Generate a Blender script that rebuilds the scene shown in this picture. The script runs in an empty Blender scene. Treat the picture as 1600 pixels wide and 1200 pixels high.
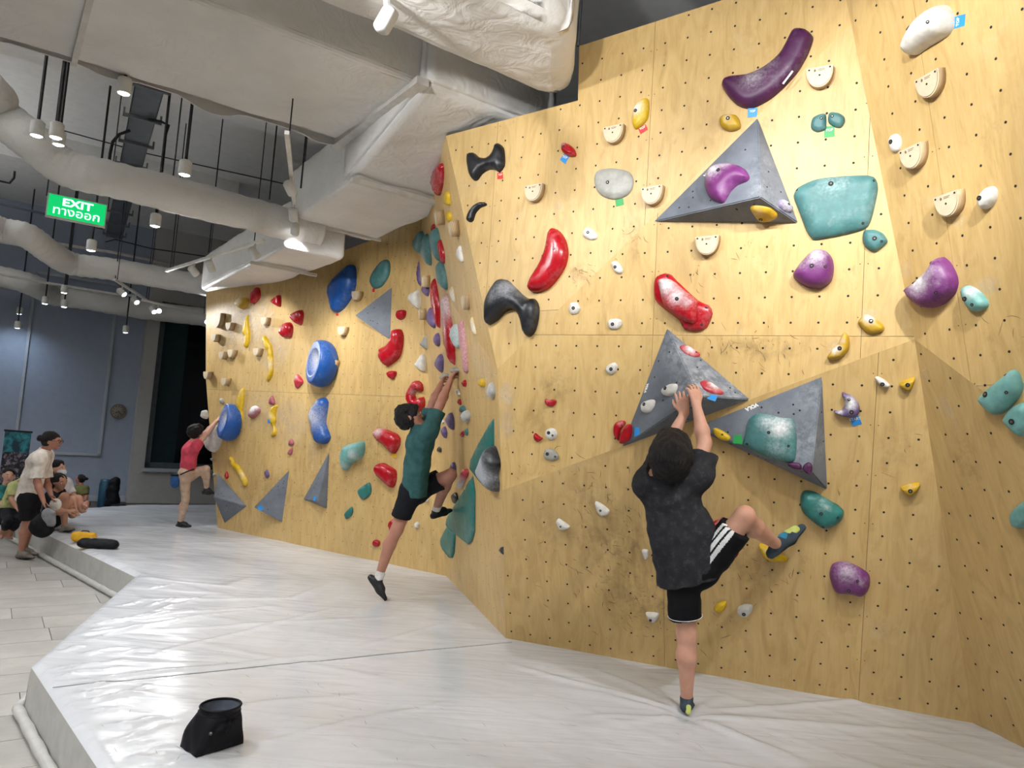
import bpy, bmesh, math, random
import numpy as np
from mathutils import Vector, Matrix
from mathutils.geometry import delaunay_2d_cdt
random.seed(7); rng = np.random.default_rng(7)
sc = bpy.context.scene
col = sc.collection
# ------------------------------------------------------------------ camera
FPX = 1155.0; PITCH = math.radians(4.35); ROLL = math.radians(4.2); HC = 1.56; SP = 0.160
_u = np.array([math.cos(PITCH)*math.sin(ROLL), -math.cos(PITCH)*math.cos(ROLL), math.sin(PITCH)])
_f = np.array([0, 0, 1.0]) - _u*_u[2]; _f /= np.linalg.norm(_f)
W = np.stack([np.cross(_f, _u), _f, _u])          # camera (right, down, forward) -> world
O = np.array([0, 0, HC])
cam_d = bpy.data.cameras.new('camera'); cam = bpy.data.objects.new('camera', cam_d); col.objects.link(cam)
cam_d.sensor_width = 36.0; cam_d.lens = FPX/1600*36; cam_d.clip_start = 0.05; cam_d.clip_end = 200
_m = Matrix.Identity(4)
for i in range(3):
    _m[i][0] = W[i][0]; _m[i][1] = -W[i][1]; _m[i][2] = -W[i][2]; _m[i][3] = O[i]
cam.matrix_world = _m
sc.camera = cam
# ------------------------------------------------------------------ world, exposure
wd = bpy.data.worlds.new('world'); sc.world = wd; wd.use_nodes = True
wd.node_tree.nodes['Background'].inputs[0].default_value = (0.010, 0.012, 0.016, 1)
wd.node_tree.nodes['Background'].inputs[1].default_value = 1.0
sc.view_settings.view_transform = 'Standard'; sc.view_settings.look = 'None'
sc.cycles.adaptive_threshold = 0.03; sc.cycles.max_bounces = 5; sc.cycles.diffuse_bounces = 3; sc.cycles.glossy_bounces = 2; sc.cycles.transmission_bounces = 2
sc.view_settings.gamma = 1.0; sc.view_settings.exposure = 0.2; sc.view_settings.use_curve_mapping = False

# ------------------------------------------------------------------ photo geometry -> place
def ray(x, y): return W @ np.array([(x-800)/FPX, (y-600)/FPX, 1.0])
def zpl(x, y, z=0.0):
    d = ray(x, y); return O + d*((z-HC)/d[2])
def hit(x, y, pl, off=0.0):
    d = ray(x, y); return O + d*(((pl[0]-O)@pl[1]+off)/(d@pl[1]))
def pix(P):
    q = W.T@(np.array(P, float)-O); return np.array([800+FPX*q[0]/q[2], 600+FPX*q[1]/q[2]])
def at(x, y, d): return O + ray(x, y)*d            # a point d metres deep
def nrm(az, el):
    a, e = math.radians(az), math.radians(el)
    return np.array([math.sin(a)*math.cos(e), math.cos(a)*math.cos(e), math.sin(e)])
def unit(v): return np.array(v, float)/np.linalg.norm(v)
def pl3(a, b, c):
    n = unit(np.cross(b-a, c-a)); return (a, n if (O-a)@n > 0 else -n)
def through(a, b, n0):
    d = unit(b-a); return (a, unit(n0-d*(d@n0)))
AZ = math.radians(55)
DA = np.array([math.sin(AZ), math.cos(AZ), 0]); DB = np.array([math.cos(AZ), -math.sin(AZ), 0])   # the two axes of the hall
def AB(a, b, z): return DA*a + DB*b + np.array([0, 0, z])

# ------------------------------------------------------------------ object helpers
def link(name, me, parent=None, mat=None, smooth=False):
    o = bpy.data.objects.new(name, me); col.objects.link(o)
    if mat is not None:
        for m in (mat if isinstance(mat, (list, tuple)) else [mat]): me.materials.append(m)
    if smooth: me.polygons.foreach_set('use_smooth', [True]*len(me.polygons))
    if parent is not None: o.parent = parent
    return o
def mesh(name, verts, faces):
    me = bpy.data.meshes.new(name); me.from_pydata([tuple(map(float, v)) for v in verts], [], [tuple(f) for f in faces]); me.update(); return me
def tag(o, label=None, cat=None, group=None, kind=None):
    if label: o['label'] = label
    if cat: o['category'] = cat
    if group: o['group'] = group
    if kind: o['kind'] = kind
    return o
def empty(name, loc=(0, 0, 0)):
    o = bpy.data.objects.new(name, None); col.objects.link(o); o.location = tuple(loc); o.empty_display_size = 0.05; return o
def mat4(o, ex, ey, ez):
    m = Matrix.Identity(4)
    for i in range(3):
        m[i][0] = ex[i]; m[i][1] = ey[i]; m[i][2] = ez[i]; m[i][3] = o[i]
    return m
class MB:
    """collects simple solids into one mesh"""
    def __init__(s): s.v = []; s.f = []; s.mi = []
    def add(s, vs, fs, mi=0):
        n = len(s.v); s.v += [tuple(map(float, v)) for v in vs]; s.f += [tuple(i+n for i in f) for f in fs]; s.mi += [mi]*len(fs); return s
    def box(s, lo, hi, M=None, mi=0):
        vs = [np.array([(lo, hi)[i&1][0], (lo, hi)[(i>>1)&1][1], (lo, hi)[(i>>2)&1][2]], float) for i in range(8)]
        if M is not None: vs = [np.array(M @ Vector(v)) for v in vs]
        return s.add(vs, [(0,2,3,1),(4,5,7,6),(0,1,5,4),(2,6,7,3),(0,4,6,2),(1,3,7,5)], mi)
    def tube(s, path, r, n=10, cap=True, mi=0):
        path = [np.array(p, float) for p in path]
        rs = r if isinstance(r, (list, tuple)) else [r]*len(path)
        base = len(s.v); prev = None
        for i, p in enumerate(path):
            t = unit(path[min(i+1, len(path)-1)] - path[max(i-1, 0)])
            if prev is None:
                up = np.array([0, 0, 1.0]) if abs(t[2]) < 0.9 else np.array([1.0, 0, 0])
            else: up = prev
            e1 = unit(up - t*(t@up)); e2 = np.cross(t, e1); prev = e1
            for k in range(n):
                a = 2*math.pi*k/n; s.v.append(tuple(p + rs[i]*(e1*math.cos(a)+e2*math.sin(a))))
        for i in range(len(path)-1):
            for k in range(n):
                k2 = (k+1) % n; a = base+i*n
                s.f.append((a+k, a+k2, a+n+k2, a+n+k)); s.mi.append(mi)
        if cap:
            s.f.append(tuple(base+k for k in range(n))[::-1]); s.f.append(tuple(base+(len(path)-1)*n+k for k in range(n))); s.mi += [mi, mi]
        return s
    def lathe(s, prof, n=20, M=None, mi=0):
        base = len(s.v)
        for (r, z) in prof:
            for k in range(n):
                a = 2*math.pi*k/n; v = np.array([r*math.cos(a), r*math.sin(a), z])
                s.v.append(tuple(np.array(M @ Vector(v)) if M is not None else v))
        for i in range(len(prof)-1):
            for k in range(n):
                k2 = (k+1) % n; a = base+i*n
                s.f.append((a+k, a+k2, a+n+k2, a+n+k)); s.mi.append(mi)
        s.f.append(tuple(base+k for k in range(n))[::-1]); s.f.append(tuple(base+(len(prof)-1)*n+k for k in range(n))); s.mi += [mi, mi]
        return s
    def build(s, name, mats, parent=None, smooth=False, autos=None):
        me = mesh(name, s.v, s.f); o = link(name, me, parent, mats, smooth)
        if len(set(s.mi)) > 1: me.polygons.foreach_set('material_index', s.mi)
        if autos is not None:
            me.polygons.foreach_set('use_smooth', [True]*len(me.polygons))
            bm = bmesh.new(); bm.from_mesh(me)
            for e in bm.edges:
                if len(e.link_faces) == 2 and e.calc_face_angle(0) > autos: e.smooth = False
            bm.to_mesh(me); bm.free()
        return o

# ------------------------------------------------------------------ materials
def srgb(r, g, b):
    return tuple(((c/255)/12.92 if c/255 <= 0.04045 else ((c/255+0.055)/1.055)**2.4) for c in (r, g, b)) + (1.0,)
class NT:
    def __init__(s, name):
        s.m = bpy.data.materials.new(name); s.m.use_nodes = True; s.t = s.m.node_tree
        s.b = s.t.nodes['Principled BSDF']
    def n(s, typ, **kw):
        x = s.t.nodes.new(typ)
        for k, v in kw.items():
            if k.startswith('i_'):
                key = k[2:]; x.inputs[int(key) if key.isdigit() else key].default_value = v
            else: setattr(x, k, v)
        return x
    def l(s, a, b): s.t.links.new(a, b)
    def coord(s, kind='Object', scale=(1, 1, 1), rot=(0, 0, 0)):
        tc = s.n('ShaderNodeTexCoord'); mp = s.n('ShaderNodeMapping'); mp.inputs['Scale'].default_value = scale; mp.inputs['Rotation'].default_value = rot
        s.l(tc.outputs[kind], mp.inputs[0]); return mp.outputs[0]
    def noise(s, vec, scale, detail=4, rough=0.55, dist=0.0):
        x = s.n('ShaderNodeTexNoise'); x.inputs['Scale'].default_value = scale; x.inputs['Detail'].default_value = detail
        x.inputs['Roughness'].default_value = rough; x.inputs['Distortion'].default_value = dist
        if vec is not None: s.l(vec, x.inputs['Vector'])
        return x.outputs[0]
    def ramp(s, fac, stops):
        x = s.n('ShaderNodeValToRGB'); cr = x.color_ramp
        while len(cr.elements) < len(stops): cr.elements.new(0.5)
        for e, (p, c) in zip(cr.elements, stops): e.position = p; e.color = c if len(c) == 4 else (*c, 1)
        s.l(fac, x.inputs[0]); return x.outputs[0]
    def mix(s, fac, a, b, blend='MIX'):
        x = s.n('ShaderNodeMix', data_type='RGBA', blend_type=blend)
        for i, v in ((0, fac), (6, a), (7, b)):
            if hasattr(v, 'is_output'): s.l(v, x.inputs[i])
            else: x.inputs[i].default_value = v
        return x.outputs[2]
    def bump(s, h, strength=0.3, dist=0.01):
        x = s.n('ShaderNodeBump'); x.inputs['Strength'].default_value = strength; x.inputs['Distance'].default_value = dist
        s.l(h, x.inputs['Height']); s.l(x.outputs[0], s.b.inputs['Normal'])
    def set(s, color=None, rough=None, spec=None, metal=None, emit=None, estr=None):
        if color is not None:
            if hasattr(color, 'is_output'): s.l(color, s.b.inputs['Base Color'])
            else: s.b.inputs['Base Color'].default_value = color
        if rough is not None:
            if hasattr(rough, 'is_output'): s.l(rough, s.b.inputs['Roughness'])
            else: s.b.inputs['Roughness'].default_value = rough
        if spec is not None: s.b.inputs['Specular IOR Level'].default_value = spec
        if metal is not None: s.b.inputs['Metallic'].default_value = metal
        if emit is not None: s.b.inputs['Emission Color'].default_value = emit; s.b.inputs['Emission Strength'].default_value = estr
        return s.m
_cache = {}
def plain(name, color, rough=0.55, metal=0.0, emit=None, estr=0, var=0.12, bump=0.0, bscale=60):
    if name in _cache: return _cache[name]
    t = NT(name); v = t.coord(); nz = t.noise(v, 9, 4)
    c2 = tuple(max(0, c*(1-var)) for c in color[:3])+(1,); c3 = tuple(min(1, c*(1+var)) for c in color[:3])+(1,)
    t.set(t.ramp(nz, [(0.3, c2), (0.7, c3)]), rough, metal=metal)
    if emit: t.set(emit=emit, estr=estr)
    if bump: t.bump(t.noise(v, bscale, 3), bump, 0.004)
    _cache[name] = t.m; return t.m
def fabric(name, color, fold=0.5, rough=0.85, wear=None):
    t = NT(name); v = t.coord(); nz = t.noise(v, 14, 5); n2 = t.noise(v, 160, 2)
    c2 = tuple(c*0.8 for c in color[:3])+(1,); c3 = tuple(min(1, c*1.25) for c in color[:3])+(1,)
    c = t.ramp(nz, [(0.3, c2), (0.7, c3)])
    if wear: c = t.mix(t.ramp(t.noise(v, 26, 6, 0.7), [(0.52, (0, 0, 0)), (0.75, (0.6, 0.6, 0.6))]), c, wear)
    t.set(c, rough, spec=0.2)
    t.bump(n2, 0.25, 0.003)
    return t.m
# ------------------------------------------------------------------ wall planes (from the base line on the mat, the bolt grid and the creases)
c0 = zpl(790, 997); c1 = zpl(1520, 1130); e1_ = zpl(1600, 1169)
PC = through(c0, c1, nrm(-154.9, -19.1))
X1 = hit(1429, 530, PC); X2 = hit(785, 766, PC)
PB = through(X1, X2, nrm(-150, -5.5))
Y1 = hit(1330, 37, PB); Y2 = hit(777, 577, PB)
PA = through(Y1, Y2, nrm(-145.3, -1.9))
A1 = hit(697, 212, PA)
g0 = zpl(697, 900); h0 = zpl(340, 825)
PG2 = pl3(c0, g0, Y2)
K1 = hit(652, 395, PG2)
PH = pl3(h0, g0, K1)
PG1 = pl3(K1, Y2, A1)
PF = through(X1, Y1, nrm(-108, -12))
PE = pl3(c1, e1_, X1)
FLOOR = -0.30; CEIL = 5.5
class Fr:
    """a flat facet of a climbing wall: plane + in-plane axes"""
    def __init__(s, pl, ex=None, origin=None):
        s.pl = pl; s.n = pl[1]; s.o = pl[0] if origin is None else origin
        if ex is None: ex = np.cross([0, 0, 1.0], s.n)
        s.ex = unit(ex - s.n*(s.n@ex)); s.ey = np.cross(s.n, s.ex)
        if s.ey[2] < 0: s.ex, s.ey = -s.ex, -s.ey
    def loc(s, P): d = np.asarray(P)-s.o; return np.array([d@s.ex, d@s.ey])
    def pt(s, x, y, z=0.0): return s.o + s.ex*x + s.ey*y + s.n*z
    def px(s, x, y, off=0.0): return s.loc(hit(x, y, s.pl, off))
    def M(s, P): return mat4(P, s.ex, s.ey, s.n)
def fr_from(pl, o, a, na, b, nb):
    """axes from two bolt holes seen na columns apart; origin at hole o"""
    P = hit(*o, pl); Q = hit(*b, pl)-hit(*a, pl)
    return Fr(pl, Q*(1 if na > 0 else -1), P)
FRA = fr_from(PA, (1001.75, 144.25), (767.25, 194.5), 13, (1185, 106.25), 0)
FRB = fr_from(PB, (835.2, 607.6), (835.2, 607.6), 5, (991.6, 614.4), 0)
FRC = fr_from(PC, (986.6, 988.8), (986.6, 988.8), 8, (1281.6, 1037), 0)
FRF = fr_from(PF, (1375.6, 50.6), (1396, 178.7), 4, (1564, 90), 0)
FRE = fr_from(PE, (1477.5, 679), (1477.5, 679), 2, (1549.8, 676.8), 0)
FRG1 = Fr(PG1); FRG2 = Fr(PG2); FRH = Fr(PH)
FR = dict(A=FRA, B=FRB, C=FRC, E=FRE, F=FRF, G1=FRG1, G2=FRG2, H=FRH)

# ------------------------------------------------------------------ surfaces
def ply_mat(name, tint=1.0, seed=0.0, warm=1.0):
    t = NT(name); tc = t.n('ShaderNodeTexCoord'); oi = t.n('ShaderNodeObjectInfo')
    ad = t.n('ShaderNodeVectorMath', operation='ADD'); ml = t.n('ShaderNodeVectorMath', operation='SCALE'); ml.inputs['Scale'].default_value = 31.0
    cb = t.n('ShaderNodeCombineXYZ')
    for i in range(3): t.l(oi.outputs['Random'], cb.inputs[i])
    t.l(cb.outputs[0], ml.inputs[0]); t.l(tc.outputs['Object'], ad.inputs[0]); t.l(ml.outputs[0], ad.inputs[1])
    mp = t.n('ShaderNodeMapping'); mp.inputs['Scale'].default_value = (3.2, 0.75, 1.0); t.l(ad.outputs[0], mp.inputs[0])
    g1 = t.noise(mp.outputs[0], 2.6, 4, 0.6, 2.2)
    mp2 = t.n('ShaderNodeMapping'); mp2.inputs['Scale'].default_value = (60, 2.2, 1); t.l(ad.outputs[0], mp2.inputs[0])
    g2 = t.noise(mp2.outputs[0], 2.0, 3, 0.6)
    k = tint
    base = t.ramp(g1, [(0.25, (0.45*k, 0.285*k, 0.098*k)), (0.5, (0.56*k, 0.375*k, 0.142*k)), (0.78, (0.64*k, 0.45*k, 0.19*k))])
    c = t.mix(0.16, base, t.ramp(g2, [(0.3, (0.42*k, 0.27*k, 0.11*k)), (0.7, (0.70*k, 0.50*k, 0.25*k))]))
    big = t.noise(ad.outputs[0], 1.3, 3, 0.6)
    c = t.mix(t.ramp(big, [(0.52, (0, 0, 0)), (0.78, (0.35, 0.35, 0.35))]), c, (0.36*k, 0.25*k, 0.11*k, 1))
    # chalk dust haze and brown rubber smears worn into the varnish
    d1 = t.noise(ad.outputs[0], 4.2, 4, 0.68)
    c = t.mix(t.ramp(d1, [(0.60, (0, 0, 0)), (0.80, (0.22, 0.22, 0.22))]), c, (0.72, 0.60, 0.42, 1))
    mp3 = t.n('ShaderNodeMapping'); mp3.inputs['Scale'].default_value = (1.0, 0.6, 1); mp3.inputs['Location'].default_value = (3, 9, 0); t.l(ad.outputs[0], mp3.inputs[0])
    d2 = t.noise(mp3.outputs[0], 7.0, 5, 0.72)
    c = t.mix(t.ramp(d2, [(0.63, (0, 0, 0)), (0.76, (0.4, 0.4, 0.4))]), c, (0.27*k, 0.17*k, 0.07*k, 1))
    t.set(c, 0.42, spec=0.35); t.bump(g2, 0.06, 0.002)
    return t.m
M_PLY = ply_mat('birch_plywood', 1.0)
M_PLY_DUSTY = ply_mat('birch_plywood_dusty', 1.03)
M_EDGE = plain('plywood_edge', srgb(196, 158, 104), 0.6)
M_HOLE = plain('bolt_hole_dark', (0.012, 0.009, 0.006, 1), 0.8)
M_SCUFF = plain('rubber_scuff', srgb(104, 76, 38), 0.7)

def clip(poly, p, n):
    """Sutherland-Hodgman: keep the side where (v-p).n >= 0 (2D)"""
    out = []
    for i in range(len(poly)):
        a, b = np.array(poly[i]), np.array(poly[(i+1) % len(poly)]); da, db = (a-p)@n, (b-p)@n
        if da >= 0: out.append(a)
        if (da > 0 > db) or (da < 0 < db): out.append(a+(b-a)*(da/(da-db)))
    return out
def slab(fr, poly2, thick, name, mats, parent):
    """flat sheet: front face on the plane, thickness behind it"""
    poly2 = [np.array(p) for p in poly2]; c = sum(poly2)/len(poly2)
    ar = sum(poly2[i][0]*poly2[(i+1) % len(poly2)][1]-poly2[(i+1) % len(poly2)][0]*poly2[i][1] for i in range(len(poly2)))
    if ar < 0: poly2 = poly2[::-1]
    n = len(poly2); vs = [(*(p-c), 0) for p in poly2]+[(*(p-c), -thick) for p in poly2]
    fs = [tuple(range(n)), tuple(range(2*n-1, n-1, -1))]+[(i, n+i, n+(i+1) % n, (i+1) % n) for i in range(n)]
    me = mesh(name, vs, fs); o = link(name, me, parent, mats)
    me.polygons.foreach_set('material_index', [0, 1]+[1]*n)
    o.matrix_world = fr.M(fr.pt(*c)); return o
def inside(poly, P):
    """points in polygon (numpy)"""
    P = np.atleast_2d(P); poly = np.asarray(poly); r = np.zeros(len(P), bool); n = len(poly)
    for i in range(n):
        a, b = poly[i], poly[(i+1) % n]
        if a[1] == b[1]: continue
        t = ((a[1] > P[:, 1]) != (b[1] > P[:, 1])) & (P[:, 0] < (b[0]-a[0])*(P[:, 1]-a[1])/(b[1]-a[1])+a[0]); r ^= t
    return r
def bdist(poly, P):
    P = np.atleast_2d(P); poly = np.asarray(poly); d = np.full(len(P), 1e9)
    for i in range(len(poly)):
        a, b = poly[i], poly[(i+1) % len(poly)]; ab = b-a; L = ab@ab+1e-12
        t = np.clip(((P-a)@ab)/L, 0, 1); d = np.minimum(d, np.linalg.norm(P-a-t[:, None]*ab, axis=1))
    return d
def facet(wall, fr, pts3, seams, mat, hole_off=(0, 0), hole_r=0.0075, screws=True, spacing=SP, holes=True):
    """pts3: outline in space; seams=(x0,dx,y0,dy): plywood sheet joints in grid units"""
    poly = [fr.loc(p) for p in pts3]; A = np.array(poly); g = 0.0012
    x0, dx, y0, dy = [v*spacing for v in seams]
    for i in range(math.floor((A[:, 0].min()-x0)/dx), math.ceil((A[:, 0].max()-x0)/dx)):
        for j in range(math.floor((A[:, 1].min()-y0)/dy), math.ceil((A[:, 1].max()-y0)/dy)):
            q = [np.array(p) for p in poly]
            for p, n in (((x0+i*dx+g, 0), (1, 0)), ((x0+(i+1)*dx-g, 0), (-1, 0)), ((0, y0+j*dy+g), (0, 1)), ((0, y0+(j+1)*dy-g), (0, -1))):
                q = clip(q, np.array(p), np.array(n, float))
                if len(q) < 3: break
            if len(q) < 3: continue
            qa = np.array(q); ar = abs(sum(qa[k][0]*qa[(k+1) % len(qa)][1]-qa[(k+1) % len(qa)][0]*qa[k][1] for k in range(len(qa))))/2
            if ar < 0.004: continue
            slab(fr, q, 0.018, 'plywood_panel', [mat, M_EDGE], wall)
    # T-nut holes: dark countersunk rings on the grid
    if not holes: return
    ux = np.arange(math.floor(A[:, 0].min()/spacing), math.ceil(A[:, 0].max()/spacing)+1)+hole_off[0]
    uy = np.arange(math.floor(A[:, 1].min()/spacing), math.ceil(A[:, 1].max()/spacing)+1)+hole_off[1]
    G = np.array([(x*spacing, y*spacing) for x in ux for y in uy])
    ok = inside(poly, G) & (bdist(poly, G) > 0.03); G = G[ok]
    mb = MB()
    for x, y in G:
        vs = [(x+hole_r*math.cos(a), y+hole_r*math.sin(a), 0.0006) for a in np.arange(8)*math.pi/4]
        mb.add(vs, [tuple(range(8))])
    if screws:      # pairs of screw heads along the vertical sheet joints and the facet edge
        k = math.floor((A[:, 0].min()-x0)/dx)
        S_ = []
        for i in range(k, k+40):
            X = x0+i*dx
            if X > A[:, 0].max(): break
            for Y in np.arange(A[:, 1].min(), A[:, 1].max(), spacing*2): S_ += [(X-0.022, Y), (X+0.022, Y)]
        S_ = np.array(S_) if S_ else np.zeros((0, 2))
        if len(S_): S_ = S_[inside(poly, S_)]
        for x, y in S_:
            vs = [(x+0.0036*math.cos(a), y+0.0036*math.sin(a), 0.0005) for a in np.arange(6)*math.pi/3]; mb.add(vs, [tuple(range(6))])
    o = mb.build('bolt_holes', M_HOLE, wall); o.matrix_world = mat4(fr.o, fr.ex, fr.ey, fr.n); o['kind'] = 'stuff'
def wall_root(name, label):
    o = empty(name); tag(o, label, kind='structure'); return o
wall_main = wall_root('wall_main', 'faceted birch plywood climbing wall with rows of bolt holes')
wall_side = wall_root('wall_side', 'narrow chalky plywood climbing wall turning into the corner')
wall_far = wall_root('wall_far', 'long far plywood climbing wall under the branch duct')
wall_right = wall_root('wall_right', 'steep plywood climbing wall facet at the picture edge')
tA = [hit(903, 157, PA), hit(905, 72, PA), hit(1128, -2, PA)]
Y1up = Y1 + (Y1-hit(1329, 20, PB))*0
# facet A (with the notch where the duct passes over the wall)
Atop = hit(1322, -62, PA)
facet(wall_main, FRA, [A1, Y2, Y1, Atop, tA[1], tA[0]], (0.5, 8, -9.5, 16), M_PLY)
facet(wall_main, FRB, [Y2, X2, X1, Y1], (5.5, 8, 2.49, 16), M_PLY, hole_off=(0.0, 0.0))
facet(wall_main, FRC, [X2, c0, c1, X1], (1.5, 8, -30, 60), M_PLY)
F2 = hit(1600, 687, PF); 
# the right-hand facets run on out of the picture
dFE = unit(np.cross(PF[1], PE[1])); dFE = dFE if dFE[1] < 0 else -dFE
XE = X1 + dFE*1.9
dE = unit(e1_-c1); cE = c1 + dE*1.6
Fb = X1 + dFE*1.9; Ft = Y1 + (Y1-X1)*0.35
facet(wall_right, FRF, [X1, Fb, Fb+np.array([0.25, -0.9, 3.0])-PF[1]*((np.array([0.25, -0.9, 3.0]))@PF[1]), Ft], (1.5, 8, -13.0, 16), M_PLY)
facet(wall_right, FRE, [c1, cE, Fb, X1], (40, 90, -40, 90), M_PLY)
# side wall G
facet(wall_side, FRG2, [g0, c0, X2, Y2, K1], (30, 90, -40, 90), M_PLY_DUSTY, hole_r=0.005, screws=False)
G1top = hit(660, 338, PG1)
facet(wall_side, FRG1, [K1, Y2, A1, hit(672, 285, PG1), G1top], (30, 90, -40, 90), M_PLY_DUSTY, hole_r=0.005, screws=False)
# far wall H
hp = [hit(*q, PH) for q in [(340, 825), (321.5, 590), (320, 462), (322, 456), (455, 431), (520, 398), (605, 366), (660, 332)]]
facet(wall_far, FRH, [hp[0], hp[1], hp[3], hp[4], hp[5], hp[6], hp[7], K1, g0], (3.2, 8, 12.4, 16), M_PLY, hole_r=0.0055)
# solid backing so light does not leak through the sheets
M_BACK = plain('wall_framing', srgb(60, 48, 34), 0.8)
mb = MB()
def backing(pts, n, d=0.10):
    k = len(pts); vs = [p-n*0.02 for p in pts]+[p-n*d for p in pts]
    mb.add(vs, [tuple(range(k)), tuple(range(2*k-1, k-1, -1))]+[(i, k+i, k+(i+1) % k, (i+1) % k) for i in range(k)])
backing([Y2, X2, X1, Y1], PB[1]); backing([X2, c0, c1, X1], PC[1]); backing([A1, Y2, Y1, Atop, tA[1], tA[0]], PA[1])
mb.build('timber_backing', M_BACK, wall_main)
# dark rubber scuffs: short curved strokes on the lower facet and above the volumes
def scuffs(fr, centres, n, wall, name='scuff_marks'):
    mb = MB()
    for (px, py, sx, sy, cnt) in centres:
        for _ in range(int(cnt*0.75)):
            c = fr.px(px+random.gauss(0, sx), py+random.gauss(0, sy)); L = abs(random.gauss(0.025, 0.03))+0.008; w = random.uniform(0.0005, 0.0017)
            a = random.gauss(-0.9, 0.5) if random.random() < 0.7 else random.uniform(0, 3.14); cu = random.gauss(0, 0.5)
            pts = []
            for k in range(6):
                t = k/5-0.5; th = a+cu*t; pts.append((c[0]+L*t*math.cos(th), c[1]+L*t*math.sin(th), w*(1-4*t*t)+0.0003, th))
            vs = []
            for x, y, ww, th in pts: vs += [(x-ww*math.sin(th), y+ww*math.cos(th), 0.0009), (x+ww*math.sin(th), y-ww*math.cos(th), 0.0009)]
            mb.add(vs, [(2*k, 2*k+1, 2*k+3, 2*k+2) for k in range(5)])
    o = mb.build(name, M_SCUFF, wall); o.matrix_world = mat4(fr.o, fr.ex, fr.ey, fr.n); o['kind'] = 'stuff'
scuffs(FRC, [(960, 880, 45, 40, 70), (1000, 950, 50, 30, 60), (920, 780, 35, 25, 30), (1170, 900, 45, 25, 35), (1130, 970, 30, 20, 12), (870, 900, 20, 40, 10), (1290, 790, 25, 15, 10), (1230, 900, 30, 20, 14), (1420, 690, 20, 40, 6), (980, 780, 15, 30, 20)], 0, wall_main)
scuffs(FRB, [(1180, 550, 60, 18, 70), (905, 425, 14, 12, 26), (1090, 430, 12, 14, 14), (1160, 400, 12, 10, 10), (990, 380, 12, 25, 14), (840, 720, 25, 25, 14), (890, 730, 15, 12, 10)], 0, wall_main, 'scuff_marks')
scuffs(FRF, [(1560, 520, 30, 20, 6), (1580, 480, 10, 20, 3)], 0, wall_right)

# ------------------------------------------------------------------ crash mat
def mat_mat():
    t = NT('white_vinyl_tarp'); v = t.coord(); n1 = t.noise(v, 1.1, 4, 0.6, 0.5); n2 = t.noise(v, 9, 4, 0.6)
    c = t.ramp(n1, [(0.3, (0.56, 0.57, 0.59)), (0.7, (0.645, 0.655, 0.675))])
    c = t.mix(t.ramp(n2, [(0.55, (0, 0, 0)), (0.8, (0.30, 0.30, 0.30))]), c, (0.48, 0.47, 0.45, 1))
    t.set(c, t.ramp(n1, [(0.3, (0.17, 0.17, 0.17)), (0.7, (0.27, 0.27, 0.27))]), spec=0.6)
    w = t.coord(scale=(0.8, 3.6, 1), rot=(0, 0, 0.5)); h1 = t.noise(w, 2.0, 2, 0.45, 1.0); t.bump(h1, 0.16, 0.05)
    return t.m
M_MAT = mat_mat()
M_MATSIDE = plain('grey_mat_side', srgb(176, 174, 168), 0.55, var=0.10, bump=0.2, bscale=20)
nearL = zpl(50, 1035); nearB = zpl(150, 1185); dN = unit((nearB-nearL))
mat_poly = [zpl(212, 897), nearL, nearL+dN*4.9, nearL+dN*4.9+np.array([3.2, 0.6, 0]), np.array([5.2, 3.0, 0]), np.array([4.4, 5.6, 0]), np.array([0.6, 8.5, 0]), np.array([-3.0, 13.6, 0]), zpl(335, 788), zpl(215, 788), zpl(130, 793), zpl(6, 800)]
mat2 = [p[:2] for p in mat_poly]
CREASES = [((220, 903), (560, 937), .007, .030), ((214, 938), (516, 935), .006, .028), ((113, 995), (378, 954), .007, .030), ((239, 1023), (523, 951), .006, .026), ((108, 1064), (490, 1026), .005, .026), ((205, 962), (430, 948), .005, .022), ((150, 975), (300, 952), .006, .024),
    ((82, 1076), (800, 1004), .004, .016), ((240, 985), (640, 962), .004, .03), ((560, 1010), (760, 960), .004, .03), ((1080, 1112), (1420, 1092), .007, .03), ((1085, 1116), (1500, 1150), .006, .035), ((1065, 1110), (800, 1040), .007, .035), ((1062, 1105), (930, 1045), .006, .03), ((1068, 1120), (900, 1120), .005, .03), ((1092, 1122), (1250, 1190), .006, .035),
    ((600, 940), (720, 918), .006, .025), ((585, 935), (430, 905), .005, .03), ((610, 945), (740, 975), .005, .03), ((290, 826), (240, 808), .006, .03), ((300, 824), (420, 815), .005, .03), ((230, 850), (440, 846), .004, .03), ((330, 1010), (640, 1068), .003, .04), ((380, 1165), (700, 1096), .004, .022), ((300, 1110), (560, 1085), .004, .03)]
_r = random.Random(5)
for _k in range(46):
    _t = _r.random(); _a = (50+_t*150, 1035+_t*170) if _r.random() < 0.6 else (212-_r.random()*150, 897+_r.random()*125); _a = (_a[0]+_r.uniform(8, 40), _a[1]+_r.uniform(-6, 10))
    _L = _r.uniform(25, 110); CREASES.append((_a, (_a[0]+_L, _a[1]-_L*_r.uniform(0.06, 0.30)), _r.uniform(.003, .007), _r.uniform(.012, .024)))
CR = [(zpl(*a)[:2], zpl(*b)[:2], am*1.8, w) for a, b, am, w in CREASES]
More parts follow.
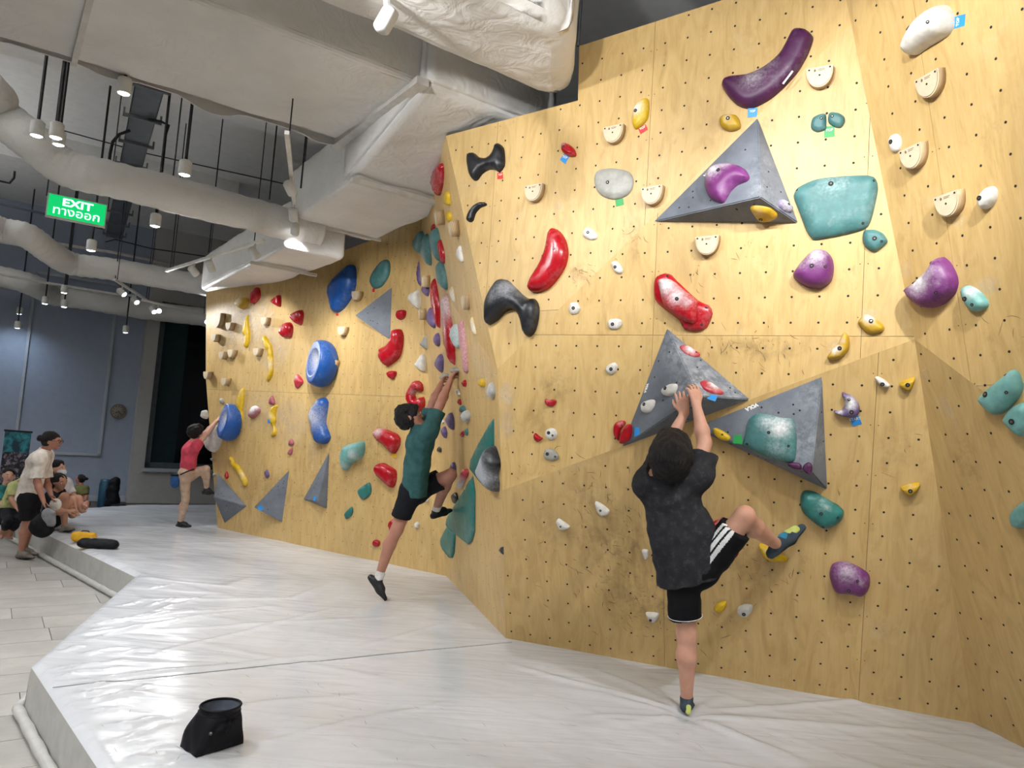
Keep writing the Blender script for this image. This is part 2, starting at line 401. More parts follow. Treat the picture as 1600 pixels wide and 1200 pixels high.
def mat_height(P):
    h = np.zeros(len(P))
    for a, b, am, w in CR:
        ab = b-a; t = np.clip(((P-a)@ab)/(ab@ab), 0, 1); per = np.array([-ab[1], ab[0]])/np.linalg.norm(ab); d = (P-a-t[:, None]*ab); dd_ = np.linalg.norm(d, axis=1)+0.0
        wob = (d@per)+0.012*np.sin(t*9+am*900); h += am*np.exp(-(np.sqrt(wob**2+np.maximum(dd_**2-(d@per)**2, 0))/w)**2)*np.sin(np.pi*np.clip(t*0.92+0.04, 0, 1))**0.6
    for (ang, wl, am, ph) in [(0.45, 0.55, 0.004, 0.3), (0.75, 0.33, 0.003, 1.3), (0.1, 0.8, 0.004, 2.0), (-0.5, 0.9, 0.0035, 4.1)]:
        d = P@np.array([math.sin(ang), math.cos(ang)]); e = P@np.array([math.cos(ang), -math.sin(ang)])
        s = np.sin(d*2*math.pi/wl+1.1*np.sin(e*1.1+ph)+ph); h += am*np.clip(s, 0, 1)**4*(0.5+0.5*np.sin(e*0.9+ph*2))
    for q, am, k in (((1073, 1118), 0.02, 0.32), ((596, 940), 0.012, 0.3), ((285, 824), 0.012, 0.25)):     # the pad sinks under a foot and folds run out from it
        c = zpl(*q)[:2]; r = P-c; d = np.linalg.norm(r, axis=1); th = np.arctan2(r[:, 1], r[:, 0])
        h += -am*np.exp(-(d/0.09)**2) + 0.012*np.exp(-(d/k/2.2)**2)*(1-np.exp(-(d/0.10)**2))*np.clip(np.sin(th*7+1.0+0.8*np.sin(d*3)), 0, 1)**3
    return h
b2 = []
for i in range(len(mat2)):
    a, b = mat2[i], mat2[(i+1) % len(mat2)]; k = max(2, int(np.linalg.norm(b-a)/0.10))
    b2 += [a+(b-a)*j/k for j in range(k)]
bp = np.array(b2); lo, hi = bp.min(0), bp.max(0)
gx, gy = np.meshgrid(np.arange(lo[0], hi[0], 0.062), np.arange(lo[1], hi[1], 0.062)); gp = np.stack([gx.ravel(), gy.ravel()], 1)+rng.normal(0, 0.006, (gx.size, 2))
gp = gp[inside(mat2, gp)]; gp = gp[bdist(mat2, gp) > 0.045]
_q = (gp-O[:2])@W[:2, 2]; gp = gp[(_q > 7.6) | (_q < 2.4) | (gp[:, 0] > 3.2)]
fx, fy = np.meshgrid(np.arange(-4.2, 3.2, 0.024), np.arange(2.3, 8.2, 0.024)); fp = np.stack([fx.ravel(), fy.ravel()], 1)+rng.normal(0, 0.002, (fx.size, 2)); _q = (fp-O[:2])@W[:2, 2]; fp = fp[(_q <= 7.6) & (_q >= 2.4)]; fp = fp[inside(mat2, fp)]; fp = fp[bdist(mat2, fp) > 0.03]
fp = fp[(fp-c0[:2])@np.array([-(c1-c0)[1], (c1-c0)[0]]) < 0.1]; gp = np.concatenate([gp, fp])
allp = np.concatenate([bp, gp]); nb = len(bp)
r_ = delaunay_2d_cdt([Vector(p) for p in allp], [(i, (i+1) % nb) for i in range(nb)], [], 1, 1e-6)
mv = np.array([tuple(p) for p in r_[0]]); hh = mat_height(mv); dd = bdist(mat2, mv); hh = hh*np.clip(dd/0.12, 0, 1) - 0.03*(1-np.sqrt(1-(1-np.clip(dd/0.05, 0, 1))**2))
crash = empty('crash_mat', (0, 0, FLOOR)); tag(crash, 'wide white vinyl crash pad covering the floor below the climbing walls', 'crash pad')
me = mesh('mat_cover', [(p[0], p[1], h) for p, h in zip(mv, hh)], r_[2])
cover = link('mat_cover', me, crash, M_MAT, True); cover.location = (0, 0, -FLOOR)
if sum(p.normal.z for p in me.polygons) < 0: me.flip_normals()
def side_strip(P, Q, name):
    mb = MB(); k = max(2, int(np.linalg.norm(Q-P)/0.09)); nn = np.array([(Q-P)[1], -(Q-P)[0], 0]); nn = unit(nn)
    if (np.append(np.mean(mat2, axis=0), 0)-P)@nn > 0: nn = -nn
    vs = []
    for i in range(k+1):
        p = P+(Q-P)*i/k; w = 0.006*math.sin(i*2.3)+0.004*math.sin(i*0.7)
        for z, o_ in ((-0.03, 0.0), (-0.08, 0.006), (-0.19, 0.008+w), (FLOOR+0.002, 0.012+w*0.5)): vs.append((p[0]+nn[0]*o_, p[1]+nn[1]*o_, z))
    fs = [(4*i+j, 4*i+j+1, 4*i+5+j, 4*i+4+j) for i in range(k) for j in range(3)]
    o = mb.add(vs, fs).build(name, M_MATSIDE, crash, True); o.location = (0, 0, -FLOOR)
    # padded roll tucked along the foot of the pad
    mb = MB(); path = [P+(Q-P)*i/k+nn*(0.045)+np.array([0, 0, FLOOR+0.032]) for i in range(k+1)]
    o = mb.tube(path, [0.032+0.003*math.sin(i*1.9) for i in range(k+1)], 8).build('floor_roll', M_MATSIDE, crash, True); o.location = (0, 0, -FLOOR)
side_strip(mat_poly[-1], mat_poly[0], 'pad_side'); side_strip(mat_poly[0], mat_poly[1], 'pad_side'); side_strip(mat_poly[1], mat_poly[2], 'pad_side')
sp_ = [zpl(82+718*t, 1076-72*t) for t in np.linspace(0, 1, 60)]; sh_ = mat_height(np.array([p[:2] for p in sp_]))
o = MB().tube([np.array([p[0], p[1], h+0.001]) for p, h in zip(sp_, sh_)], 0.0022, 5).build('stitched_seam', plain('seam_grey', srgb(130, 130, 128), 0.7), crash); o.location = (0, 0, -FLOOR)
# thin black scuff hairs on the tarp
mb = MB()
for _ in range(170):
    q = (random.uniform(120, 1500), random.uniform(950, 1190)); p = zpl(*q)[:2]
    if not inside(mat2, p)[0]: continue
    h = mat_height(np.array([p]))[0]+0.0035; L = random.uniform(0.015, 0.05); a = random.gauss(-0.6, 0.5); w = 0.0011
    d = np.array([math.cos(a), math.sin(a)])*L; n_ = np.array([-math.sin(a), math.cos(a)])*w
    mb.add([(*(p-d), h), (*(p+n_), h), (*(p+d), h), (*(p-n_), h)], [(0, 1, 2, 3)])
o = mb.build('scuff_hairs', plain('scuff_black', srgb(70, 66, 60), 0.7), crash); o['kind'] = 'stuff'; o.location = (0, 0, -FLOOR)

# ------------------------------------------------------------------ floor of big stone-look tiles
def tile_mat(name, k):
    t = NT(name); v = t.coord(scale=(1, 1, 1)); n1 = t.noise(v, 2.5, 6, 0.6, 0.4); n2 = t.noise(t.coord(scale=(1, 5, 1)), 5, 5, 0.6)
    c = t.ramp(n1, [(0.3, (0.31*k, 0.295*k, 0.265*k)), (0.7, (0.42*k, 0.40*k, 0.365*k))])
    c = t.mix(t.ramp(n2, [(0.45, (0, 0, 0)), (0.8, (0.35, 0.35, 0.35))]), c, (0.27*k, 0.255*k, 0.23*k, 1))
    t.set(c, 0.42, spec=0.4); return t.m
TM = [tile_mat('floor_tile_a', 1.0), tile_mat('floor_tile_b', 0.93), tile_mat('floor_tile_c', 1.06)]
M_GROUT = plain('floor_grout', srgb(78, 74, 68), 0.8)
mb = MB(); ctr = AB(2.0, -6.0, 0)
floor = MB().box((-16, -16, FLOOR-0.10), (16, 16, FLOOR-0.006), Matrix.Translation(Vector(tuple(ctr)))@Matrix.Rotation(-AZ, 4, 'Z')).build('floor', M_GROUT); tag(floor, 'pale beige stone-look tiled floor of the hall', kind='structure')
TW, TL = 1.2, 0.4; tmesh = [None]*3; far_tiles = MB()
for j in range(-45, 6):
    for i in range(-14, 4):
        a0 = i*TW + (0.47 if j % 2 else 0.0) - 0.25*(j % 3); b0 = j*TL; cc = AB(a0, b0, FLOOR)
        if inside(mat2, cc[:2])[0] and bdist(mat2, cc[:2])[0] > 0.75: continue
        d = W.T@(cc-O)
        if d[2] < 0.6: vis = False
        else:
            q = pix(cc); vis = -260 < q[0] < 420 and 760 < q[1] < 1420
        if not vis: continue
        k = (i*7+j*5) % 3
        if tmesh[k] is None: 
            tb = MB().box((-TW/2+0.0028, -TL/2+0.0028, -0.01), (TW/2-0.0028, TL/2-0.0028, 0.0)); tmesh[k] = mesh('tile', tb.v, tb.f); tmesh[k].materials.append(TM[k])
        if d[2] > 13.0: continue
        o = bpy.data.objects.new('tile', tmesh[k]); col.objects.link(o); o.parent = floor
        o.matrix_world = mat4(cc, DA, DB*-1, np.array([0, 0, 1.0]))

# ------------------------------------------------------------------ chalk and grime rubbed into the boards
def smear_mat(name, color, lo, hi, sc_):
    t = NT(name); v = t.coord(); at_ = t.n('ShaderNodeAttribute', attribute_name='rub'); nz = t.noise(v, sc_, 5, 0.72, 0.8)
    r = t.ramp(nz, [(lo, (0, 0, 0)), (hi, (1, 1, 1))]); mu = t.n('ShaderNodeMath', operation='MULTIPLY'); t.l(r, mu.inputs[0]); t.l(at_.outputs['Fac'], mu.inputs[1]); mu.use_clamp = True
    t.set(color, 0.8, spec=0.1); t.l(mu.outputs[0], t.b.inputs['Alpha']); return t.m
M_CHALK = smear_mat('rubbed_chalk', (0.76, 0.70, 0.60, 1), 0.34, 0.80, 10); M_GRIME = smear_mat('rubbed_grime', (0.13, 0.085, 0.04, 1), 0.42, 0.72, 11)
def smear(fr, x, y, rx, ry, s, mat, wall, name):
    c = fr.px(x, y); ax = np.linalg.norm(fr.px(x+rx, y)-c); ay = np.linalg.norm(fr.px(x, y-ry)-c); vs = [(0, 0, 0.0007)]; av = [s]; fs = []; n = 24
    for j in range(1, 7):
        for k in range(n): a = 2*math.pi*k/n; vs.append((ax*j/6*math.cos(a), ay*j/6*math.sin(a), 0.0007)); av.append(s*(1-(j/6)**2))
    fs = [(0, 1+k, 1+(k+1) % n) for k in range(n)]+[(1+(j-1)*n+k, 1+j*n+k, 1+j*n+(k+1) % n, 1+(j-1)*n+(k+1) % n) for j in range(1, 6) for k in range(n)]
    me = mesh(name, vs, fs); me.attributes.new('rub', 'FLOAT', 'POINT').data.foreach_set('value', np.array(av, np.float32)); o = link(name, me, wall, mat); o.matrix_world = fr.M(fr.pt(*c)); o['kind'] = 'stuff'
for fr, L, wall in ((FRH, [(398, 500, 36, 50, .9), (425, 545, 30, 40, .6), (365, 520, 26, 50, .6), (415, 640, 45, 40, .35), (455, 660, 30, 45, .45), (490, 700, 12, 40, .35)], wall_far), (FRA, [(872, 322, 9, 8, .5)], wall_main), (FRB, [(792, 615, 14, 22, .8), (793, 660, 14, 30, .5), (1155, 517, 7, 6, .5), (1065, 545, 20, 30, .2), (1360, 490, 16, 10, .6), (1305, 545, 14, 18, .5)], wall_main), (FRF, [(1545, 445, 22, 16, .6), (1415, 420, 14, 14, .4), (1500, 345, 14, 10, .35)], wall_right), (FRE, [(1478, 635, 12, 22, .6), (1445, 585, 8, 12, .5), (1492, 660, 10, 14, .4)], wall_right), (FRG2, [(760, 590, 14, 40, .5), (745, 560, 12, 40, .4)], wall_side)):
    for (x, y, rx, ry, sg) in L: smear(fr, x, y, rx, ry, sg, M_CHALK, wall, 'chalk_smear')
for fr, L, wall in ((FRB, [(868, 605, 34, 30, .45), (845, 655, 30, 30, .3), (905, 425, 20, 16, .5), (1190, 545, 80, 22, .4), (990, 385, 16, 30, .25)], wall_main), (FRC, [(960, 850, 80, 70, .35), (1000, 940, 90, 50, .35), (1170, 890, 60, 40, .3), (860, 830, 40, 60, .25), (1400, 700, 40, 60, .2), (920, 770, 50, 30, .3)], wall_main), (FRH, [(520, 720, 80, 50, .25), (430, 770, 70, 40, .3), (590, 700, 40, 80, .2)], wall_far), (FRE, [(1510, 720, 30, 60, .3)], wall_right)):
    for (x, y, rx, ry, sg) in L: smear(fr, x, y, rx, ry, sg, M_GRIME, wall, 'grime_smear')
# ------------------------------------------------------------------ shell of the hall
M_CEIL = plain('ceiling_paint', srgb(224, 223, 221), 0.85, var=0.05)
M_DARKCEIL = plain('soffit_paint', srgb(92, 92, 92), 0.85, var=0.05)
M_WALLP = plain('wall_paint', srgb(152, 161, 178), 0.75, var=0.04)
M_TRIM = plain('trim_paint', srgb(170, 175, 182), 0.6, var=0.04)
RZ = Matrix.Rotation(-AZ, 4, 'Z')       # hall frame: x along DA, y along -DB
def HM(): return Matrix(((DA[0], -DB[0], 0, 0), (DA[1], -DB[1], 0, 0), (0, 0, 1, 0), (0, 0, 0, 1)))
def hbox(mb, a0, a1, b0, b1, z0, z1, mi=0): return mb.box((a0, -max(b0, b1), z0), (a1, -min(b0, b1), z1), HM(), mi)
BW = -17.3
o = hbox(MB(), -14, 12, BW-0.3, 9, CEIL, CEIL+0.15).build('ceiling', M_CEIL); tag(o, 'grey painted slab ceiling above the ducts', kind='structure')
o = hbox(MB(), 1.9, 9.0, -3.2, 2.5, 4.95, CEIL).build('trim_1', M_DARKCEIL); tag(o, 'dark grey ceiling soffit above the main climbing wall', kind='structure')
for i, bb in enumerate((-8.6, -12.6)):
    o = hbox(MB(), -14, 3.0, bb-0.35, bb, CEIL-0.45, CEIL).build('trim_%d' % (i+2), M_CEIL); tag(o, 'painted concrete ceiling beam crossing the hall', kind='structure')
# far wall with recessed panels, and the wall with the window
wb = hbox(MB(), -14, 2.5, BW-0.25, BW, FLOOR, CEIL).build('wall_back', M_WALLP); tag(wb, 'bluish white far wall of the hall with recessed panels', kind='structure')
wn = MB()
aw0 = 2.75; aw1 = 7.5
for q in ((2.5, aw0, FLOOR, CEIL), (aw0, aw1, FLOOR, 0.42), (aw0, aw1, 3.95, CEIL), (aw1, 12, FLOOR, CEIL)): hbox(wn, q[0], q[1], BW-0.25, BW+0.28, q[2], q[3])
wn = wn.build('wall_window', plain('window_wall_paint', srgb(176, 174, 170), 0.75, var=0.04)); tag(wn, 'pale wall holding the dark night window', kind='structure')
for (a0, a1, z0, z1) in ((-2.0, -0.15, 0.62, 4.2), (0.45, 1.95, 0.62, 4.2)):
    mbp = MB(); w = 0.05
    for q in ((a0, a1, z0, z0+w), (a0, a1, z1-w, z1), (a0, a0+w, z0, z1), (a1-w, a1, z0, z1)): hbox(mbp, q[0], q[1], BW, BW+0.05, q[2], q[3])
    o = mbp.build('panel_moulding', M_TRIM, wb)
o = hbox(MB(), -14, 2.5, BW, BW+0.03, FLOOR, FLOOR+0.12).build('baseboard_back', M_TRIM); tag(o, 'low grey skirting along the far wall', kind='structure')
win = empty('window_1', AB(3.5, BW, 0.4)); tag(win, 'tall dark window looking out into the night', kind='structure')
M_FRAME = plain('window_frame_grey', srgb(92, 98, 104), 0.4, 0.4)
M_GLASS = NT('dark_glass'); M_GLASS = M_GLASS.set((0.004, 0.006, 0.010, 1), 0.06, spec=0.5)
M_TEAL = plain('dark_teal_curtain', srgb(14, 46, 50), 0.7)
mbf = MB()
for q in ((aw0, aw0+0.12, 0.42, 3.95), (aw0, aw1, 0.42, 0.54), (aw0, aw1, 3.85, 3.95), (4.9, 5.0, 0.42, 3.95)): hbox(mbf, q[0], q[1], BW+0.02, BW+0.16, q[2], q[3])
def unp(o, p): 
    o.parent = p; o.matrix_parent_inverse = Matrix.Translation(-Vector(p.location)); return o
unp(mbf.build('window_frame', M_FRAME), win)
for (x0, x1) in ((aw0+0.12, 4.9), (5.0, aw1)): unp(hbox(MB(), x0, x1, BW-0.02, BW-0.005, 0.54, 3.85).build('pane', M_GLASS), win)
unp(hbox(MB(), aw0+0.14, aw0+0.62, BW+0.0, BW+0.012, 0.54, 3.85).build('curtain_edge', M_TEAL), win)
unp(hbox(MB(), aw0-0.05, aw1, BW+0.2, BW+0.36, 0.36, 0.43).build('window_sill', M_TRIM), win)
# other sides of the hall, out of the picture
o = hbox(MB(), -14.2, -14, BW, 9, FLOOR, CEIL).build('wall_left', M_CEIL); tag(o, 'plain pale side wall of the hall', kind='structure')
o = hbox(MB(), -14, 12, 9, 9.2, FLOOR, CEIL).build('wall_rear', M_CEIL); tag(o, 'plain pale wall behind the camera', kind='structure')
o = hbox(MB(), 12, 12.2, BW, 9, FLOOR, CEIL).build('wall_end', M_CEIL); tag(o, 'plain pale end wall behind the climbing walls', kind='structure')

# ------------------------------------------------------------------ insulated air ducts
def wrap_mat(name, k=1.0):
    t = NT(name); v = t.coord(); n1 = t.noise(v, 2.0, 5, 0.6)
    c = t.ramp(n1, [(0.3, (0.68*k, 0.66*k, 0.62*k)), (0.7, (0.78*k, 0.76*k, 0.72*k))])
    c = t.mix(t.ramp(t.noise(v, 9, 6, 0.7), [(0.66, (0, 0, 0)), (0.76, (0.4, 0.4, 0.4))]), c, (0.56*k, 0.53*k, 0.48*k, 1))
    t.set(c, 0.5, spec=0.35)
    h = t.noise(t.coord(scale=(1, 1, 1)), 5.0, 4, 0.5, 1.6); t.bump(h, 0.32, 0.04); return t.m
M_WRAP = wrap_mat('duct_wrap_white')
M_TAPE = plain('duct_tape_white', srgb(205, 202, 194), 0.5)
def fbm(P, s, seed=0.0):
    x, y, z = P[:, 0]*s+seed, P[:, 1]*s+seed*1.7, P[:, 2]*s+seed*0.6; r = 0
    for k in range(3):
        f = 1.9**k
        r = r + (np.sin(f*x+1.3*np.sin(f*y*1.1+k))+np.sin(f*y*1.3+1.1*np.sin(f*z+2*k))+np.sin(f*z*1.2+1.2*np.sin(f*x*0.9+k)))/(3*1.7**k)
    return r
def duct_box(name, parent, outline_ab, z0, z1, bev, sub=0.09, amp=0.012, seed=1.0):
    """plan outline (a,b) extruded in z, edges rounded, skin rumpled"""
    bm = bmesh.new(); vs = [bm.verts.new(tuple(AB(a, b, z0))) for a, b in outline_ab]; f = bm.faces.new(vs)
    r = bmesh.ops.extrude_face_region(bm, geom=[f]); top = [v for v in r['geom'] if isinstance(v, bmesh.types.BMVert)]
    for v in top: v.co.z = z1
    bmesh.ops.recalc_face_normals(bm, faces=bm.faces)
    bmesh.ops.bevel(bm, geom=list(bm.edges), offset=bev, segments=3, affect='EDGES', profile=0.5)
    bmesh.ops.triangulate(bm, faces=bm.faces)
    for _ in range(7):
        lg = [e for e in bm.edges if e.calc_length() > sub*1.6]
        if not lg: break
        bmesh.ops.subdivide_edges(bm, edges=lg, cuts=1)
        bmesh.ops.triangulate(bm, faces=bm.faces)
    bm.normal_update(); P = np.array([v.co[:] for v in bm.verts]); d = amp*(fbm(P, 3.1, seed)+0.5*fbm(P, 9.0, seed+4))
    for v, k in zip(bm.verts, d): v.co += v.normal*float(k)
    me = bpy.data.meshes.new(name); bm.to_mesh(me); bm.free()
    return link(name, me, parent, M_WRAP, True)
main_duct = empty('supply_duct', AB(1, -5.6, 4.15)); tag(main_duct, 'wide flat white insulated air duct crossing overhead', 'duct')
unp(duct_box('duct_skin', None, [(-9.0, -6.38), (2.39, -6.38), (2.39, -4.85), (-9.0, -4.85)], 4.15, 4.75, 0.045), main_duct)
# ragged wrap edge hanging below the far bottom edge, joint flange and hanger rods
mbf = MB()
hbox(mbf, 2.30, 2.40, -6.47, -4.78, 4.115, 4.17)
unp(mbf.build('joint_flange', M_TAPE), main_duct)
mbf = MB(); vs = []; N = 90
for i in range(N+1):
    a = -4.0+6.3*i/N; dz = 0.03+0.07*max(0, math.sin(i*0.52)+0.6*math.sin(i*0.27+1))
    vs += [AB(a, -6.39, 4.20), AB(a, -6.395, 4.16-dz*0.75), AB(a, -6.375, 4.16-dz*0.75)]
unp(mbf.add(vs, [(3*i+j, 3*i+j+1, 3*i+4+j, 3*i+3+j) for i in range(N) for j in range(2)]).build('loose_wrap_edge', M_WRAP, None, True), main_duct)
M_ROD = plain('hanger_rod', srgb(46, 46, 48), 0.5, 0.6)
M_RODL = plain('galvanised_steel', srgb(120, 122, 124), 0.45, 0.7)
for a in (0.25,):
    mbf = MB(); hbox(mbf, a-0.02, a+0.02, -6.42, -4.83, 4.125, 4.148)
    unp(mbf.build('hanger_strap', M_TAPE), main_duct)
low = empty('return_duct', AB(1.5, -3.9, 4.15)); tag(low, 'rounded white insulated duct lit by a spotlight beside the wide one', 'duct')
unp(duct_box('duct_skin', None, [(-9, -4.36), (3.15, -4.40), (3.30, -4.30), (3.26, -4.16), (2.86, -3.66), (2.68, -3.53), (-9, -3.53)], 4.14, 4.72, 0.15, seed=5.5), low)
# branch duct along the far wall
br = empty('branch_duct', AB(2.6, -8, 3.5)); tag(br, 'long white insulated branch duct along the top of the far wall', 'duct')
lowq = [AB(2.40, -6.36, 3.80), AB(3.62, -6.36, 3.80), AB(3.62, -4.78, 4.15), AB(2.36, -4.78, 4.15)]
upq = [AB(2.38, -6.36, 4.6), AB(3.62, -6.36, 4.6), AB(3.62, -4.78, 4.6), AB(2.36, -4.78, 4.6)]
bm = bmesh.new(); vv = [bm.verts.new(tuple(p)) for p in lowq+upq]
for f in ((3, 2, 1, 0), (4, 5, 6, 7), (0, 1, 5, 4), (1, 2, 6, 5), (2, 3, 7, 6), (3, 0, 4, 7)): bm.faces.new([vv[i] for i in f])
bmesh.ops.recalc_face_normals(bm, faces=bm.faces); bmesh.ops.bevel(bm, geom=list(bm.edges), offset=0.03, segments=2, affect='EDGES')
bmesh.ops.triangulate(bm, faces=bm.faces)
for _ in range(5):
    lg = [e for e in bm.edges if e.calc_length() > 0.14]
    if lg: bmesh.ops.subdivide_edges(bm, edges=lg, cuts=1); bmesh.ops.triangulate(bm, faces=bm.faces)
bm.normal_update(); P = np.array([v.co[:] for v in bm.verts]); dsp = 0.012*(fbm(P, 4, 2)+0.4*fbm(P, 10, 3))
for v, k in zip(bm.verts, dsp): v.co += v.normal*float(k)
me = bpy.data.meshes.new('duct_offset'); bm.to_mesh(me); bm.free(); unp(link('duct_offset', me, None, M_WRAP, True), br)
unp(duct_box('duct_skin', None, [(2.50, -8.15), (3.50, -8.15), (3.50, -6.20), (2.46, -6.20)], 3.79, 4.40, 0.05, seed=7), br)
unp(duct_box('duct_skin', None, [(2.42, -11.9), (2.80, -11.9), (3.12, -9.8), (3.14, -8.0), (2.44, -8.0)], 3.48, 4.02, 0.06, seed=8), br)
mbf = MB(); hbox(mbf, 2.43, 3.53, -6.24, -6.17, 3.76, 3.80); unp(mbf.build('joint_flange', M_TAPE), br)
mbf = MB(); hbox(mbf, 2.46, 3.53, -7.95, -7.91, 3.765, 3.795); unp(mbf.build('joint_flange', M_TAPE), br)
mbf = MB(); hbox(mbf, 2.36, 3.18, -9.02, -8.97, 3.43, 3.465); unp(mbf.build('joint_flange', M_TAPE), br)
# round flexible ducts feeding the branch duct
def smooth_path(pts, k=8):
    P = [np.array(p, float) for p in pts]; out = []
    for i in range(len(P)-1):
        p0, p1, p2, p3 = P[max(i-1, 0)], P[i], P[i+1], P[min(i+2, len(P)-1)]
        for j in range(k):
            t = j/k; out.append(0.5*((2*p1)+(-p0+p2)*t+(2*p0-5*p1+4*p2-p3)*t*t+(-p0+3*p1-3*p2+p3)*t**3))
    return out+[P[-1]]
def flex(name, label, pts, r, seed):
    pts = [pts[0]-DA*7.0-np.array([0, 0, 0.0]), pts[0]-DA*2.0]+list(pts); path = smooth_path(pts, 14); n = 22; mb = MB(); mb.tube(path, r, n, True)
    P = np.array(mb.v); ax = np.repeat(np.array(path), n, axis=0); ax = ax[:len(P)]
    nr = P-ax; nr /= np.linalg.norm(nr, axis=1)[:, None]
    bend = np.array([np.linalg.norm(path[max(i-3, 0)]+path[min(i+3, len(path)-1)]-2*path[i]) for i in range(len(path))]); bend = np.repeat(np.clip(bend*4, 0, 1), n)
    d = 0.010*fbm(P, 4, seed)+0.016*(0.25+bend)*np.sin(np.repeat(np.arange(len(path)), n)*1.7+fbm(P, 3, seed)*2)
    mb.v = [tuple(p) for p in P+nr*d[:, None]]
    o = mb.build(name, M_WRAP, None, True); tag(o, label, 'duct', 'round flexible ducts'); return o
flex('flexible_duct', 'round white flexible duct bending down above the exit sign', [zpl(-60, 120, 4.35), zpl(0, 178, 4.2), zpl(50, 222, 3.95), zpl(105, 262, 3.78), zpl(175, 280, 3.75), zpl(300, 312, 3.75), zpl(430, 345, 3.75), zpl(500, 362, 3.75)], 0.175, 1.0)
flex('flexible_duct', 'round white flexible duct just below the exit sign', [zpl(-80, 330, 3.95), zpl(0, 358, 3.9), zpl(42, 368, 3.86), zpl(75, 392, 3.75), zpl(110, 412, 3.72), zpl(170, 420, 3.72), zpl(270, 437, 3.72), zpl(372, 455, 3.72)], 0.17, 2.0)
flex('flexible_duct', 'lowest round white flexible duct in front of the dark window', [zpl(-80, 425, 3.8), zpl(0, 432, 3.8), zpl(50, 445, 3.74), zpl(85, 462, 3.70), zpl(140, 470, 3.68), zpl(230, 485, 3.66), zpl(330, 497, 3.66)], 0.19, 3.0)

# ------------------------------------------------------------------ services under the ceiling
M_STEEL = plain('grey_cable_tray', srgb(104, 110, 118), 0.45, 0.5)
tray = empty('cable_tray', zpl(205, 220, 4.6)); tag(tray, 'grey steel cable tray running under the ceiling', 'cable tray')
ta, tb_ = zpl(236, 128, 4.75), zpl(178, 372, 4.75)
tdir = unit(tb_-ta); tper = np.array([tdir[1], -tdir[0], 0]); tl = np.linalg.norm(tb_-ta)
Mt = mat4(ta-tdir*2.2, tdir, tper, np.array([0, 0, 1.0]))
mbf = MB().box((0, -0.13, 0), (tl+2.2, 0.13, 0.008), Mt).box((0, -0.13, 0), (tl+2.2, -0.122, 0.09), Mt).box((0, 0.122, 0), (tl+2.2, 0.13, 0.09), Mt)
unp(mbf.build('tray_channel', M_STEEL), tray)
for k in range(9):
    x = 2.3+k*(tl/8.5); mbf = MB().box((x, -0.19, -0.03), (x+0.04, 0.19, 0.0), Mt).box((x, -0.19, -0.03), (x+0.035, -0.17, 0.06), Mt).box((x, 0.17, -0.03), (x+0.035, 0.19, 0.06), Mt)
    unp(mbf.build('tray_bracket', M_RODL), tray)
def rod(name, label, x, y, z, r=0.006, zt=CEIL, mat=None, group='thin hanger rods under the ceiling'):
    p = zpl(x, y, z); o = MB().tube([(0, 0, 0), (0, 0, zt-z)], r, 6).build(name, mat or M_ROD); o.location = tuple(p); tag(o, label, 'rod', group); return o
RODS = [(470, 294, 3.75, 'thin hanger rod beside the upper track spotlight'), (421, 312, 3.8, 'thin hanger rod left of the track light'), (269, 290, 3.9, 'short thin hanger rod above the upper flexible duct'), (180, 437, 3.55, 'thin rod holding the end of the low lamp track'), (266, 420, 3.5, 'thin rod holding the slanting lamp track'), (326, 395, 3.55, 'thin rod holding the slanting lamp track near the wall'), (903, 72, 4.5, 'pale threaded rod bolted above the plywood notch')]
for x, y, z, lab in RODS: rod('hanger_rod', lab, x, y, z, 0.008 if x != 903 else 0.012, CEIL if x != 903 else 4.95, M_ROD if x != 903 else M_RODL)
def pipe(name, label, pts, r, mat=None):
    o = MB().tube([np.array(p) for p in pts], r, 8).build(name, mat or M_ROD, None, True); tag(o, label, 'pipe', 'conduits under the ceiling'); return o
pipe('conduit', 'thin conduit line crossing the ceiling above the upper flexible duct', [zpl(95, 203, 5.3), zpl(230, 240, 5.3), zpl(480, 295, 5.3)], 0.009)
pipe('conduit', 'black conduit bending from the cable tray down to the junction box', [zpl(203, 204, 4.7), zpl(186, 210, 4.65), zpl(176, 222, 4.5), zpl(172, 240, 4.35), zpl(168, 278, 4.0), zpl(161, 305, 3.85)], 0.017)
pipe('conduit', 'black conduit bracket hanging right of the cable tray', [zpl(232, 186, 4.72), zpl(252, 190, 4.72), zpl(264, 196, 4.72), zpl(259, 210, 4.6), zpl(253, 268, 4.1)], 0.014)
pipe('sprinkler_pipe', 'grey sprinkler pipe running behind the exit sign', [zpl(-60, 305, 4.7), zpl(82, 337, 4.7), zpl(160, 357, 4.7)], 0.022, M_STEEL)
pipe('sprinkler_pipe', 'pale sprinkler pipe running over the middle flexible duct', [zpl(85, 380, 4.6), zpl(180, 395, 4.6), zpl(300, 420, 4.6)], 0.028, M_TAPE)
pipe('conduit', 'thin conduit looping right of the exit sign', [zpl(165, 378, 4.6), zpl(180, 374, 4.65), zpl(235, 388, 4.65), zpl(330, 402, 4.65), zpl(360, 408, 4.65)], 0.012)
pipe('sprinkler_pipe', 'long thin white pipe below the flexible ducts', [zpl(-60, 417, 3.6), zpl(60, 440, 3.6), zpl(185, 460, 3.6), zpl(210, 462, 3.6)], 0.02, M_TAPE)
pipe('conduit', 'bent black conduit at the top edge of the picture margin', [zpl(-40, 275, 4.6), zpl(0, 283, 4.6), zpl(15, 286, 4.6), zpl(22, 278, 4.65), zpl(23, 268, 4.75)], 0.015)
jb = MB(); p = zpl(168, 280, 4.05); jb.box((-0.05, -0.04, -0.07), (0.05, 0.04, 0.07), Matrix.Translation(Vector(tuple(p)))@RZ)
tag(jb.build('junction_box', M_TAPE), 'small white junction box above the exit sign corner', 'junction box')
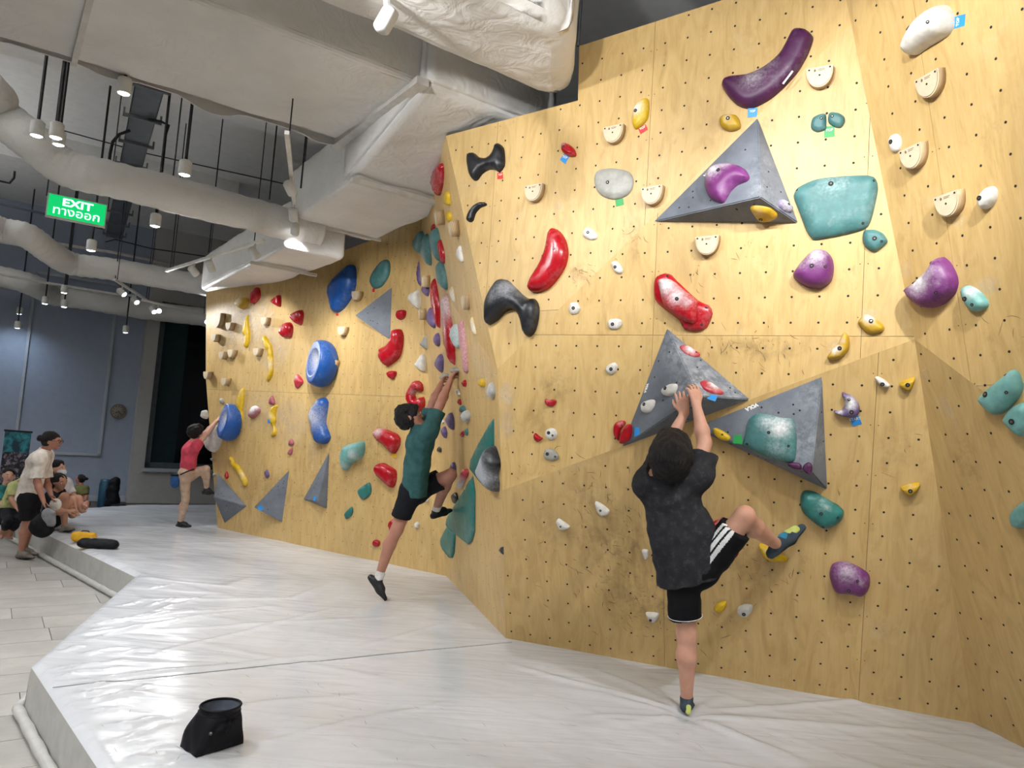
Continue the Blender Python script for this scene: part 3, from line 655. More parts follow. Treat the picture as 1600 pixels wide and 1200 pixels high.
for (x, y, z, lab) in ((8, 372, 3.9, 'round ceiling diffuser at the picture edge near the middle flexible duct'), (10, 446, 3.75, 'round ceiling diffuser at the picture edge below the lowest flexible duct')):
    p = zpl(x, y, z); d = empty('air_diffuser', p); tag(d, lab, 'air diffuser', 'round diffusers')
    for k in range(4): unp(MB().lathe([(0.09+0.08*k, 0.0), (0.12+0.08*k, -0.02), (0.135+0.08*k, -0.02), (0.105+0.08*k, 0.01)], 24, Matrix.Translation(Vector(tuple(p)))).build('diffuser_ring', M_TAPE, None, True), d)
    unp(MB().lathe([(0.36, 0.01), (0.36, 0.05), (0.2, 0.12)], 24, Matrix.Translation(Vector(tuple(p)))).build('diffuser_neck', M_ROD, None, True), d)
# exit sign
def text_mesh(body, size, mat, name='lettering', extrude=0.0008, align='CENTER', bold=0.0, sx=1.0):
    cu = bpy.data.curves.new(name, 'FONT'); cu.body = body; cu.size = size; cu.extrude = extrude; cu.align_x = align; cu.align_y = 'CENTER'; cu.offset = bold; cu.resolution_u = 3
    tmp = bpy.data.objects.new(name, cu); col.objects.link(tmp); bpy.context.view_layer.update()
    me = bpy.data.meshes.new_from_object(tmp.evaluated_get(bpy.context.evaluated_depsgraph_get()))
    bpy.data.objects.remove(tmp); me.name = name; me.materials.clear()
    if sx != 1.0:
        for v in me.vertices: v.co.x *= sx
    return link(name, me, None, mat)
M_EXG = plain('exit_green_lit', (0.0, 0.20, 0.045, 1), 0.4, emit=(0.0, 0.62, 0.16, 1), estr=0.85, var=0.02)
M_EXW = plain('exit_letters_lit', (0.8, 0.9, 0.9, 1), 0.4, emit=(0.75, 1.0, 0.98, 1), estr=0.95, var=0.02)
ez = 3.55; eL = zpl(84, 322, ez); eR = at(157, 334, (W.T@(eL-O))[2]-0.0)
eR = np.array([eR[0], eR[1], eL[2]])
ctr_e = zpl(120.5, 328, ez); exd = unit(DA); sw = 0.50; sh = 0.215
ey_ = np.array([0, 0, 1.0]); en = np.cross(exd, ey_)
ex = empty('exit_sign', ctr_e); tag(ex, 'lit green exit sign with white English and Thai lettering hanging from the ceiling', 'exit sign')
Me = mat4(ctr_e, exd, ey_, en)
unp(MB().box((-sw/2-0.012, -sh/2-0.02, -0.03), (sw/2+0.012, sh/2+0.008, -0.002), Me).build('sign_case', M_TAPE), ex)
unp(MB().box((-sw/2, -sh/2, -0.003), (sw/2, sh/2, 0.002), Me).build('sign_face', M_EXG), ex)
for s_, z_, sz, bo, sx in (('EXIT', 0.047, 0.105, 0.0035, 1.25), ('ทางออก', -0.045, 0.115, 0.0010, 1.12)):
    o = text_mesh(s_, sz, M_EXW, 'lettering', bold=bo, sx=sx); o.matrix_world = Me@Matrix.Translation((0, z_, 0.0035)); unp(o, ex)
for x in (-sw/2-0.02, sw/2+0.02): unp(MB().tube([np.array(Me@Vector((x, 0.08, -0.015))), np.array(Me@Vector((x, 0.08, -0.015)))+np.array([0, 0, CEIL-ez-0.08])], 0.007, 6).build('hanger_rod', M_ROD), ex)

# ------------------------------------------------------------------ lamps
M_LAMPW = plain('lamp_white', srgb(214, 212, 206), 0.4)
M_BULB = plain('lamp_lens_lit', (1, 1, 1, 1), 0.4, emit=(0.93, 0.97, 1.0, 1), estr=14.0, var=0.0)
M_BULBC = plain('lamp_lens_cool', (1, 1, 1, 1), 0.4, emit=(0.70, 0.88, 1.0, 1), estr=9.0, var=0.0)
def spot(o, loc, target, watts, angle, blend=0.5, size=0.04, color=(0.97, 0.98, 1.0)):
    L = bpy.data.lights.new('lamp_light', 'SPOT'); L.energy = watts; L.spot_size = math.radians(angle); L.spot_blend = blend; L.shadow_soft_size = size; L.color = color
    lo = bpy.data.objects.new('lamp_light', L); col.objects.link(lo); d = unit(np.array(target)-np.array(loc))
    lo.matrix_world = Matrix.Translation(Vector(tuple(loc)))@Vector(tuple(d)).to_track_quat('-Z', 'Y').to_matrix().to_4x4()
    if o is not None: lo.parent = o; lo.matrix_parent_inverse = Matrix.Translation(-Vector(o.location))
    return lo
def lamp_head(root, p, d, r=0.045, L=0.12, mat=None, lens=None):
    """cylindrical can pointing along d with a lit lens"""
    d = unit(d); R = Vector(tuple(d)).to_track_quat('Z', 'Y').to_matrix().to_4x4(); M = Matrix.Translation(Vector(tuple(p)))@R
    unp(MB().lathe([(r*0.7, -L), (r, -L+0.015), (r, -0.012), (r*0.96, 0.0), (r*0.82, -0.006)], 16, M).build('lamp_can', mat or M_LAMPW, None, True), root)
    unp(MB().lathe([(r*0.80, -0.004), (r*0.5, 0.004), (0.002, 0.007)], 16, M).build('lens', lens or M_BULB, None, True), root)
def pendant(x, y, z, label, watts=9, cool=False, double=0):
    p = zpl(x, y, z); root = empty('pendant_spotlight', p); tag(root, label, 'lamp', 'pendant can lights')
    unp(MB().tube([p+np.array([0, 0, 0.11]), np.array([p[0], p[1], CEIL])], 0.014, 6).build('stem', M_ROD), root)
    lamp_head(root, p, (0, 0, -1), 0.052, 0.13, None, M_BULBC if cool else M_BULB)
    if watts: spot(root, p-np.array([0, 0, 0.02]), p-np.array([0, 0, 3]), watts, 112 if not cool else 150, 0.9, 0.05, (0.66, 0.82, 1.0) if cool else (0.95, 0.975, 1.0))
PEND = [(57, 213, 3.7, 'black-stemmed pendant can light far left over the bent flexible duct', 60, 0), (87, 216, 3.7, 'front pendant can light of the close pair at the duct bend', 60, 0), (91, 227, 3.8, 'rear pendant can light of the close pair at the duct bend', 0, 0),
        (193, 147, 4.0, 'pendant can light just under the wide duct edge', 60, 0), (288, 274, 3.58, 'pendant can light over the straight upper flexible duct', 60, 0), (242, 354, 3.4, 'small pendant can light right of the exit sign', 80, 0), (142, 392, 3.35, 'pendant can light below the exit sign', 80, 0),
        (70, 475, 3.3, 'pendant can light over the lowest flexible duct bend', 80, 0), (100, 458, 3.4, 'upper pendant can light left of the low track', 80, 0), (100, 480, 3.25, 'small pendant can light hanging lower left of the track', 0, 0),
        (30, 491, 3.25, 'cool upper pendant light against the far wall at the picture edge', 34, 1), (27, 513, 2.92, 'cool lower pendant light against the far wall at the picture edge', 0, 1), (196, 520, 2.95, 'cool pendant light hanging in front of the far wall panels', 34, 1)]
for x, y, z, lab, wts, cool in PEND: pendant(x, y, z, lab, wts, bool(cool))
def track(name, label, p, q, heads, tw=0.018):
    root = empty(name, p); tag(root, label, 'track light')
    d = unit(q-p); Mx = mat4(p, d, unit(np.cross([0, 0, 1.0], d)), np.cross(d, unit(np.cross([0, 0, 1.0], d)))); L = np.linalg.norm(q-p)
    unp(MB().box((0, -tw, 0), (L, tw, 0.03), Mx).build('track_rail', M_LAMPW), root)
    for t in (0.08, 0.92): unp(MB().tube([p+(q-p)*t+np.array([0, 0, 0.02]), p+(q-p)*t+np.array([0, 0, (CEIL if not (t < 0.5 and abs(p[2]-3.75) < 0.01) else 4.15)-p[2]])], 0.006, 6).build('hanger_rod', M_ROD), root)
    for (t, tgt, wts, ang, on) in heads:
        h = p+(q-p)*t+np.array([0, 0, -0.10]); dd = unit(np.array(tgt)-h)
        unp(MB().tube([h+np.array([0, 0, 0.10]), h+np.array([0, 0, 0.03]), h-dd*0.03], 0.012, 6).build('lamp_arm', M_LAMPW), root)
        lamp_head(root, h+dd*0.06, dd, 0.045, 0.13, None, M_BULB if on else M_LAMPW)
        if wts: spot(root, h+dd*0.075, tgt, wts, ang, 0.55)
    return root
KEY = 1.0
track('lamp_track', 'white lamp track with spotlights hanging below the ceiling beside the branch duct', zpl(448, 210, 3.75), zpl(466, 378, 3.72), [(0.30, hit(600, 600, PH), 105*KEY, 75, True), (0.55, hit(480, 640, PH), 0, 60, False), (0.72, hit(430, 640, PH), 95*KEY, 75, True), (0.96, zpl(520, 395, 3.5), 26*KEY, 70, True)])
track('lamp_track', 'slanting white lamp track in front of the far wall top', zpl(260, 425, 3.45), zpl(412, 377, 3.45), [(0.34, hit(420, 560, PH), 75*KEY, 75, True), (0.52, hit(420, 640, PH), 0, 60, False), (0.93, hit(560, 640, PH), 95*KEY, 80, True)])
track('lamp_track', 'low white lamp track over the far end of the pad', zpl(178, 438, 3.4), zpl(232, 472, 3.4), [(0.22, hit(380, 620, PH), 90*KEY, 75, True), (0.6, hit(400, 700, PH), 60*KEY, 75, True)])
track('lamp_track', 'lowest white lamp track meeting the far wall', zpl(222, 470, 3.3), zpl(326, 495, 3.3), [(0.22, hit(400, 500, PH), 60*KEY, 80, True), (0.16, hit(380, 700, PH), 20*KEY, 80, True), (0.97, hit(400, 490, PH), 45*KEY, 90, True)])
# spotlights overhead, out of the picture, trained on the main wall
track('lamp_track', 'white lamp track overhead trained on the main wall', np.array([-1.5, 3.5, 4.1]), np.array([1.3, 1.9, 4.1]), [(0.05, hit(835, 300, PA), 125*KEY, 60, True), (0.36, hit(1040, 190, PA), 105*KEY, 74, True), (0.62, hit(1490, 300, PF), 170*KEY, 76, True), (0.88, hit(1230, 150, PB), 118*KEY, 84, True)])
track('lamp_track', 'white lamp track overhead beside the steep facet', np.array([1.7, 2.2, 4.1]), np.array([2.4, 1.6, 4.1]), [(0.3, hit(1060, 660, PB), 250*KEY, 64, True)])
track('lamp_track', 'white lamp track overhead trained on the side wall and pad', np.array([-2.6, 3.2, 4.0]), np.array([-3.6, 4.6, 4.0]), [(0.2, hit(735, 480, PG2), 165*KEY, 60, True), (0.6, zpl(420, 1000), 150*KEY, 100, True)])
ln = empty('track_spotlight', zpl(611, 12, 3.95)); tag(ln, 'white can spotlight mounted under the rounded duct', 'lamp')
pp = zpl(611, 18, 3.93); lamp_head(ln, pp, unit(np.array([0.35, 0.2, 1.0])), 0.05, 0.14); 
unp(MB().tube([pp+np.array([-0.02, 0, 0.0]), zpl(603, -12, 4.2)], 0.02, 8).build('lamp_arm', M_LAMPW), ln)

# fill lights added out of view to brighten the pad and the ceiling
for k, (x, y) in enumerate(((-3.6, 0.6), (0.6, -2.6), (-6.8, 3.4), (-3.0, -4.0), (2.6, -1.2), (-10.0, 8.0))):
    p = np.array([x, y, 3.75]); root = empty('pendant_spotlight', p); tag(root, ('added up and down fill light over the tiles beside the near pad corner', 'added up and down fill light behind the camera', 'added up and down fill light over the tiles left of the view', 'added up and down fill light far behind the camera', 'added up and down fill light near the steep facet', 'added up and down fill light over the far tiles outside the view')[k], 'lamp', 'added unseen fill lights')
    unp(MB().tube([p+np.array([0, 0, 0.11]), np.array([p[0], p[1], CEIL])], 0.014, 6).build('stem', M_ROD), root); lamp_head(root, p, (0, 0, -1), 0.052, 0.13)
    spot(root, p-np.array([0, 0, 0.02]), p-np.array([0, 0, 3]), (440, 380, 430, 340, 240, 400)[k], 118, 0.7, 0.06, (0.95, 0.975, 1.0))
    lamp_head(root, p+np.array([0, 0, 0.15]), (0, 0, 1), 0.052, 0.03); spot(root, p+np.array([0, 0, 0.18]), p+np.array([0, 0, 3]), 850, 170, 0.6, 0.06, (0.95, 0.975, 1.0))  # upward head and spot added only to lift the ceiling brightness
# ------------------------------------------------------------------ climbing holds
def hold_mat(name, color, rough=0.5, chalk=(0.70, 0.69, 0.68, 1), speck=0.0):
    color = tuple(c*0.78 for c in color[:3])+(1,); t = NT(name); v = t.coord(); nz = t.noise(v, 18, 4)
    c2 = tuple(c*0.82 for c in color[:3])+(1,); c3 = tuple(min(1, c*1.15) for c in color[:3])+(1,)
    c = t.ramp(nz, [(0.3, c2), (0.7, c3)])
    at_ = t.n('ShaderNodeAttribute', attribute_name='chalk'); n2 = t.noise(v, 55, 4, 0.7)
    mr = t.n('ShaderNodeMath', operation='MULTIPLY_ADD'); t.l(n2, mr.inputs[0]); mr.inputs[1].default_value = 1.9; mr.inputs[2].default_value = -0.98
    ad = t.n('ShaderNodeMath', operation='ADD'); t.l(at_.outputs['Fac'], ad.inputs[0]); t.l(mr.outputs[0], ad.inputs[1])
    mu = t.n('ShaderNodeMath', operation='MULTIPLY'); t.l(ad.outputs[0], mu.inputs[0]); t.l(at_.outputs['Fac'], mu.inputs[1]); mu.use_clamp = True
    c = t.mix(mu.outputs[0], c, chalk)
    dust = t.ramp(t.noise(v, 7, 5, 0.7), [(0.55, (0, 0, 0)), (0.85, (0.22, 0.22, 0.22))]); c = t.mix(dust, c, chalk)
    rr = t.n('ShaderNodeMix', data_type='FLOAT'); t.l(mu.outputs[0], rr.inputs[0]); rr.inputs[2].default_value = rough; rr.inputs[3].default_value = 0.85
    t.set(c, rr.outputs[0], spec=0.45); t.bump(n2, 0.12, 0.002); return t.m
HM_ = dict(
    red=hold_mat('hold_red', srgb(186, 20, 34), 0.24), black=hold_mat('hold_black', srgb(30, 31, 35), 0.38, (0.36, 0.37, 0.39, 1)), yellow=hold_mat('hold_yellow', srgb(226, 184, 20), 0.45),
    mustard=hold_mat('hold_mustard', srgb(206, 164, 36), 0.45), white=hold_mat('hold_white', srgb(232, 228, 218), 0.5), grey=hold_mat('hold_grey', srgb(172, 170, 160), 0.45),
    purple=hold_mat('hold_purple', srgb(82, 30, 76), 0.45), violet=hold_mat('hold_violet', srgb(122, 52, 118), 0.42), lilac=hold_mat('hold_lilac', srgb(104, 82, 128), 0.5),
    teal=hold_mat('hold_teal', srgb(76, 128, 126), 0.5), mint=hold_mat('hold_mint', srgb(120, 176, 168), 0.45), deepteal=hold_mat('hold_deep_teal', srgb(46, 126, 118), 0.45), blue=hold_mat('hold_blue', srgb(22, 86, 166), 0.4),
    pink=hold_mat('hold_pink', srgb(176, 96, 104), 0.5), wood=plain('hold_birch', srgb(206, 188, 158), 0.55, var=0.12), rose=hold_mat('hold_rose', srgb(196, 52, 62), 0.35))
M_WOODSIDE = None
def woodside():
    t = NT('ply_layers'); v = t.coord(); w = t.n('ShaderNodeTexWave', wave_type='BANDS', bands_direction='Z'); w.inputs['Scale'].default_value = 42; t.l(v, w.inputs[0])
    t.set(t.ramp(w.outputs[0], [(0.3, srgb(140, 112, 78)), (0.7, srgb(196, 170, 130))]), 0.6); return t.m
M_WOODSIDE = woodside()
M_BOLT = plain('bolt_steel', srgb(120, 120, 118), 0.35, 0.8); M_PRINT = plain('burnt_print', srgb(110, 92, 70), 0.7); M_WPRINT = plain('white_print', srgb(228, 226, 218), 0.6)
TAGM = dict(red=plain('tag_red', srgb(205, 40, 36), 0.5, var=0.04), blue=plain('tag_blue', srgb(38, 140, 212), 0.5, var=0.04), green=plain('tag_green', srgb(36, 148, 70), 0.5, var=0.04), yellow=plain('tag_yellow', srgb(232, 192, 40), 0.5, var=0.04))
def closed_spline(P, n):
    P = np.asarray(P); k = len(P); out = []
    seg = [np.linalg.norm(P[(i+1) % k]-P[i]) for i in range(k)]; tot = sum(seg)
    for i in range(k):
        p0, p1, p2, p3 = P[i-1], P[i], P[(i+1) % k], P[(i+2) % k]; m = max(2, int(round(n*seg[i]/tot)))
        for j in range(m):
            t = j/m; tau = 0.42
            m1, m2 = (p2-p0)*tau, (p3-p1)*tau
            out.append((2*t**3-3*t**2+1)*p1+(t**3-2*t**2+t)*m1+(-2*t**3+3*t**2)*p2+(t**3-t**2)*m2)
    return np.array(out)
bolt_me = None
def get_bolt():
    global bolt_me
    if bolt_me is None:
        mb = MB(); mb.lathe([(0.0125, -0.006), (0.0125, 0.0015), (0.0085, 0.0018), (0.0078, 0.0009)], 12); mb.lathe([(0.0060, 0.0008), (0.0056, 0.0026), (0.0030, 0.0026)], 8, mi=1)
        bolt_me = mesh('bolt', mb.v, mb.f); bolt_me.materials.append(M_HOLE); bolt_me.materials.append(M_BOLT); bolt_me.polygons.foreach_set('material_index', mb.mi)
    return bolt_me
def put_bolt(parent, pos_local, s=1.0, nrm_=None):
    o = bpy.data.objects.new('bolt', get_bolt()); col.objects.link(o); o.parent = parent; o.location = tuple(pos_local); o.scale = (s, s, s)
    if nrm_ is not None: o.rotation_mode = 'QUATERNION'; o.rotation_quaternion = Vector(tuple(nrm_)).to_track_quat('Z', 'Y')
    return o
SPLIT = {}
def blob(fr, out, depth, color, label, R=None, chalk=(), bolts=(), ramp=None, pw=2.0, cat='climbing hold', name='climbing_hold', group=None, sharp=False, parent=None, res=1.0, base=0.0, mat=None, holes=()):
    """inflated hold over a traced outline (photo pixels on the facet fr)"""
    fr = FR[fr] if isinstance(fr, str) else fr
    P = np.array([fr.px(*q) for q in out]); c = P.mean(0); P = P-c
    B = P if sharp else closed_spline(P, int(40*res))
    ar = sum(B[i][0]*B[(i+1) % len(B)][1]-B[(i+1) % len(B)][0]*B[i][1] for i in range(len(B)))
    if ar < 0: B = B[::-1]
    ext = np.ptp(B, axis=0); big = max(ext); small = min(ext)
    if sharp:
        b2 = []
        for i in range(len(B)):
            a, b = B[i], B[(i+1) % len(B)]; m = max(1, int(np.linalg.norm(b-a)/(big/14))); b2 += [a+(b-a)*j/m for j in range(m)]
        B = np.array(b2)
    st = big/(13*res); gx, gy = np.meshgrid(np.arange(B[:, 0].min(), B[:, 0].max(), st), np.arange(B[:, 1].min(), B[:, 1].max(), st))
    G = np.stack([gx.ravel()+(np.arange(gx.size) % 7)*st*0.01, gy.ravel()], 1); ins = inside(B, G); G = G[ins]; dg = bdist(B, G) if len(G) else np.zeros(0)
    inr = dg.max() if len(dg) else small*0.3
    Rr = inr*0.66 if R is None else min(R*inr, inr*0.98)
    depth = depth*0.85
    T = np.roll(B, -1, 0)-np.roll(B, 1, 0); Nn = np.stack([-T[:, 1], T[:, 0]], 1); Nn /= np.linalg.norm(Nn, axis=1)[:, None]+1e-12
    pts = [B]
    for fct in (0.05, 0.16, 0.36, 0.65):
        q = B+Nn*(Rr*fct); ok = inside(B, q) & (bdist(B, q) > Rr*fct*0.85); q = q[ok]; pts.append(q[::(1 if fct < 0.3 else 2)])
    if len(G): pts.append(G[dg > Rr*0.75])
    A = np.concatenate(pts); nb_ = len(B)
    r = delaunay_2d_cdt([Vector(p) for p in A], [(i, (i+1) % nb_) for i in range(nb_)], [], 1, 1e-7)
    V = np.array([tuple(p) for p in r[0]]); d = bdist(B, V)
    x = np.clip(d/Rr, 0, 1)
    def hgt(V, d):
        x = np.clip(d/Rr, 0, 1); h = depth*np.power(np.maximum(1-np.power(1-x, pw), 0), 1/pw)
        if ramp is not None: h = h*np.clip(1+(V@np.array(ramp[:2]))/(big/2)*1.0, 0.15, 3)
        return h
    h = hgt(V, d); bnd = d < 1e-6
    verts = [(p[0], p[1], hh+base) for p, hh in zip(V, h)]; faces = [tuple(f) for f in r[2]]
    # skirt down into the wall
    bi = [i for i in r[3]] if False else None
    me = mesh(name, verts, faces)
    if len(me.polygons) and sum(p.normal.z for p in me.polygons) < 0: me.flip_normals()
    ca = me.attributes.new('chalk', 'FLOAT', 'POINT'); cv = np.zeros(len(V))
    for (qx, qy, rad, s) in chalk:
        cc = fr.px(qx, qy)-c; rr = np.linalg.norm(fr.px(qx+rad, qy)-fr.px(qx, qy)); cv = np.maximum(cv, s*np.clip(1.25-np.linalg.norm(V-cc, axis=1)/rr, 0, 1))
    ca.data.foreach_set('value', cv.astype(np.float32))
    o = link(name, me, None, mat or HM_[color], True); o.matrix_world = fr.M(fr.pt(*c))
    for q in bolts:
        p = fr.px(q[0], q[1])-c; s = q[2] if len(q) > 2 else 1.0; dd = bdist(B, p); e = 0.006
        hz = hgt(np.array([p]), dd)[0]; hx = hgt(np.array([p+[e, 0]]), bdist(B, p+[e, 0]))[0]-hz; hy = hgt(np.array([p+[0, e]]), bdist(B, p+[0, e]))[0]-hz
        put_bolt(o, (p[0], p[1], hz+base+0.001), s, (-hx/e, -hy/e, 1))
    if parent is not None:
        mw = o.matrix_world.copy(); o.parent = parent; o.matrix_parent_inverse = parent.matrix_world.inverted(); o.matrix_world = mw
    else: tag(o, label, cat, group)
    return o
def z4(L, x0, y0, s): return [(x0+u/s, y0+v/s) for u, v in L]
def tagcard(fr, corners, color, label, text=None, trot=0.0, lift=0.0015):
    fr = FR[fr] if isinstance(fr, str) else fr
    P = np.array([fr.px(*q) for q in corners]); c = P.mean(0); P = P-c
    ar = sum(P[i][0]*P[(i+1) % 4][1]-P[(i+1) % 4][0]*P[i][1] for i in range(4)); P = P if ar > 0 else P[::-1]
    n = len(P); vs = [(*p, 0) for p in P]+[(*p, lift) for p in P]
    me = mesh('route_tag', vs, [tuple(range(n-1, -1, -1)), tuple(range(n, 2*n))]+[(i, (i+1) % n, n+(i+1) % n, n+i) for i in range(n)])
    o = link('route_tag', me, None, TAGM[color]); o.matrix_world = fr.M(fr.pt(*c)); tag(o, label, 'route tag', 'route tags')
    if text:
        w = max(np.ptp(P[:, 0]), np.ptp(P[:, 1])); t_ = text_mesh(text, w*0.30, M_WPRINT, 'lettering', 0.0003, bold=0.0006)
        t_.matrix_world = fr.M(fr.pt(*c))@Matrix.Rotation(trot, 4, 'Z')@Matrix.Translation((0, w*0.14, lift+0.0004)); mw = t_.matrix_world.copy(); t_.parent = o; t_.matrix_parent_inverse = o.matrix_world.inverted(); t_.matrix_world = mw
    return o
d_me = {}
def wood_d(fr, x, y, label, w=0.155, hgt=0.125, th=0.055, rot=0.0, detail=True):
    """half-round plywood pinch, flat side up"""
    fr = FR[fr] if isinstance(fr, str) else fr
    key = (w, hgt, th)
    if key not in d_me:
        pts = [(-w/2, hgt*0.42), (w/2, hgt*0.42)]
        for k in range(1, 16):
            a = math.pi*k/16; pts.append((w/2*math.cos(a)*1.0, hgt*0.42-hgt*math.sin(a)**0.8*0.98-0.004))
        pts = [np.array(p) for p in pts[1:]+[pts[0]]] ; pts = pts[::-1]
        bm = bmesh.new(); vs = [bm.verts.new((p[0], p[1], 0)) for p in pts]; f = bm.faces.new(vs); f.normal_update()
        if f.normal.z < 0: f.normal_flip()
        r = bmesh.ops.extrude_face_region(bm, geom=[f]); tv = [v for v in r['geom'] if isinstance(v, bmesh.types.BMVert)]
        for v in tv: v.co.z = th; v.co.x *= 0.97; v.co.y = v.co.y*0.97
        bmesh.ops.recalc_face_normals(bm, faces=bm.faces)
        tope = [e for e in bm.edges if all(v.co.z > th*0.9 for v in e.verts)]
        bmesh.ops.bevel(bm, geom=tope, offset=0.006, segments=2, affect='EDGES')
        for f in bm.faces: f.material_index = 0 if f.normal.z > 0.5 else 1; f.smooth = f.normal.z < 0.5
        me = bpy.data.meshes.new('wooden_hold'); bm.to_mesh(me); bm.free(); me.materials.append(HM_['wood']); me.materials.append(M_WOODSIDE); d_me[key] = me
    me = d_me[key]; o = bpy.data.objects.new('wooden_hold', me); col.objects.link(o)
    o.matrix_world = fr.M(hit(x, y, fr.pl, 0.0))@Matrix.Rotation(rot, 4, 'Z'); tag(o, label, 'climbing hold', 'half-round wooden holds')
    if detail:
        for p in ((-w*0.38, hgt*0.30), (w*0.38, hgt*0.30), (0.0, -hgt*0.02)):
            b = MB().lathe([(0.006, 0), (0.006, 0.0006)], 8).build('screw_hole', M_HOLE, o); b.location = (p[0], p[1], th+0.0002)
        mb = MB(); mb.box((-0.030, hgt*0.17, 0), (-0.022, hgt*0.30, 0.0004)).box((-0.033, hgt*0.21, 0), (-0.019, hgt*0.25, 0.0005)); mb.box((-0.010, hgt*0.26, 0), (0.030, hgt*0.285, 0.0004)).box((-0.010, hgt*0.20, 0), (0.024, hgt*0.225, 0.0004))
        b = mb.build('burnt_logo', M_PRINT, o); b.location = (0, 0, th+0.0002)
    return o
# --- volumes
def vol_mat():
    t = NT('grey_volume_paint'); v = t.coord(); n1 = t.noise(v, 5, 6, 0.6); n2 = t.noise(v, 16, 5, 0.75)
    c = t.ramp(n1, [(0.3, srgb(94, 99, 106)), (0.7, srgb(116, 121, 129))])
    at_ = t.n('ShaderNodeAttribute', attribute_name='chalk'); mr = t.n('ShaderNodeMath', operation='MULTIPLY_ADD'); t.l(n2, mr.inputs[0]); mr.inputs[1].default_value = 2.4; mr.inputs[2].default_value = -1.0; mr.use_clamp = True
    mu = t.n('ShaderNodeMath', operation='MULTIPLY'); t.l(mr.outputs[0], mu.inputs[0]); t.l(at_.outputs['Fac'], mu.inputs[1]); mu.use_clamp = True
    c = t.mix(mu.outputs[0], c, (0.66, 0.68, 0.70, 1))
    c = t.mix(t.ramp(t.noise(v, 8, 5, 0.7), [(0.56, (0, 0, 0)), (0.75, (0.35, 0.35, 0.35))]), c, srgb(66, 68, 74))
    t.set(c, 0.62, spec=0.3); t.bump(t.noise(v, 320, 2), 0.35, 0.002); return t.m
M_VOL = vol_mat()
class Face(Fr):
    pass
def volume(fr, base_px, apex_px, h, label, chalk=(), logo=None, holes=12, seed=0):
    fr = FR[fr]; bp_ = [hit(*q, fr.pl) for q in base_px]; ap = hit(*apex_px, fr.pl, h); c = sum(bp_)/len(bp_)
    V = bp_+[ap]; L = [(p-c) for p in V]; loc = [np.array([l@fr.ex, l@fr.ey, l@fr.n]) for l in L]; n = len(bp_)
    bm = bmesh.new(); vs = [bm.verts.new(tuple(l)) for l in loc]
    for i in range(n): bm.faces.new([vs[i], vs[(i+1) % n], vs[n]])
    bm.faces.new(vs[:n]); bmesh.ops.recalc_face_normals(bm, faces=bm.faces)
    bmesh.ops.bevel(bm, geom=list(bm.edges), offset=0.006, segments=2, affect='EDGES')
    bmesh.ops.triangulate(bm, faces=bm.faces)
    for _ in range(5):
        lg = [e for e in bm.edges if e.calc_length() > 0.07]
        if lg: bmesh.ops.subdivide_edges(bm, edges=lg, cuts=1); bmesh.ops.triangulate(bm, faces=bm.faces)
    me = bpy.data.meshes.new('wall_volume'); bm.to_mesh(me); bm.free(); o = link('wall_volume', me, None, M_VOL); o.matrix_world = fr.M(c)
    mw = np.array(o.matrix_world); cv = np.zeros(len(me.vertices)); P = np.array([v.co[:] for v in me.vertices])@mw[:3, :3].T+mw[:3, 3]
    px = np.array([pix(p) for p in P])
    for (x, y, r, s) in chalk: cv = np.maximum(cv, s*np.clip(1.25-np.hypot(px[:, 0]-x, px[:, 1]-y)/r, 0, 1))
    # ridge chalk
    me.attributes.new('chalk', 'FLOAT', 'POINT').data.foreach_set('value', cv.astype(np.float32))
    tag(o, label, 'wall volume', 'grey triangular volumes')
    faces = [Fr(pl3(bp_[i], bp_[(i+1) % n], ap)) for i in range(n)]
    for i in range(n): faces[i].tri = (bp_[i], bp_[(i+1) % n], ap)
    rr = random.Random(seed); mb = MB()
    for i in range(n):
        f = faces[i]; A_, B_, C_ = bp_[i], bp_[(i+1) % n], ap
        for _ in range(max(1, int(holes*np.linalg.norm(np.cross(B_-A_, C_-A_))/0.45))):
            u, v = sorted((rr.uniform(0.08, 0.92), rr.uniform(0.08, 0.92))); p = A_*u+B_*(v-u)+C_*(1-v)
            if min(u, v-u, 1-v) < 0.08: continue
            M = np.array(o.matrix_world.inverted()@f.M(p)); 
            vs_ = [(M@np.array([0.0065*math.cos(a), 0.0065*math.sin(a), 0.0015, 1]))[:3] for a in np.arange(8)*math.pi/4]; mb.add(vs_, [tuple(range(8))])
    hb = mb.build('bolt_holes', M_HOLE, o); hb['kind'] = 'stuff'
    if logo:
        i, x, y, x2, y2 = logo[:5]; f = faces[i]; p = hit(x, y, f.pl); q = hit(x2, y2, f.pl); d = unit(q-p)
        t_ = text_mesh('VOLA', np.linalg.norm(q-p)*0.42, M_WPRINT, 'lettering', 0.0004, bold=0.0022); up_ = np.cross(f.n, d)
        t_.matrix_world = mat4((p+q)/2+f.n*0.0016, d, up_, f.n); m2 = t_.matrix_world.copy(); t_.parent = o; t_.matrix_parent_inverse = o.matrix_world.inverted(); t_.matrix_world = m2
    return o, faces
V1, V1f = volume('B', [(1184, 183), (1020, 347), (1248, 349)], (1188, 308), 0.24, 'large grey pyramid volume above, carrying a purple hold', [(1188, 260, 40, 0.25), (1215, 330, 30, 0.4), (1190, 300, 25, 0.5)], (0, 1115, 262, 1101, 275), seed=1)
V2, V2f = volume('B', [(1042, 512), (971, 699), (1173, 624)], (1093, 619), 0.26, 'grey pyramid volume gripped by the black-shirted climber', [(1090, 600, 42, 1.0), (1062, 560, 26, 0.9), (1150, 612, 30, 0.8), (1130, 590, 30, 0.6), (1050, 540, 20, 0.8)], (0, 1012, 600, 1008, 613), seed=2)
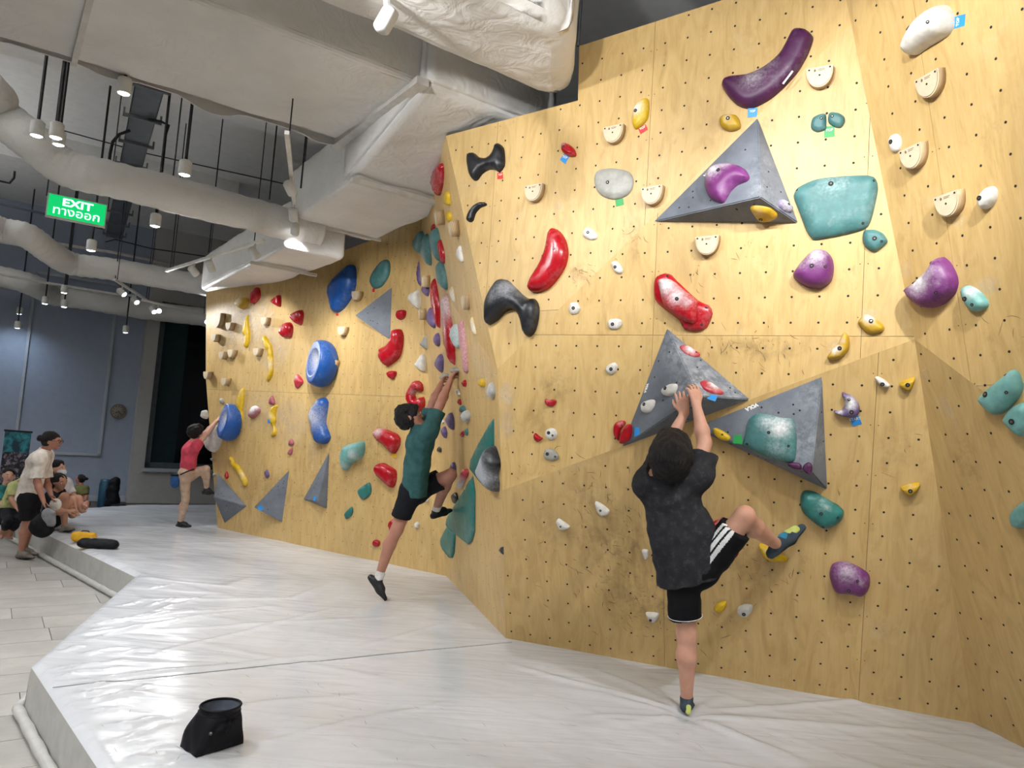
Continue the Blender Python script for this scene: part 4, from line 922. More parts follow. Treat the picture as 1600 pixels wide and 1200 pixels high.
V3, V3f = volume('C', [(1285, 587), (1082, 668), (1293, 766)], (1268, 738), 0.17, 'grey triangular volume with a broad teal pad on it', [(1215, 690, 60, 0.45), (1270, 620, 30, 0.5), (1260, 690, 40, 0.6)], (0, 1183, 632, 1166, 640), seed=3)
V4, V4f = volume('H', [(340, 738), (386, 791), (351, 818)], (334, 777), 0.24, 'low grey volume at the far end of the far wall', (), None, 8, 4)
V5, V5f = volume('H', [(452.5, 734), (441, 817), (414, 776)], (396.5, 793), 0.20, 'low grey volume with a blue sticker, second from the far end', (), None, 8, 5)
V6, V6f = volume('H', [(515, 704.5), (511, 795), (474, 780)], (497, 784), 0.12, 'tall narrow grey volume below the blue bean hold', (), None, 8, 6)
V7, V7f = volume('H', [(613, 448), (610, 532), (570, 492)], (554.5, 493), 0.16, 'grey volume high on the far wall beside the teal oval hold', (), None, 8, 7)
V7b = V7f[2]
for fs_, q, par in ((V5f, (407, 794), V5), (V6f, (492, 779), V6)):
    best = None
    for f in fs_:
        p = hit(*q, f.pl); T_ = [f.loc(v) for v in f.tri]; dd_ = np.linalg.norm(p-O)
        if inside(T_, f.loc(p))[0] and (O-p)@f.n > 0 and (best is None or dd_ < best[0]): best = (dd_, f, p)
    if best is None: continue
    o = MB().lathe([(0.035, 0), (0.035, 0.0012)], 14).build('blue_sticker', TAGM['blue']); o.matrix_world = best[1].M(best[2]+best[1].n*0.003); m2 = o.matrix_world.copy(); o.parent = par; o.matrix_parent_inverse = par.matrix_world.inverted(); o.matrix_world = m2
Z1 = lambda L: z4(L, 700, 150, 4); Z2 = lambda L: z4(L, 1000, 0, 4); Z3 = lambda L: z4(L, 1000, 200, 4); Z4 = lambda L: z4(L, 1300, 0, 16/3); Z5 = lambda L: z4(L, 1300, 200, 16/3); Z6 = lambda L: z4(L, 1300, 380, 16/3)
Z7 = lambda L: z4(L, 550, 450, 16/3); Z8 = lambda L: z4(L, 780, 520, 5); Z9 = lambda L: z4(L, 1280, 560, 5); ZA = lambda L: z4(L, 1200, 720, 5); ZB = lambda L: z4(L, 970, 900, 5); ZC = lambda L: z4(L, 780, 760, 5); ZD = lambda L: z4(L, 920, 480, 4)
ZE = lambda L: z4(L, 640, 280, 6); ZF = lambda L: z4(L, 640, 480, 8.571); ZG = lambda L: z4(L, 680, 560, 6); ZH = lambda L: z4(L, 640, 620, 8.571); ZI = lambda L: z4(L, 300, 400, 16/3); ZJ = lambda L: z4(L, 300, 600, 16/3); ZK = lambda L: z4(L, 540, 550, 16/3); ZL = lambda L: z4(L, 540, 725, 16/3); ZM = lambda L: z4(L, 550, 250, 16/3)
# --- main wall, upper part
blob('A', Z1([(126,420),(130,370),(165,357),(200,385),(250,390),(285,360),(300,315),(322,299),(350,325),(358,380),(355,440),(325,480),(300,465),(260,462),(215,490),(190,525),(165,530),(140,495)]), 0.075, 'black', 'black saddle-shaped hold with a red tag, highest on the corner side', bolts=[(754, 251, .8)])
tagcard('A', Z1([(308,482),(342,476),(345,518),(309,521)]), 'red', 'red tag below the black saddle-shaped hold', 'TOP')
blob('A', Z1([(120,775),(130,735),(160,690),(205,665),(240,670),(242,685),(205,700),(175,735),(160,780),(140,790)]), 0.04, 'black', 'small black curved hold below the saddle-shaped one', chalk=[(740, 326, 5, .6)])
blob('A', Z1([(713,330),(720,300),(745,297),(785,325),(803,360),(797,380),(760,380),(722,355)]), 0.05, 'red', 'small red hold with a blue tag high on the main wall', bolts=[(885, 232, .7)], chalk=[(884, 228, 6, .5)])
tagcard('A', Z1([(700,398),(723,364),(756,380),(733,426)]), 'blue', 'blue tag under the small high red hold', 'TOP', -0.4)
blob('A', z4([(855,1010),(870,960),(910,910),(960,880),(990,890),(1000,960),(985,1060),(940,1120),(880,1160),(855,1120),(848,1060)], 840, 0, 5.714), 0.05, 'yellow', 'yellow leaf-shaped hold with a red tag near the wall top', bolts=[(996.5, 176.5)], chalk=[(997, 172, 16, .9)])
tagcard('A', z4([(897,1150),(965,1110),(985,1155),(920,1200)], 840, 0, 5.714), 'red', 'red tag under the yellow leaf-shaped hold', 'TOP', 0.4)
blob('A', Z1([(915,520),(935,470),(1000,453),(1080,458),(1140,480),(1162,530),(1150,590),(1110,630),(1040,650),(970,630),(930,590)]), 0.035, 'grey', 'broad pale grey oval hold with a green tag', bolts=[(952, 287)], R=0.5)
tagcard('A', Z1([(1045,650),(1095,640),(1100,680),(1050,692)]), 'green', 'green tag under the pale grey oval hold')
blob('A', Z1([(845,860),(865,825),(900,830),(935,870),(930,895),(895,902),(855,885)]), 0.03, 'white', 'small white jib directly below the grey oval hold', bolts=[(921, 364.5, .9)])
blob('B', Z1([(1022,1050),(1045,1032),(1075,1050),(1095,1090),(1080,1112),(1045,1100)]), 0.03, 'white', 'small white jib right of the scuffed patch beside the red kidney hold', bolts=[(963, 418, .9)])
blob('A', Z1([(505,1200),(525,1140),(580,1050),(615,960),(635,860),(665,827),(705,850),(740,905),(755,980),(740,1060),(700,1130),(640,1200),(580,1228),(530,1228)]), 0.10, 'red', 'large glossy red kidney hold left of the scuffed patch', bolts=[(874, 393, .8), (852, 402, .6)])
blob('A', z4([(1120,230),(1125,130),(1160,40),(1200,-25),(1240,-68),(1300,-65),(1370,0),(1430,60),(1490,95),(1525,90),(1555,130),(1565,200),(1550,300),(1520,380),(1475,410),(1440,370),(1420,280),(1390,210),(1340,180),(1280,205),(1220,270),(1150,310),(1125,285)], 550, 450, 16/3), 0.13, 'black', 'big black arch-shaped hold near the wall corner', chalk=[(800, 452, 20, .8), (780, 465, 14, .55), (820, 462, 14, .5)], R=0.8, bolts=[(834, 469.5, .6), (828, 522, .6)])
blob('A', Z2([(515,540),(530,500),(575,482),(680,470),(780,425),(870,350),(920,265),(950,205),(985,185),(1040,192),(1078,225),(1082,255),(1050,345),(990,450),(910,540),(820,620),(730,670),(670,682),(610,660),(550,600)]), 0.085, 'purple', 'long dark purple curved hold at the top of the wall', chalk=[(1180, 125, 26, .55), (1205, 105, 18, .45)], R=0.5, bolts=[(1183.5, 162.5, .6), (1254, 52, .6)], res=1.3)
tagcard('B', Z2([(675,678),(735,675),(730,730),(672,733)]), 'blue', 'blue tag between the dark purple hold and the pyramid tip', 'TOP')
blob('B', Z2([(500,740),(520,722),(560,715),(605,725),(628,770),(625,805),(570,822),(520,805),(500,775)]), 0.05, 'mustard', 'small yellow hold just left of the upper pyramid tip', bolts=[(1139.5, 188)], chalk=[(1138, 184, 9, .6)])
blob('B', Z2([(1068,780),(1080,740),(1120,717),(1160,715),(1165,770),(1160,810),(1110,827),(1075,810)]), 0.035, 'teal', 'teal hold forming the left half of a butterfly pair', bolts=[(1284, 187, .7)])
blob('B', Z2([(1175,735),(1190,705),(1240,708),(1275,730),(1280,765),(1255,800),(1215,795),(1180,770)]), 0.035, 'teal', 'teal hold forming the right half of a butterfly pair', bolts=[(1301, 184, .7)])
tagcard('B', Z2([(1150,792),(1215,786),(1217,853),(1152,861)]), 'green', 'green tag under the teal butterfly pair', 'TOP')
blob('B', Z3([(962,415),(985,375),(1050,340),(1130,315),(1280,300),(1430,297),(1475,320),(1488,380),(1470,480),(1440,590),(1400,635),(1250,675),(1100,700),(1070,690),(1040,645),(1000,540),(965,450)]), 0.06, 'teal', 'largest teal slab hold, beside the upper pyramid', R=0.45, bolts=[(1299.5, 290, 1.2), (1366, 284, .6), (1349, 351, .6), (1246, 298, .6)], chalk=[(1300, 285, 40, .35), (1265, 330, 14, .3), (1298, 350, 8, .4)], res=1.3)
blob('B', Z3([(1392,670),(1405,640),(1470,637),(1520,660),(1548,705),(1530,735),(1470,775),(1420,755),(1393,715)]), 0.05, 'teal', 'small teal hold under the corner of the largest teal slab', bolts=[(1367, 374.5), (1378, 379, .6)])
blob('B', Z3([(957,920),(1000,850),(1060,785),(1100,760),(1160,768),(1200,810),(1213,880),(1195,960),(1140,1002),(1060,1000),(990,965)]), 0.11, 'violet', 'round purple hold below the largest teal slab', bolts=[(1271, 419), (1292, 420, .7)], chalk=[(1276, 402, 22, .8), (1255, 415, 12, .6)])
_rd = blob('B', [(1022.5,442),(1027,432),(1040,427),(1050,430),(1057,438),(1092,470),(1108,477),(1113.7,490),(1105,512),(1092,517.5),(1070,515),(1061,500),(1040,484),(1024,468)], 0.05, 'red', 'large red two-tone hold below the upper pyramid', R=0.4, bolts=[(1045, 432, .6), (1106, 481, .6), (1068, 508, .6), (1099, 508, .6)])
bpy.context.view_layer.update()
blob('B', [(1031,442),(1034,437),(1044,436),(1056,441),(1072,455),(1088,467),(1093,474),(1093,490),(1092,506),(1080,507),(1066,500),(1050,489),(1040,480),(1035,462)], 0.085, 'red', 'raised chalk-whitened back of the red two-tone hold', R=0.5, chalk=[(1045, 448, 24, .95), (1062, 465, 20, .9), (1078, 474, 14, .7)], bolts=[(1063.5, 469.5)], base=0.02, parent=_rd, name='chalked_ridge')
# on the upper pyramid
blob(V1f[0], Z3([(415,370),(425,300),(470,250),(540,232),(610,238),(660,262),(687,310),(670,335),(610,360),(565,405),(530,465),(495,470),(440,440)]), 0.09, 'violet', 'purple curved hold on the upper grey pyramid', bolts=[(1131.5, 275.5)], chalk=[(1122, 272, 20, .85), (1140, 265, 14, .6)])
blob(V1f[1], Z3([(690,500),(715,482),(770,485),(820,500),(860,535),(850,560),(790,580),(740,570)]), 0.035, 'mustard', 'yellow hold under the overhang of the upper pyramid', bolts=[(1190, 337)], chalk=[(1185, 327, 12, .5)])
blob(V1f[2], Z3([(858,470),(880,450),(920,470),(948,505),(940,530),(900,522),(868,495)]), 0.03, 'lilac', 'small lilac jib on the upper pyramid corner', bolts=[(1227.5, 322, .7)], chalk=[(1226, 320, 14, .8)])
# wooden half-rounds of the main wall
for fr_, x, y, lab in (('A', 838, 302, 'half-round wooden hold below the small high red hold'), ('A', 962, 211, 'half-round wooden hold left of the yellow leaf-shaped hold'), ('A', 1022, 306, 'half-round wooden hold left of the upper pyramid'), ('B', 1282, 122, 'half-round wooden hold right of the dark purple curved hold'), ('B', 1107, 383, 'half-round wooden hold below the upper pyramid')):
    wood_d(fr_, x, y, lab, rot=math.radians(2))
for x, y, lab in ((1460, 131, 'highest half-round wooden hold on the right facet'), (1434, 243, 'half-round wooden hold beside the small white oval jib'), (1490, 317, 'half-round wooden hold beside the right-hand white jib')):
    wood_d('F', x, y, lab)
# right facet
blob('F', Z4([(655,430),(660,370),(700,270),(770,160),(860,80),(940,40),(985,60),(1020,130),(1025,210),(990,280),(900,340),(800,400),(730,450),(680,460)]), 0.15, 'white', 'big white shell hold with a blue tag at the top corner', bolts=[(1442, 45), (1478, 36, .7)], R=0.8)
tagcard('F', Z4([(1025,140),(1113,115),(1105,215),(1020,240)]), 'blue', 'blue tag beside the big white shell hold', 'TOP', 1.3)
blob('F', Z5([(483,110),(500,65),(540,47),(575,75),(582,130),(565,185),(530,205),(495,175)]), 0.035, 'white', 'small white oval jib near the crease of the right facet', bolts=[(1398, 221.5)])
blob('F', Z5([(1243,600),(1260,550),(1310,495),(1355,487),(1382,520),(1378,590),(1340,650),(1290,678),(1255,660)]), 0.06, 'white', 'white bulging jib right of the lowest wooden half-round', bolts=[(1541.5, 309)])
blob('F', Z6([(650,385),(665,360),(760,290),(850,200),(890,130),(935,115),(990,160),(1040,250),(1057,330),(1030,420),(950,500),(840,540),(760,520),(690,460)]), 0.12, 'violet', 'large chalked purple hold on the right facet', bolts=[(1442.5, 439.5), (1483, 455.5, .7), (1469, 409, .6)], chalk=[(1453, 437, 26, .95), (1470, 425, 16, .6), (1485, 440, 10, .4)])
blob('F', Z6([(1098,400),(1110,365),(1145,350),(1200,375),(1260,420),(1308,490),(1300,535),(1250,565),(1200,570),(1150,530),(1110,460)]), 0.06, 'mint', 'pale teal hold beside the large chalked purple one', bolts=[(1518.5, 466), (1530, 475, .7)], chalk=[(1525, 455, 14, .8)])
blob('F', Z9([(1268,310),(1340,230),(1440,150),(1510,90),(1540,88),(1570,120),(1595,200),(1590,260),(1540,340),(1470,410),(1410,440),(1370,430),(1300,370)]), 0.08, 'mint', 'pale teal pad hold at the picture edge, upper of two', bolts=[(1553.5, 614, 1.2), (1587, 611, .7), (1581, 584, .6)], R=0.7)
blob('F', Z9([(1465,480),(1500,410),(1560,360),(1640,340),(1700,420),(1660,560),(1600,610),(1530,560)]), 0.08, 'mint', 'pale teal pad hold cut by the picture edge, lower of two', bolts=[(1596, 656.5, 1.2)], R=0.7)
blob('E', z4([(738,980),(750,940),(800,895),(860,880),(880,1000),(820,1060),(760,1040)], 1400, 560, 4), 0.07, 'mint', 'pale teal hold low at the picture edge')
# main wall, middle band
blob('B', [(889, 482), (893, 473), (902, 473), (907, 482), (902, 490), (893, 491)], 0.03, 'white', 'small white jib right of the big black arch', bolts=[(898, 482)])
blob('B', ZD([(118,100),(135,76),(180,72),(208,85),(205,115),(180,138),(135,135)]), 0.03, 'white', 'small white jib above the horizontal panel joint', bolts=[(959, 507)])
blob('B', ZD([(105,395),(125,360),(165,345),(182,370),(170,405),(140,422)]), 0.035, 'white', 'small white jib left of the gripped pyramid', bolts=[(957, 577)])
blob('B', Z6([(215,660),(260,600),(300,595),(380,640),(435,695),(420,740),(330,757),(270,730)]), 0.05, 'mustard', 'yellow chalked hold left of the facet crease', bolts=[(1361.5, 502.5)], chalk=[(1358, 497, 16, .9)])
blob('B', [(1293,557),(1300,547),(1309,538),(1318,520),(1325,524),(1328,536),(1326,547),(1317,558),(1304,563),(1295,561)], 0.06, 'mustard', 'yellow crescent hold above the teal-padded volume', bolts=[(1313, 545)], chalk=[(1306, 545, 14, .9), (1316, 532, 9, .6)])
blob('B', Z8([(360,520),(375,517),(445,527),(440,560),(420,575),(380,572),(362,550)]), 0.03, 'red', 'small dark-topped red hold alone on the left of the main wall', chalk=[(859, 626, 6, .35)])
blob('B', Z8([(272,800),(285,782),(320,810),(343,825),(320,845),(295,852),(275,830)]), 0.03, 'red', 'tiny red hold beside two white jibs', bolts=[(838, 685, .5)])
blob('B', Z8([(362,785),(375,755),(408,743),(442,755),(455,790),(442,822),(408,838),(375,822)]), 0.035, 'white', 'round white jib, upper of two', bolts=[(860, 676), (866, 680, .6)])
blob('B', Z8([(350,960),(365,910),(400,903),(450,930),(467,965),(455,990),(410,1000),(365,985)]), 0.035, 'grey', 'oval greyish jib, lower of two', bolts=[(858, 709), (870, 713, .6)])
blob('B', Z8([(895,760),(905,710),(945,685),(985,690),(988,715),(960,750),(945,790),(940,840),(925,838),(900,800)]), 0.04, 'red', 'red left half of a split hold at the pyramid foot', chalk=[(972, 662, 6, .5)])
blob('B', Z8([(955,850),(960,800),(985,745),(1020,712),(1048,720),(1050,780),(1035,830),(1000,862),(965,865)]), 0.06, 'red', 'red right half of a split hold at the pyramid foot', chalk=[(972, 672, 5, .5)], base=0.03)
tagcard(V2f[0], Z8([(1060,735),(1095,740),(1098,795),(1055,812)]), 'blue', 'blue tag on the lower tip of the gripped pyramid')
# on the gripped pyramid
blob(V2f[0], ZD([(463,530),(475,505),(515,482),(548,480),(556,500),(540,540),(505,558),(472,550)]), 0.04, 'white', 'upper white jib on the gripped pyramid', bolts=[(1045, 608)])
blob(V2f[0], ZD([(335,620),(350,595),(395,578),(416,585),(410,620),(385,655),(355,662),(338,650)]), 0.04, 'white', 'lower white jib on the gripped pyramid', bolts=[(1012, 633)])
blob(V2f[2], ZD([(567,248),(580,240),(610,242),(650,262),(690,290),(692,308),(660,312),(610,295),(580,270)]), 0.02, 'rose', 'upper red chalked sloper edge on the gripped pyramid', chalk=[(1077, 548, 11, 1.0)], bolts=[(1086, 553, .5)])
blob(V2f[2], ZD([(695,475),(705,462),(730,460),(770,478),(820,515),(842,540),(825,548),(770,540),(720,515)]), 0.022, 'rose', 'lower red chalked sloper edge on the gripped pyramid', chalk=[(1114, 604, 12, 1.0)])
tagcard(V2f[2], ZD([(735,572),(770,545),(805,556),(790,590)]), 'blue', 'blue tag right of the climber\'s hands')
# on the teal-padded volume
blob(V3f[0], ZD([(985,760),(1000,700),(1050,665),(1120,668),(1200,690),(1280,700),(1295,760),(1300,860),(1285,960),(1230,970),(1120,940),(1020,895),(960,860),(975,810)]), 0.06, 'teal', 'broad teal pad with a white chalked bulge on the lower volume', R=0.7, chalk=[(1220, 668, 26, .95), (1200, 660, 18, .7), (1215, 700, 24, .4)], bolts=[(1203.5, 676, .8), (1234, 697, .6), (1169, 694, .6)], res=1.2)
blob(V3f[0], ZD([(777,762),(800,755),(850,780),(885,810),(875,835),(830,830),(790,800)]), 0.03, 'yellow', 'small yellow edge hold on the teal-padded volume', bolts=[(1130, 679, .5)])
tagcard(V3f[0], ZD([(905,800),(955,798),(962,855),(902,852)]), 'green', 'green tag beside the broad teal pad')
blob(V3f[0], ZD([(1243,985),(1260,970),(1310,972),(1330,990),(1325,1015),(1280,1010)]), 0.025, 'purple', 'small dark purple jib below the teal pad, left of two', bolts=[(1234, 727, .5)])
blob(V3f[0], ZD([(1337,1015),(1345,985),(1375,968),(1397,990),(1395,1030),(1375,1048)]), 0.025, 'purple', 'small dark purple jib below the teal pad, right of two', bolts=[(1264, 729, .5)])
# lower facet
blob('C', Z9([(180,262),(215,275),(270,300),(310,355),(317,410),(290,450),(230,458),(165,445),(115,418),(120,405),(170,405),(195,370),(200,330),(180,290)]), 0.06, 'lilac', 'pale lilac crescent hold with a blue tag', bolts=[(1330, 640.5), (1326, 621, .7)], chalk=[(1328, 628, 16, 1.0), (1312, 642, 10, .7)])
tagcard('C', Z9([(232,457),(305,442),(335,512),(262,532)]), 'blue', 'blue tag under the lilac crescent hold', 'START', 0.25)
blob('C', Z9([(435,150),(455,140),(510,165),(550,205),(535,222),(490,218),(450,185)]), 0.04, 'white', 'small white jib high on the lower facet', bolts=[(1378, 598.5)])
blob('C', Z9([(622,200),(650,175),(745,145),(742,190),(715,240),(680,252),(640,230)]), 0.05, 'mustard', 'upper yellow triangular hold on the lower facet', bolts=[(1417, 599)])
blob('C', Z9([(635,1005),(700,980),(783,967),(780,1010),(740,1050),(700,1062),(655,1040)]), 0.055, 'mustard', 'lower yellow flat-topped hold on the lower facet', bolts=[(1421, 763)], chalk=[(1421, 755, 8, .4)])
blob('C', ZA([(252,330),(260,260),(290,230),(360,240),(450,290),(570,365),(593,400),(580,450),(520,500),(440,520),(400,505),(330,450),(270,390)]), 0.09, 'deepteal', 'dark teal rounded hold under the tip of the teal-padded volume', bolts=[(1283, 795.5, .8), (1309, 802, .6), (1286, 817, .6)], chalk=[(1285, 783, 18, .4), (1295, 789, 6, .6)])
blob('C', ZA([(480,870),(500,810),(560,785),(640,795),(740,845),(790,890),(797,960),(770,1020),(720,1048),(640,1030),(540,1022),(510,985),(485,920)]), 0.10, 'violet', 'purple hold with a chalk-grey top, lowest on the main wall', bolts=[(1325.5, 913, .8), (1339, 898, .7)], chalk=[(1322, 888, 24, .6), (1345, 902, 12, .5)])
blob('C', z4([(410,580),(450,560),(560,600),(700,690),(820,760),(940,820),(900,850),(750,860),(560,820),(470,730)], 1150, 800, 11.43), 0.075, 'yellow', 'yellow foothold under the climber\'s raised shoe', chalk=[(1200, 855, 10, .3)])
blob('C', [(1109,820),(1120,812),(1132,809),(1150,830),(1157,853),(1151,870),(1140,868),(1118,836)], 0.05, 'red', 'red hold half hidden behind the climber\'s raised thigh', chalk=[(1126, 811, 8, .5)])
blob('C', ZB([(730,250),(760,210),(820,195),(825,235),(790,280),(750,275)]), 0.04, 'yellow', 'small yellow foot jib right of the standing leg')
blob('C', ZB([(910,280),(920,240),(970,218),(1025,225),(1025,270),(985,312),(940,310)]), 0.045, 'white', 'white foot jib beside the small yellow one', bolts=[(1163, 955.5)])
blob('C', ZB([(197,285),(230,280),(295,290),(290,330),(260,360),(220,340)]), 0.045, 'white', 'white foot jib left of the standing leg', bolts=[(1018, 965, .8)])
blob('C', ZC([(748,130),(760,115),(810,140),(862,185),(850,220),(800,225),(765,190)]), 0.04, 'white', 'upper white crescent foot jib left of the climber', bolts=[(940, 795, .7)])
blob('C', ZC([(447,280),(465,250),(510,275),(552,310),(535,330),(480,335)]), 0.04, 'white', 'lower white crescent foot jib left of the climber', bolts=[(878, 820, .6)])
blob('C', ZC([(1115,500),(1135,488),(1165,500),(1165,550),(1140,560)]), 0.04, 'white', 'white foot jib peeping out behind the black shirt')
blob('C', [(1002, 735), (1005, 724), (1018, 720), (1030, 726), (1028, 740), (1012, 746)], 0.05, 'white', 'white hold peeping out over the climber\'s shoulder')
# ------------------------------------------------------------------ holds of the side wall
def sb(fr, pts, depth, color, label, **kw):
    kw.setdefault('res', 0.6); return blob(fr, pts, depth, color, label, **kw)
S = [
 ('G1', ZM([(683,170),(700,90),(755,25),(768,70),(765,190),(735,298),(705,240)]), .07, 'red', 'red hold high on the side wall under the ducts', [(684, 275, 6, .4)]),
 ('G1', ZE([(343,190),(355,120),(375,130),(386,230),(378,245),(352,235)]), .04, 'yellow', 'upper yellow strip hold near the top of the side wall', []),
 ('G1', ZE([(360,320),(380,305),(392,330),(396,390),(380,402),(368,360)]), .04, 'yellow', 'lower yellow strip hold near the top of the side wall', []),
 ('G1', ZE([(220,440),(232,418),(240,450),(232,490),(220,485)]), .03, 'red', 'tiny red hold above the long teal fins', []),
 ('G1', ZE([(65,590),(95,525),(125,485),(145,560),(135,650),(130,700),(95,665)]), .09, 'teal', 'leftmost teal fin of the upper side wall cluster', []),
 ('G1', ZE([(135,660),(170,510),(195,620),(208,740),(205,810),(160,740)]), .08, 'teal', 'second teal fin of the upper side wall cluster', [(669, 400, 5, .5)]),
 ('G1', ZE([(225,500),(260,455),(285,540),(300,700),(292,770),(255,690)]), .08, 'teal', 'third teal fin of the side wall, beside a red sliver', []),
 ('G1', ZE([(287,590),(297,570),(318,640),(332,720),(330,790),(310,740)]), .05, 'red', 'red sliver hold between two teal fins', []),
 ('G1', ZE([(290,800),(310,765),(340,870),(357,980),(355,1035),(315,980)]), .08, 'teal', 'lowest teal fin of the upper side wall', [(694, 435, 5, .4)]),
 ('H', ZE([(80,880),(95,790),(120,767),(143,830),(140,960),(120,1010),(90,970)]), .07, 'lilac', 'upper purple leaf hold in the wall corner', []),
 ('G2', ZE([(138,1010),(155,990),(187,1010),(183,1080),(172,1098),(140,1060)]), .05, 'lilac', 'small purple hold below the upper purple leaf', []),
 ('G2', ZE([(395,1040),(415,1000),(430,1040),(430,1150),(405,1100)]), .04, 'yellow', 'yellow and chalk strip hold beside the long red blades', [(710, 466, 6, 1.0)]),
 ('G1', ZE([(460,690),(480,620),(495,690),(508,775),(475,750)]), .04, 'white', 'chalky white hold with a yellow tip on the side wall', []),
 ('G2', [(680,435),(684.5,455),(687.5,480),(688,513),(683,500),(677.5,470),(676.5,450)], .06, 'red', 'first long glossy red blade of the side wall', [(683, 470, 2, .6)]),
 ('G2', Z7([(778,100),(795,50),(808,100),(820,220),(838,300),(860,520),(860,645),(830,580),(805,480),(795,300),(785,200)]), .08, 'red', 'longest glossy red blade of the side wall', [(700, 478, 9, .8)]),
 ('G2', Z7([(908,310),(925,260),(940,340),(965,560),(970,690),(955,700),(930,500),(915,380)]), .05, 'rose', 'long faded red blade whitened with chalk', [(727, 545, 30, .62)]),
 ('G2', Z7([(840,380),(865,300),(890,330),(900,440),(893,505),(860,460)]), .06, 'mint', 'grey-teal fin between the red blades', [(713, 525, 18, .8)]),
 ('G2', Z7([(1008,270),(1020,235),(1030,290),(1043,390),(1020,350)]), .04, 'yellow', 'yellow and grey sliver hold below the wooden block', [(742, 515, 7, .9)]),
 ('G2', Z7([(645,220),(665,160),(690,230),(700,310),(690,335),(655,300)]), .06, 'lilac', 'purple leaf hold tucked behind the first red blade', []),
 ('G2', Z7([(705,400),(720,373),(735,410),(735,470),(722,487),(705,455)]), .05, 'lilac', 'short purple hold midway down the side wall', []),
 ('G2', Z7([(717,600),(745,548),(765,590),(763,680),(752,703),(718,660)]), .06, 'lilac', 'purple hold just above the green-shirted climber\'s hands', []),
 ('H', Z7([(487,100),(500,50),(545,30),(572,22),(574,172),(520,150)]), .10, 'white', 'white triangular hold beside the grey volume in the corner', []),
 ('H', Z7([(592,470),(620,430),(660,375),(675,420),(675,525),(610,500)]), .12, 'grey', 'grey chalked triangular hold in the wall corner', []),
 ('H', Z7([(540,640),(600,550),(622,610),(615,695),(570,680)]), .09, 'white', 'white triangular hold left of the climber\'s raised hands', []),
 ('G2', [(709,578),(712,574),(717,576),(717,582),(712,584)], .06, 'grey', 'chalky pocket hold under the green-shirted climber\'s front hand', []),
 ('G2', [(692,588),(697,583),(702,586),(701,594),(695,595)], .06, 'grey', 'chalky pocket hold under the green-shirted climber\'s rear hand', []),
 ('G2', ZF([(725,1000),(750,970),(765,1010),(760,1060),(745,1070),(727,1040)]), .03, 'red', 'small red hold right of the climber\'s hands', []),
 ('G2', ZF([(950,1020),(975,960),(1005,965),(1010,1060),(970,1055)]), .04, 'yellow', 'small yellow hold near the outer corner of the side wall', []),
 ('G2', ZG([(515,300),(540,225),(555,260),(566,330),(545,380),(520,340)]), .05, 'grey', 'grey chalked hold on the outer corner', [(769, 612, 8, .7)]),
 ('G2', ZG([(200,300),(212,290),(235,330),(228,350),(208,325)]), .03, 'white', 'tiny white jib above a small red one', []),
 ('G2', ZG([(222,410),(235,378),(248,410),(242,438),(228,425)]), .03, 'red', 'tiny red jib in the middle of the side wall', []),
 ('G2', ZG([(250,470),(268,440),(290,480),(275,510),(255,500)]), .04, 'teal', 'small teal jib beside the black-tipped white hold', []),
 ('G2', ZG([(268,535),(305,485),(330,520),(328,580),(305,600),(285,570)]), .06, 'grey', 'black-tipped white hold in the middle of the side wall', [(729, 650, 7, .9)]),
 ('G2', ZG([(125,570),(155,505),(180,570),(178,668),(150,640)]), .06, 'lilac', 'purple leaf hold right of the green shirt', [(702, 664, 4, .6)]),
 ('G2', ZG([(78,670),(95,637),(115,690),(108,748),(85,710)]), .05, 'lilac', 'smaller purple leaf hold right of the green shirt', []),
 ('G2', ZG([(250,700),(265,680),(275,710),(265,740),(252,725)]), .03, 'red', 'tiny red jib left of a teal sliver', []),
 ('G2', ZG([(287,690),(303,655),(312,690),(303,725)]), .03, 'teal', 'teal sliver jib beside the tiny red one', []),
 ('G2', ZG([(30,850),(40,828),(60,845),(60,880),(35,875)]), .03, 'black', 'tiny black jib right of the green shirt hem', []),
 ('G2', ZG([(163,1010),(180,970),(197,1010),(197,1070),(180,1095),(163,1050)]), .05, 'lilac', 'purple hold in front of the raised knee', []),
 ('G2', ZG([(35,1330),(45,1290),(60,1300),(62,1350),(45,1370)]), .03, 'white', 'tiny white jib above the raised shoe', []),
 ('G2', ZH([(680,1210),(690,1130),(740,1000),(770,960),(795,985),(790,1050),(740,1140),(700,1220)]), .06, 'rose', 'chalk-whitened red finger hold beside the teal sheets', [(722, 757, 10, 1.0)]),
 ('H', ZH([(245,480),(270,420),(320,420),(365,500),(370,600),(355,660),(310,620),(255,540)]), .10, 'white', 'white leaf hold at the climber\'s chest', []),
 ('H', ZH([(345,320),(370,305),(378,395),(350,405),(325,395)]), .06, 'mint', 'pale hold under the climber\'s arm', [(681, 662, 6, .8)]),
 ('G2', ZH([(425,330),(440,300),(465,330),(455,370)]), .03, 'white', 'tiny white jib between the pale hold and the purple leaf', []),
 ('G2', ZL([(895,260),(925,235),(940,290),(915,330)]), .04, 'black', 'black jib at the edge of the middle teal sheet', []),
 ('G2', ZL([(1295,710),(1315,690),(1331,755),(1300,730)]), .03, 'black', 'tiny black jib low on the outer corner', []),
]
for fr_, pts, dp, colr, lab, ch in S: sb(fr_, pts, dp, colr, lab, chalk=ch)
blob('G2', ZK([(1238,552),(1240,830),(1202,1085),(1165,1122),(1110,1060),(1038,965),(1060,880),(1120,760)]), 0.035, 'deepteal', 'upper thin teal sheet hold on the side wall', R=0.2, sharp=True, bolts=[(759, 714, .5), (752, 731, .5)])
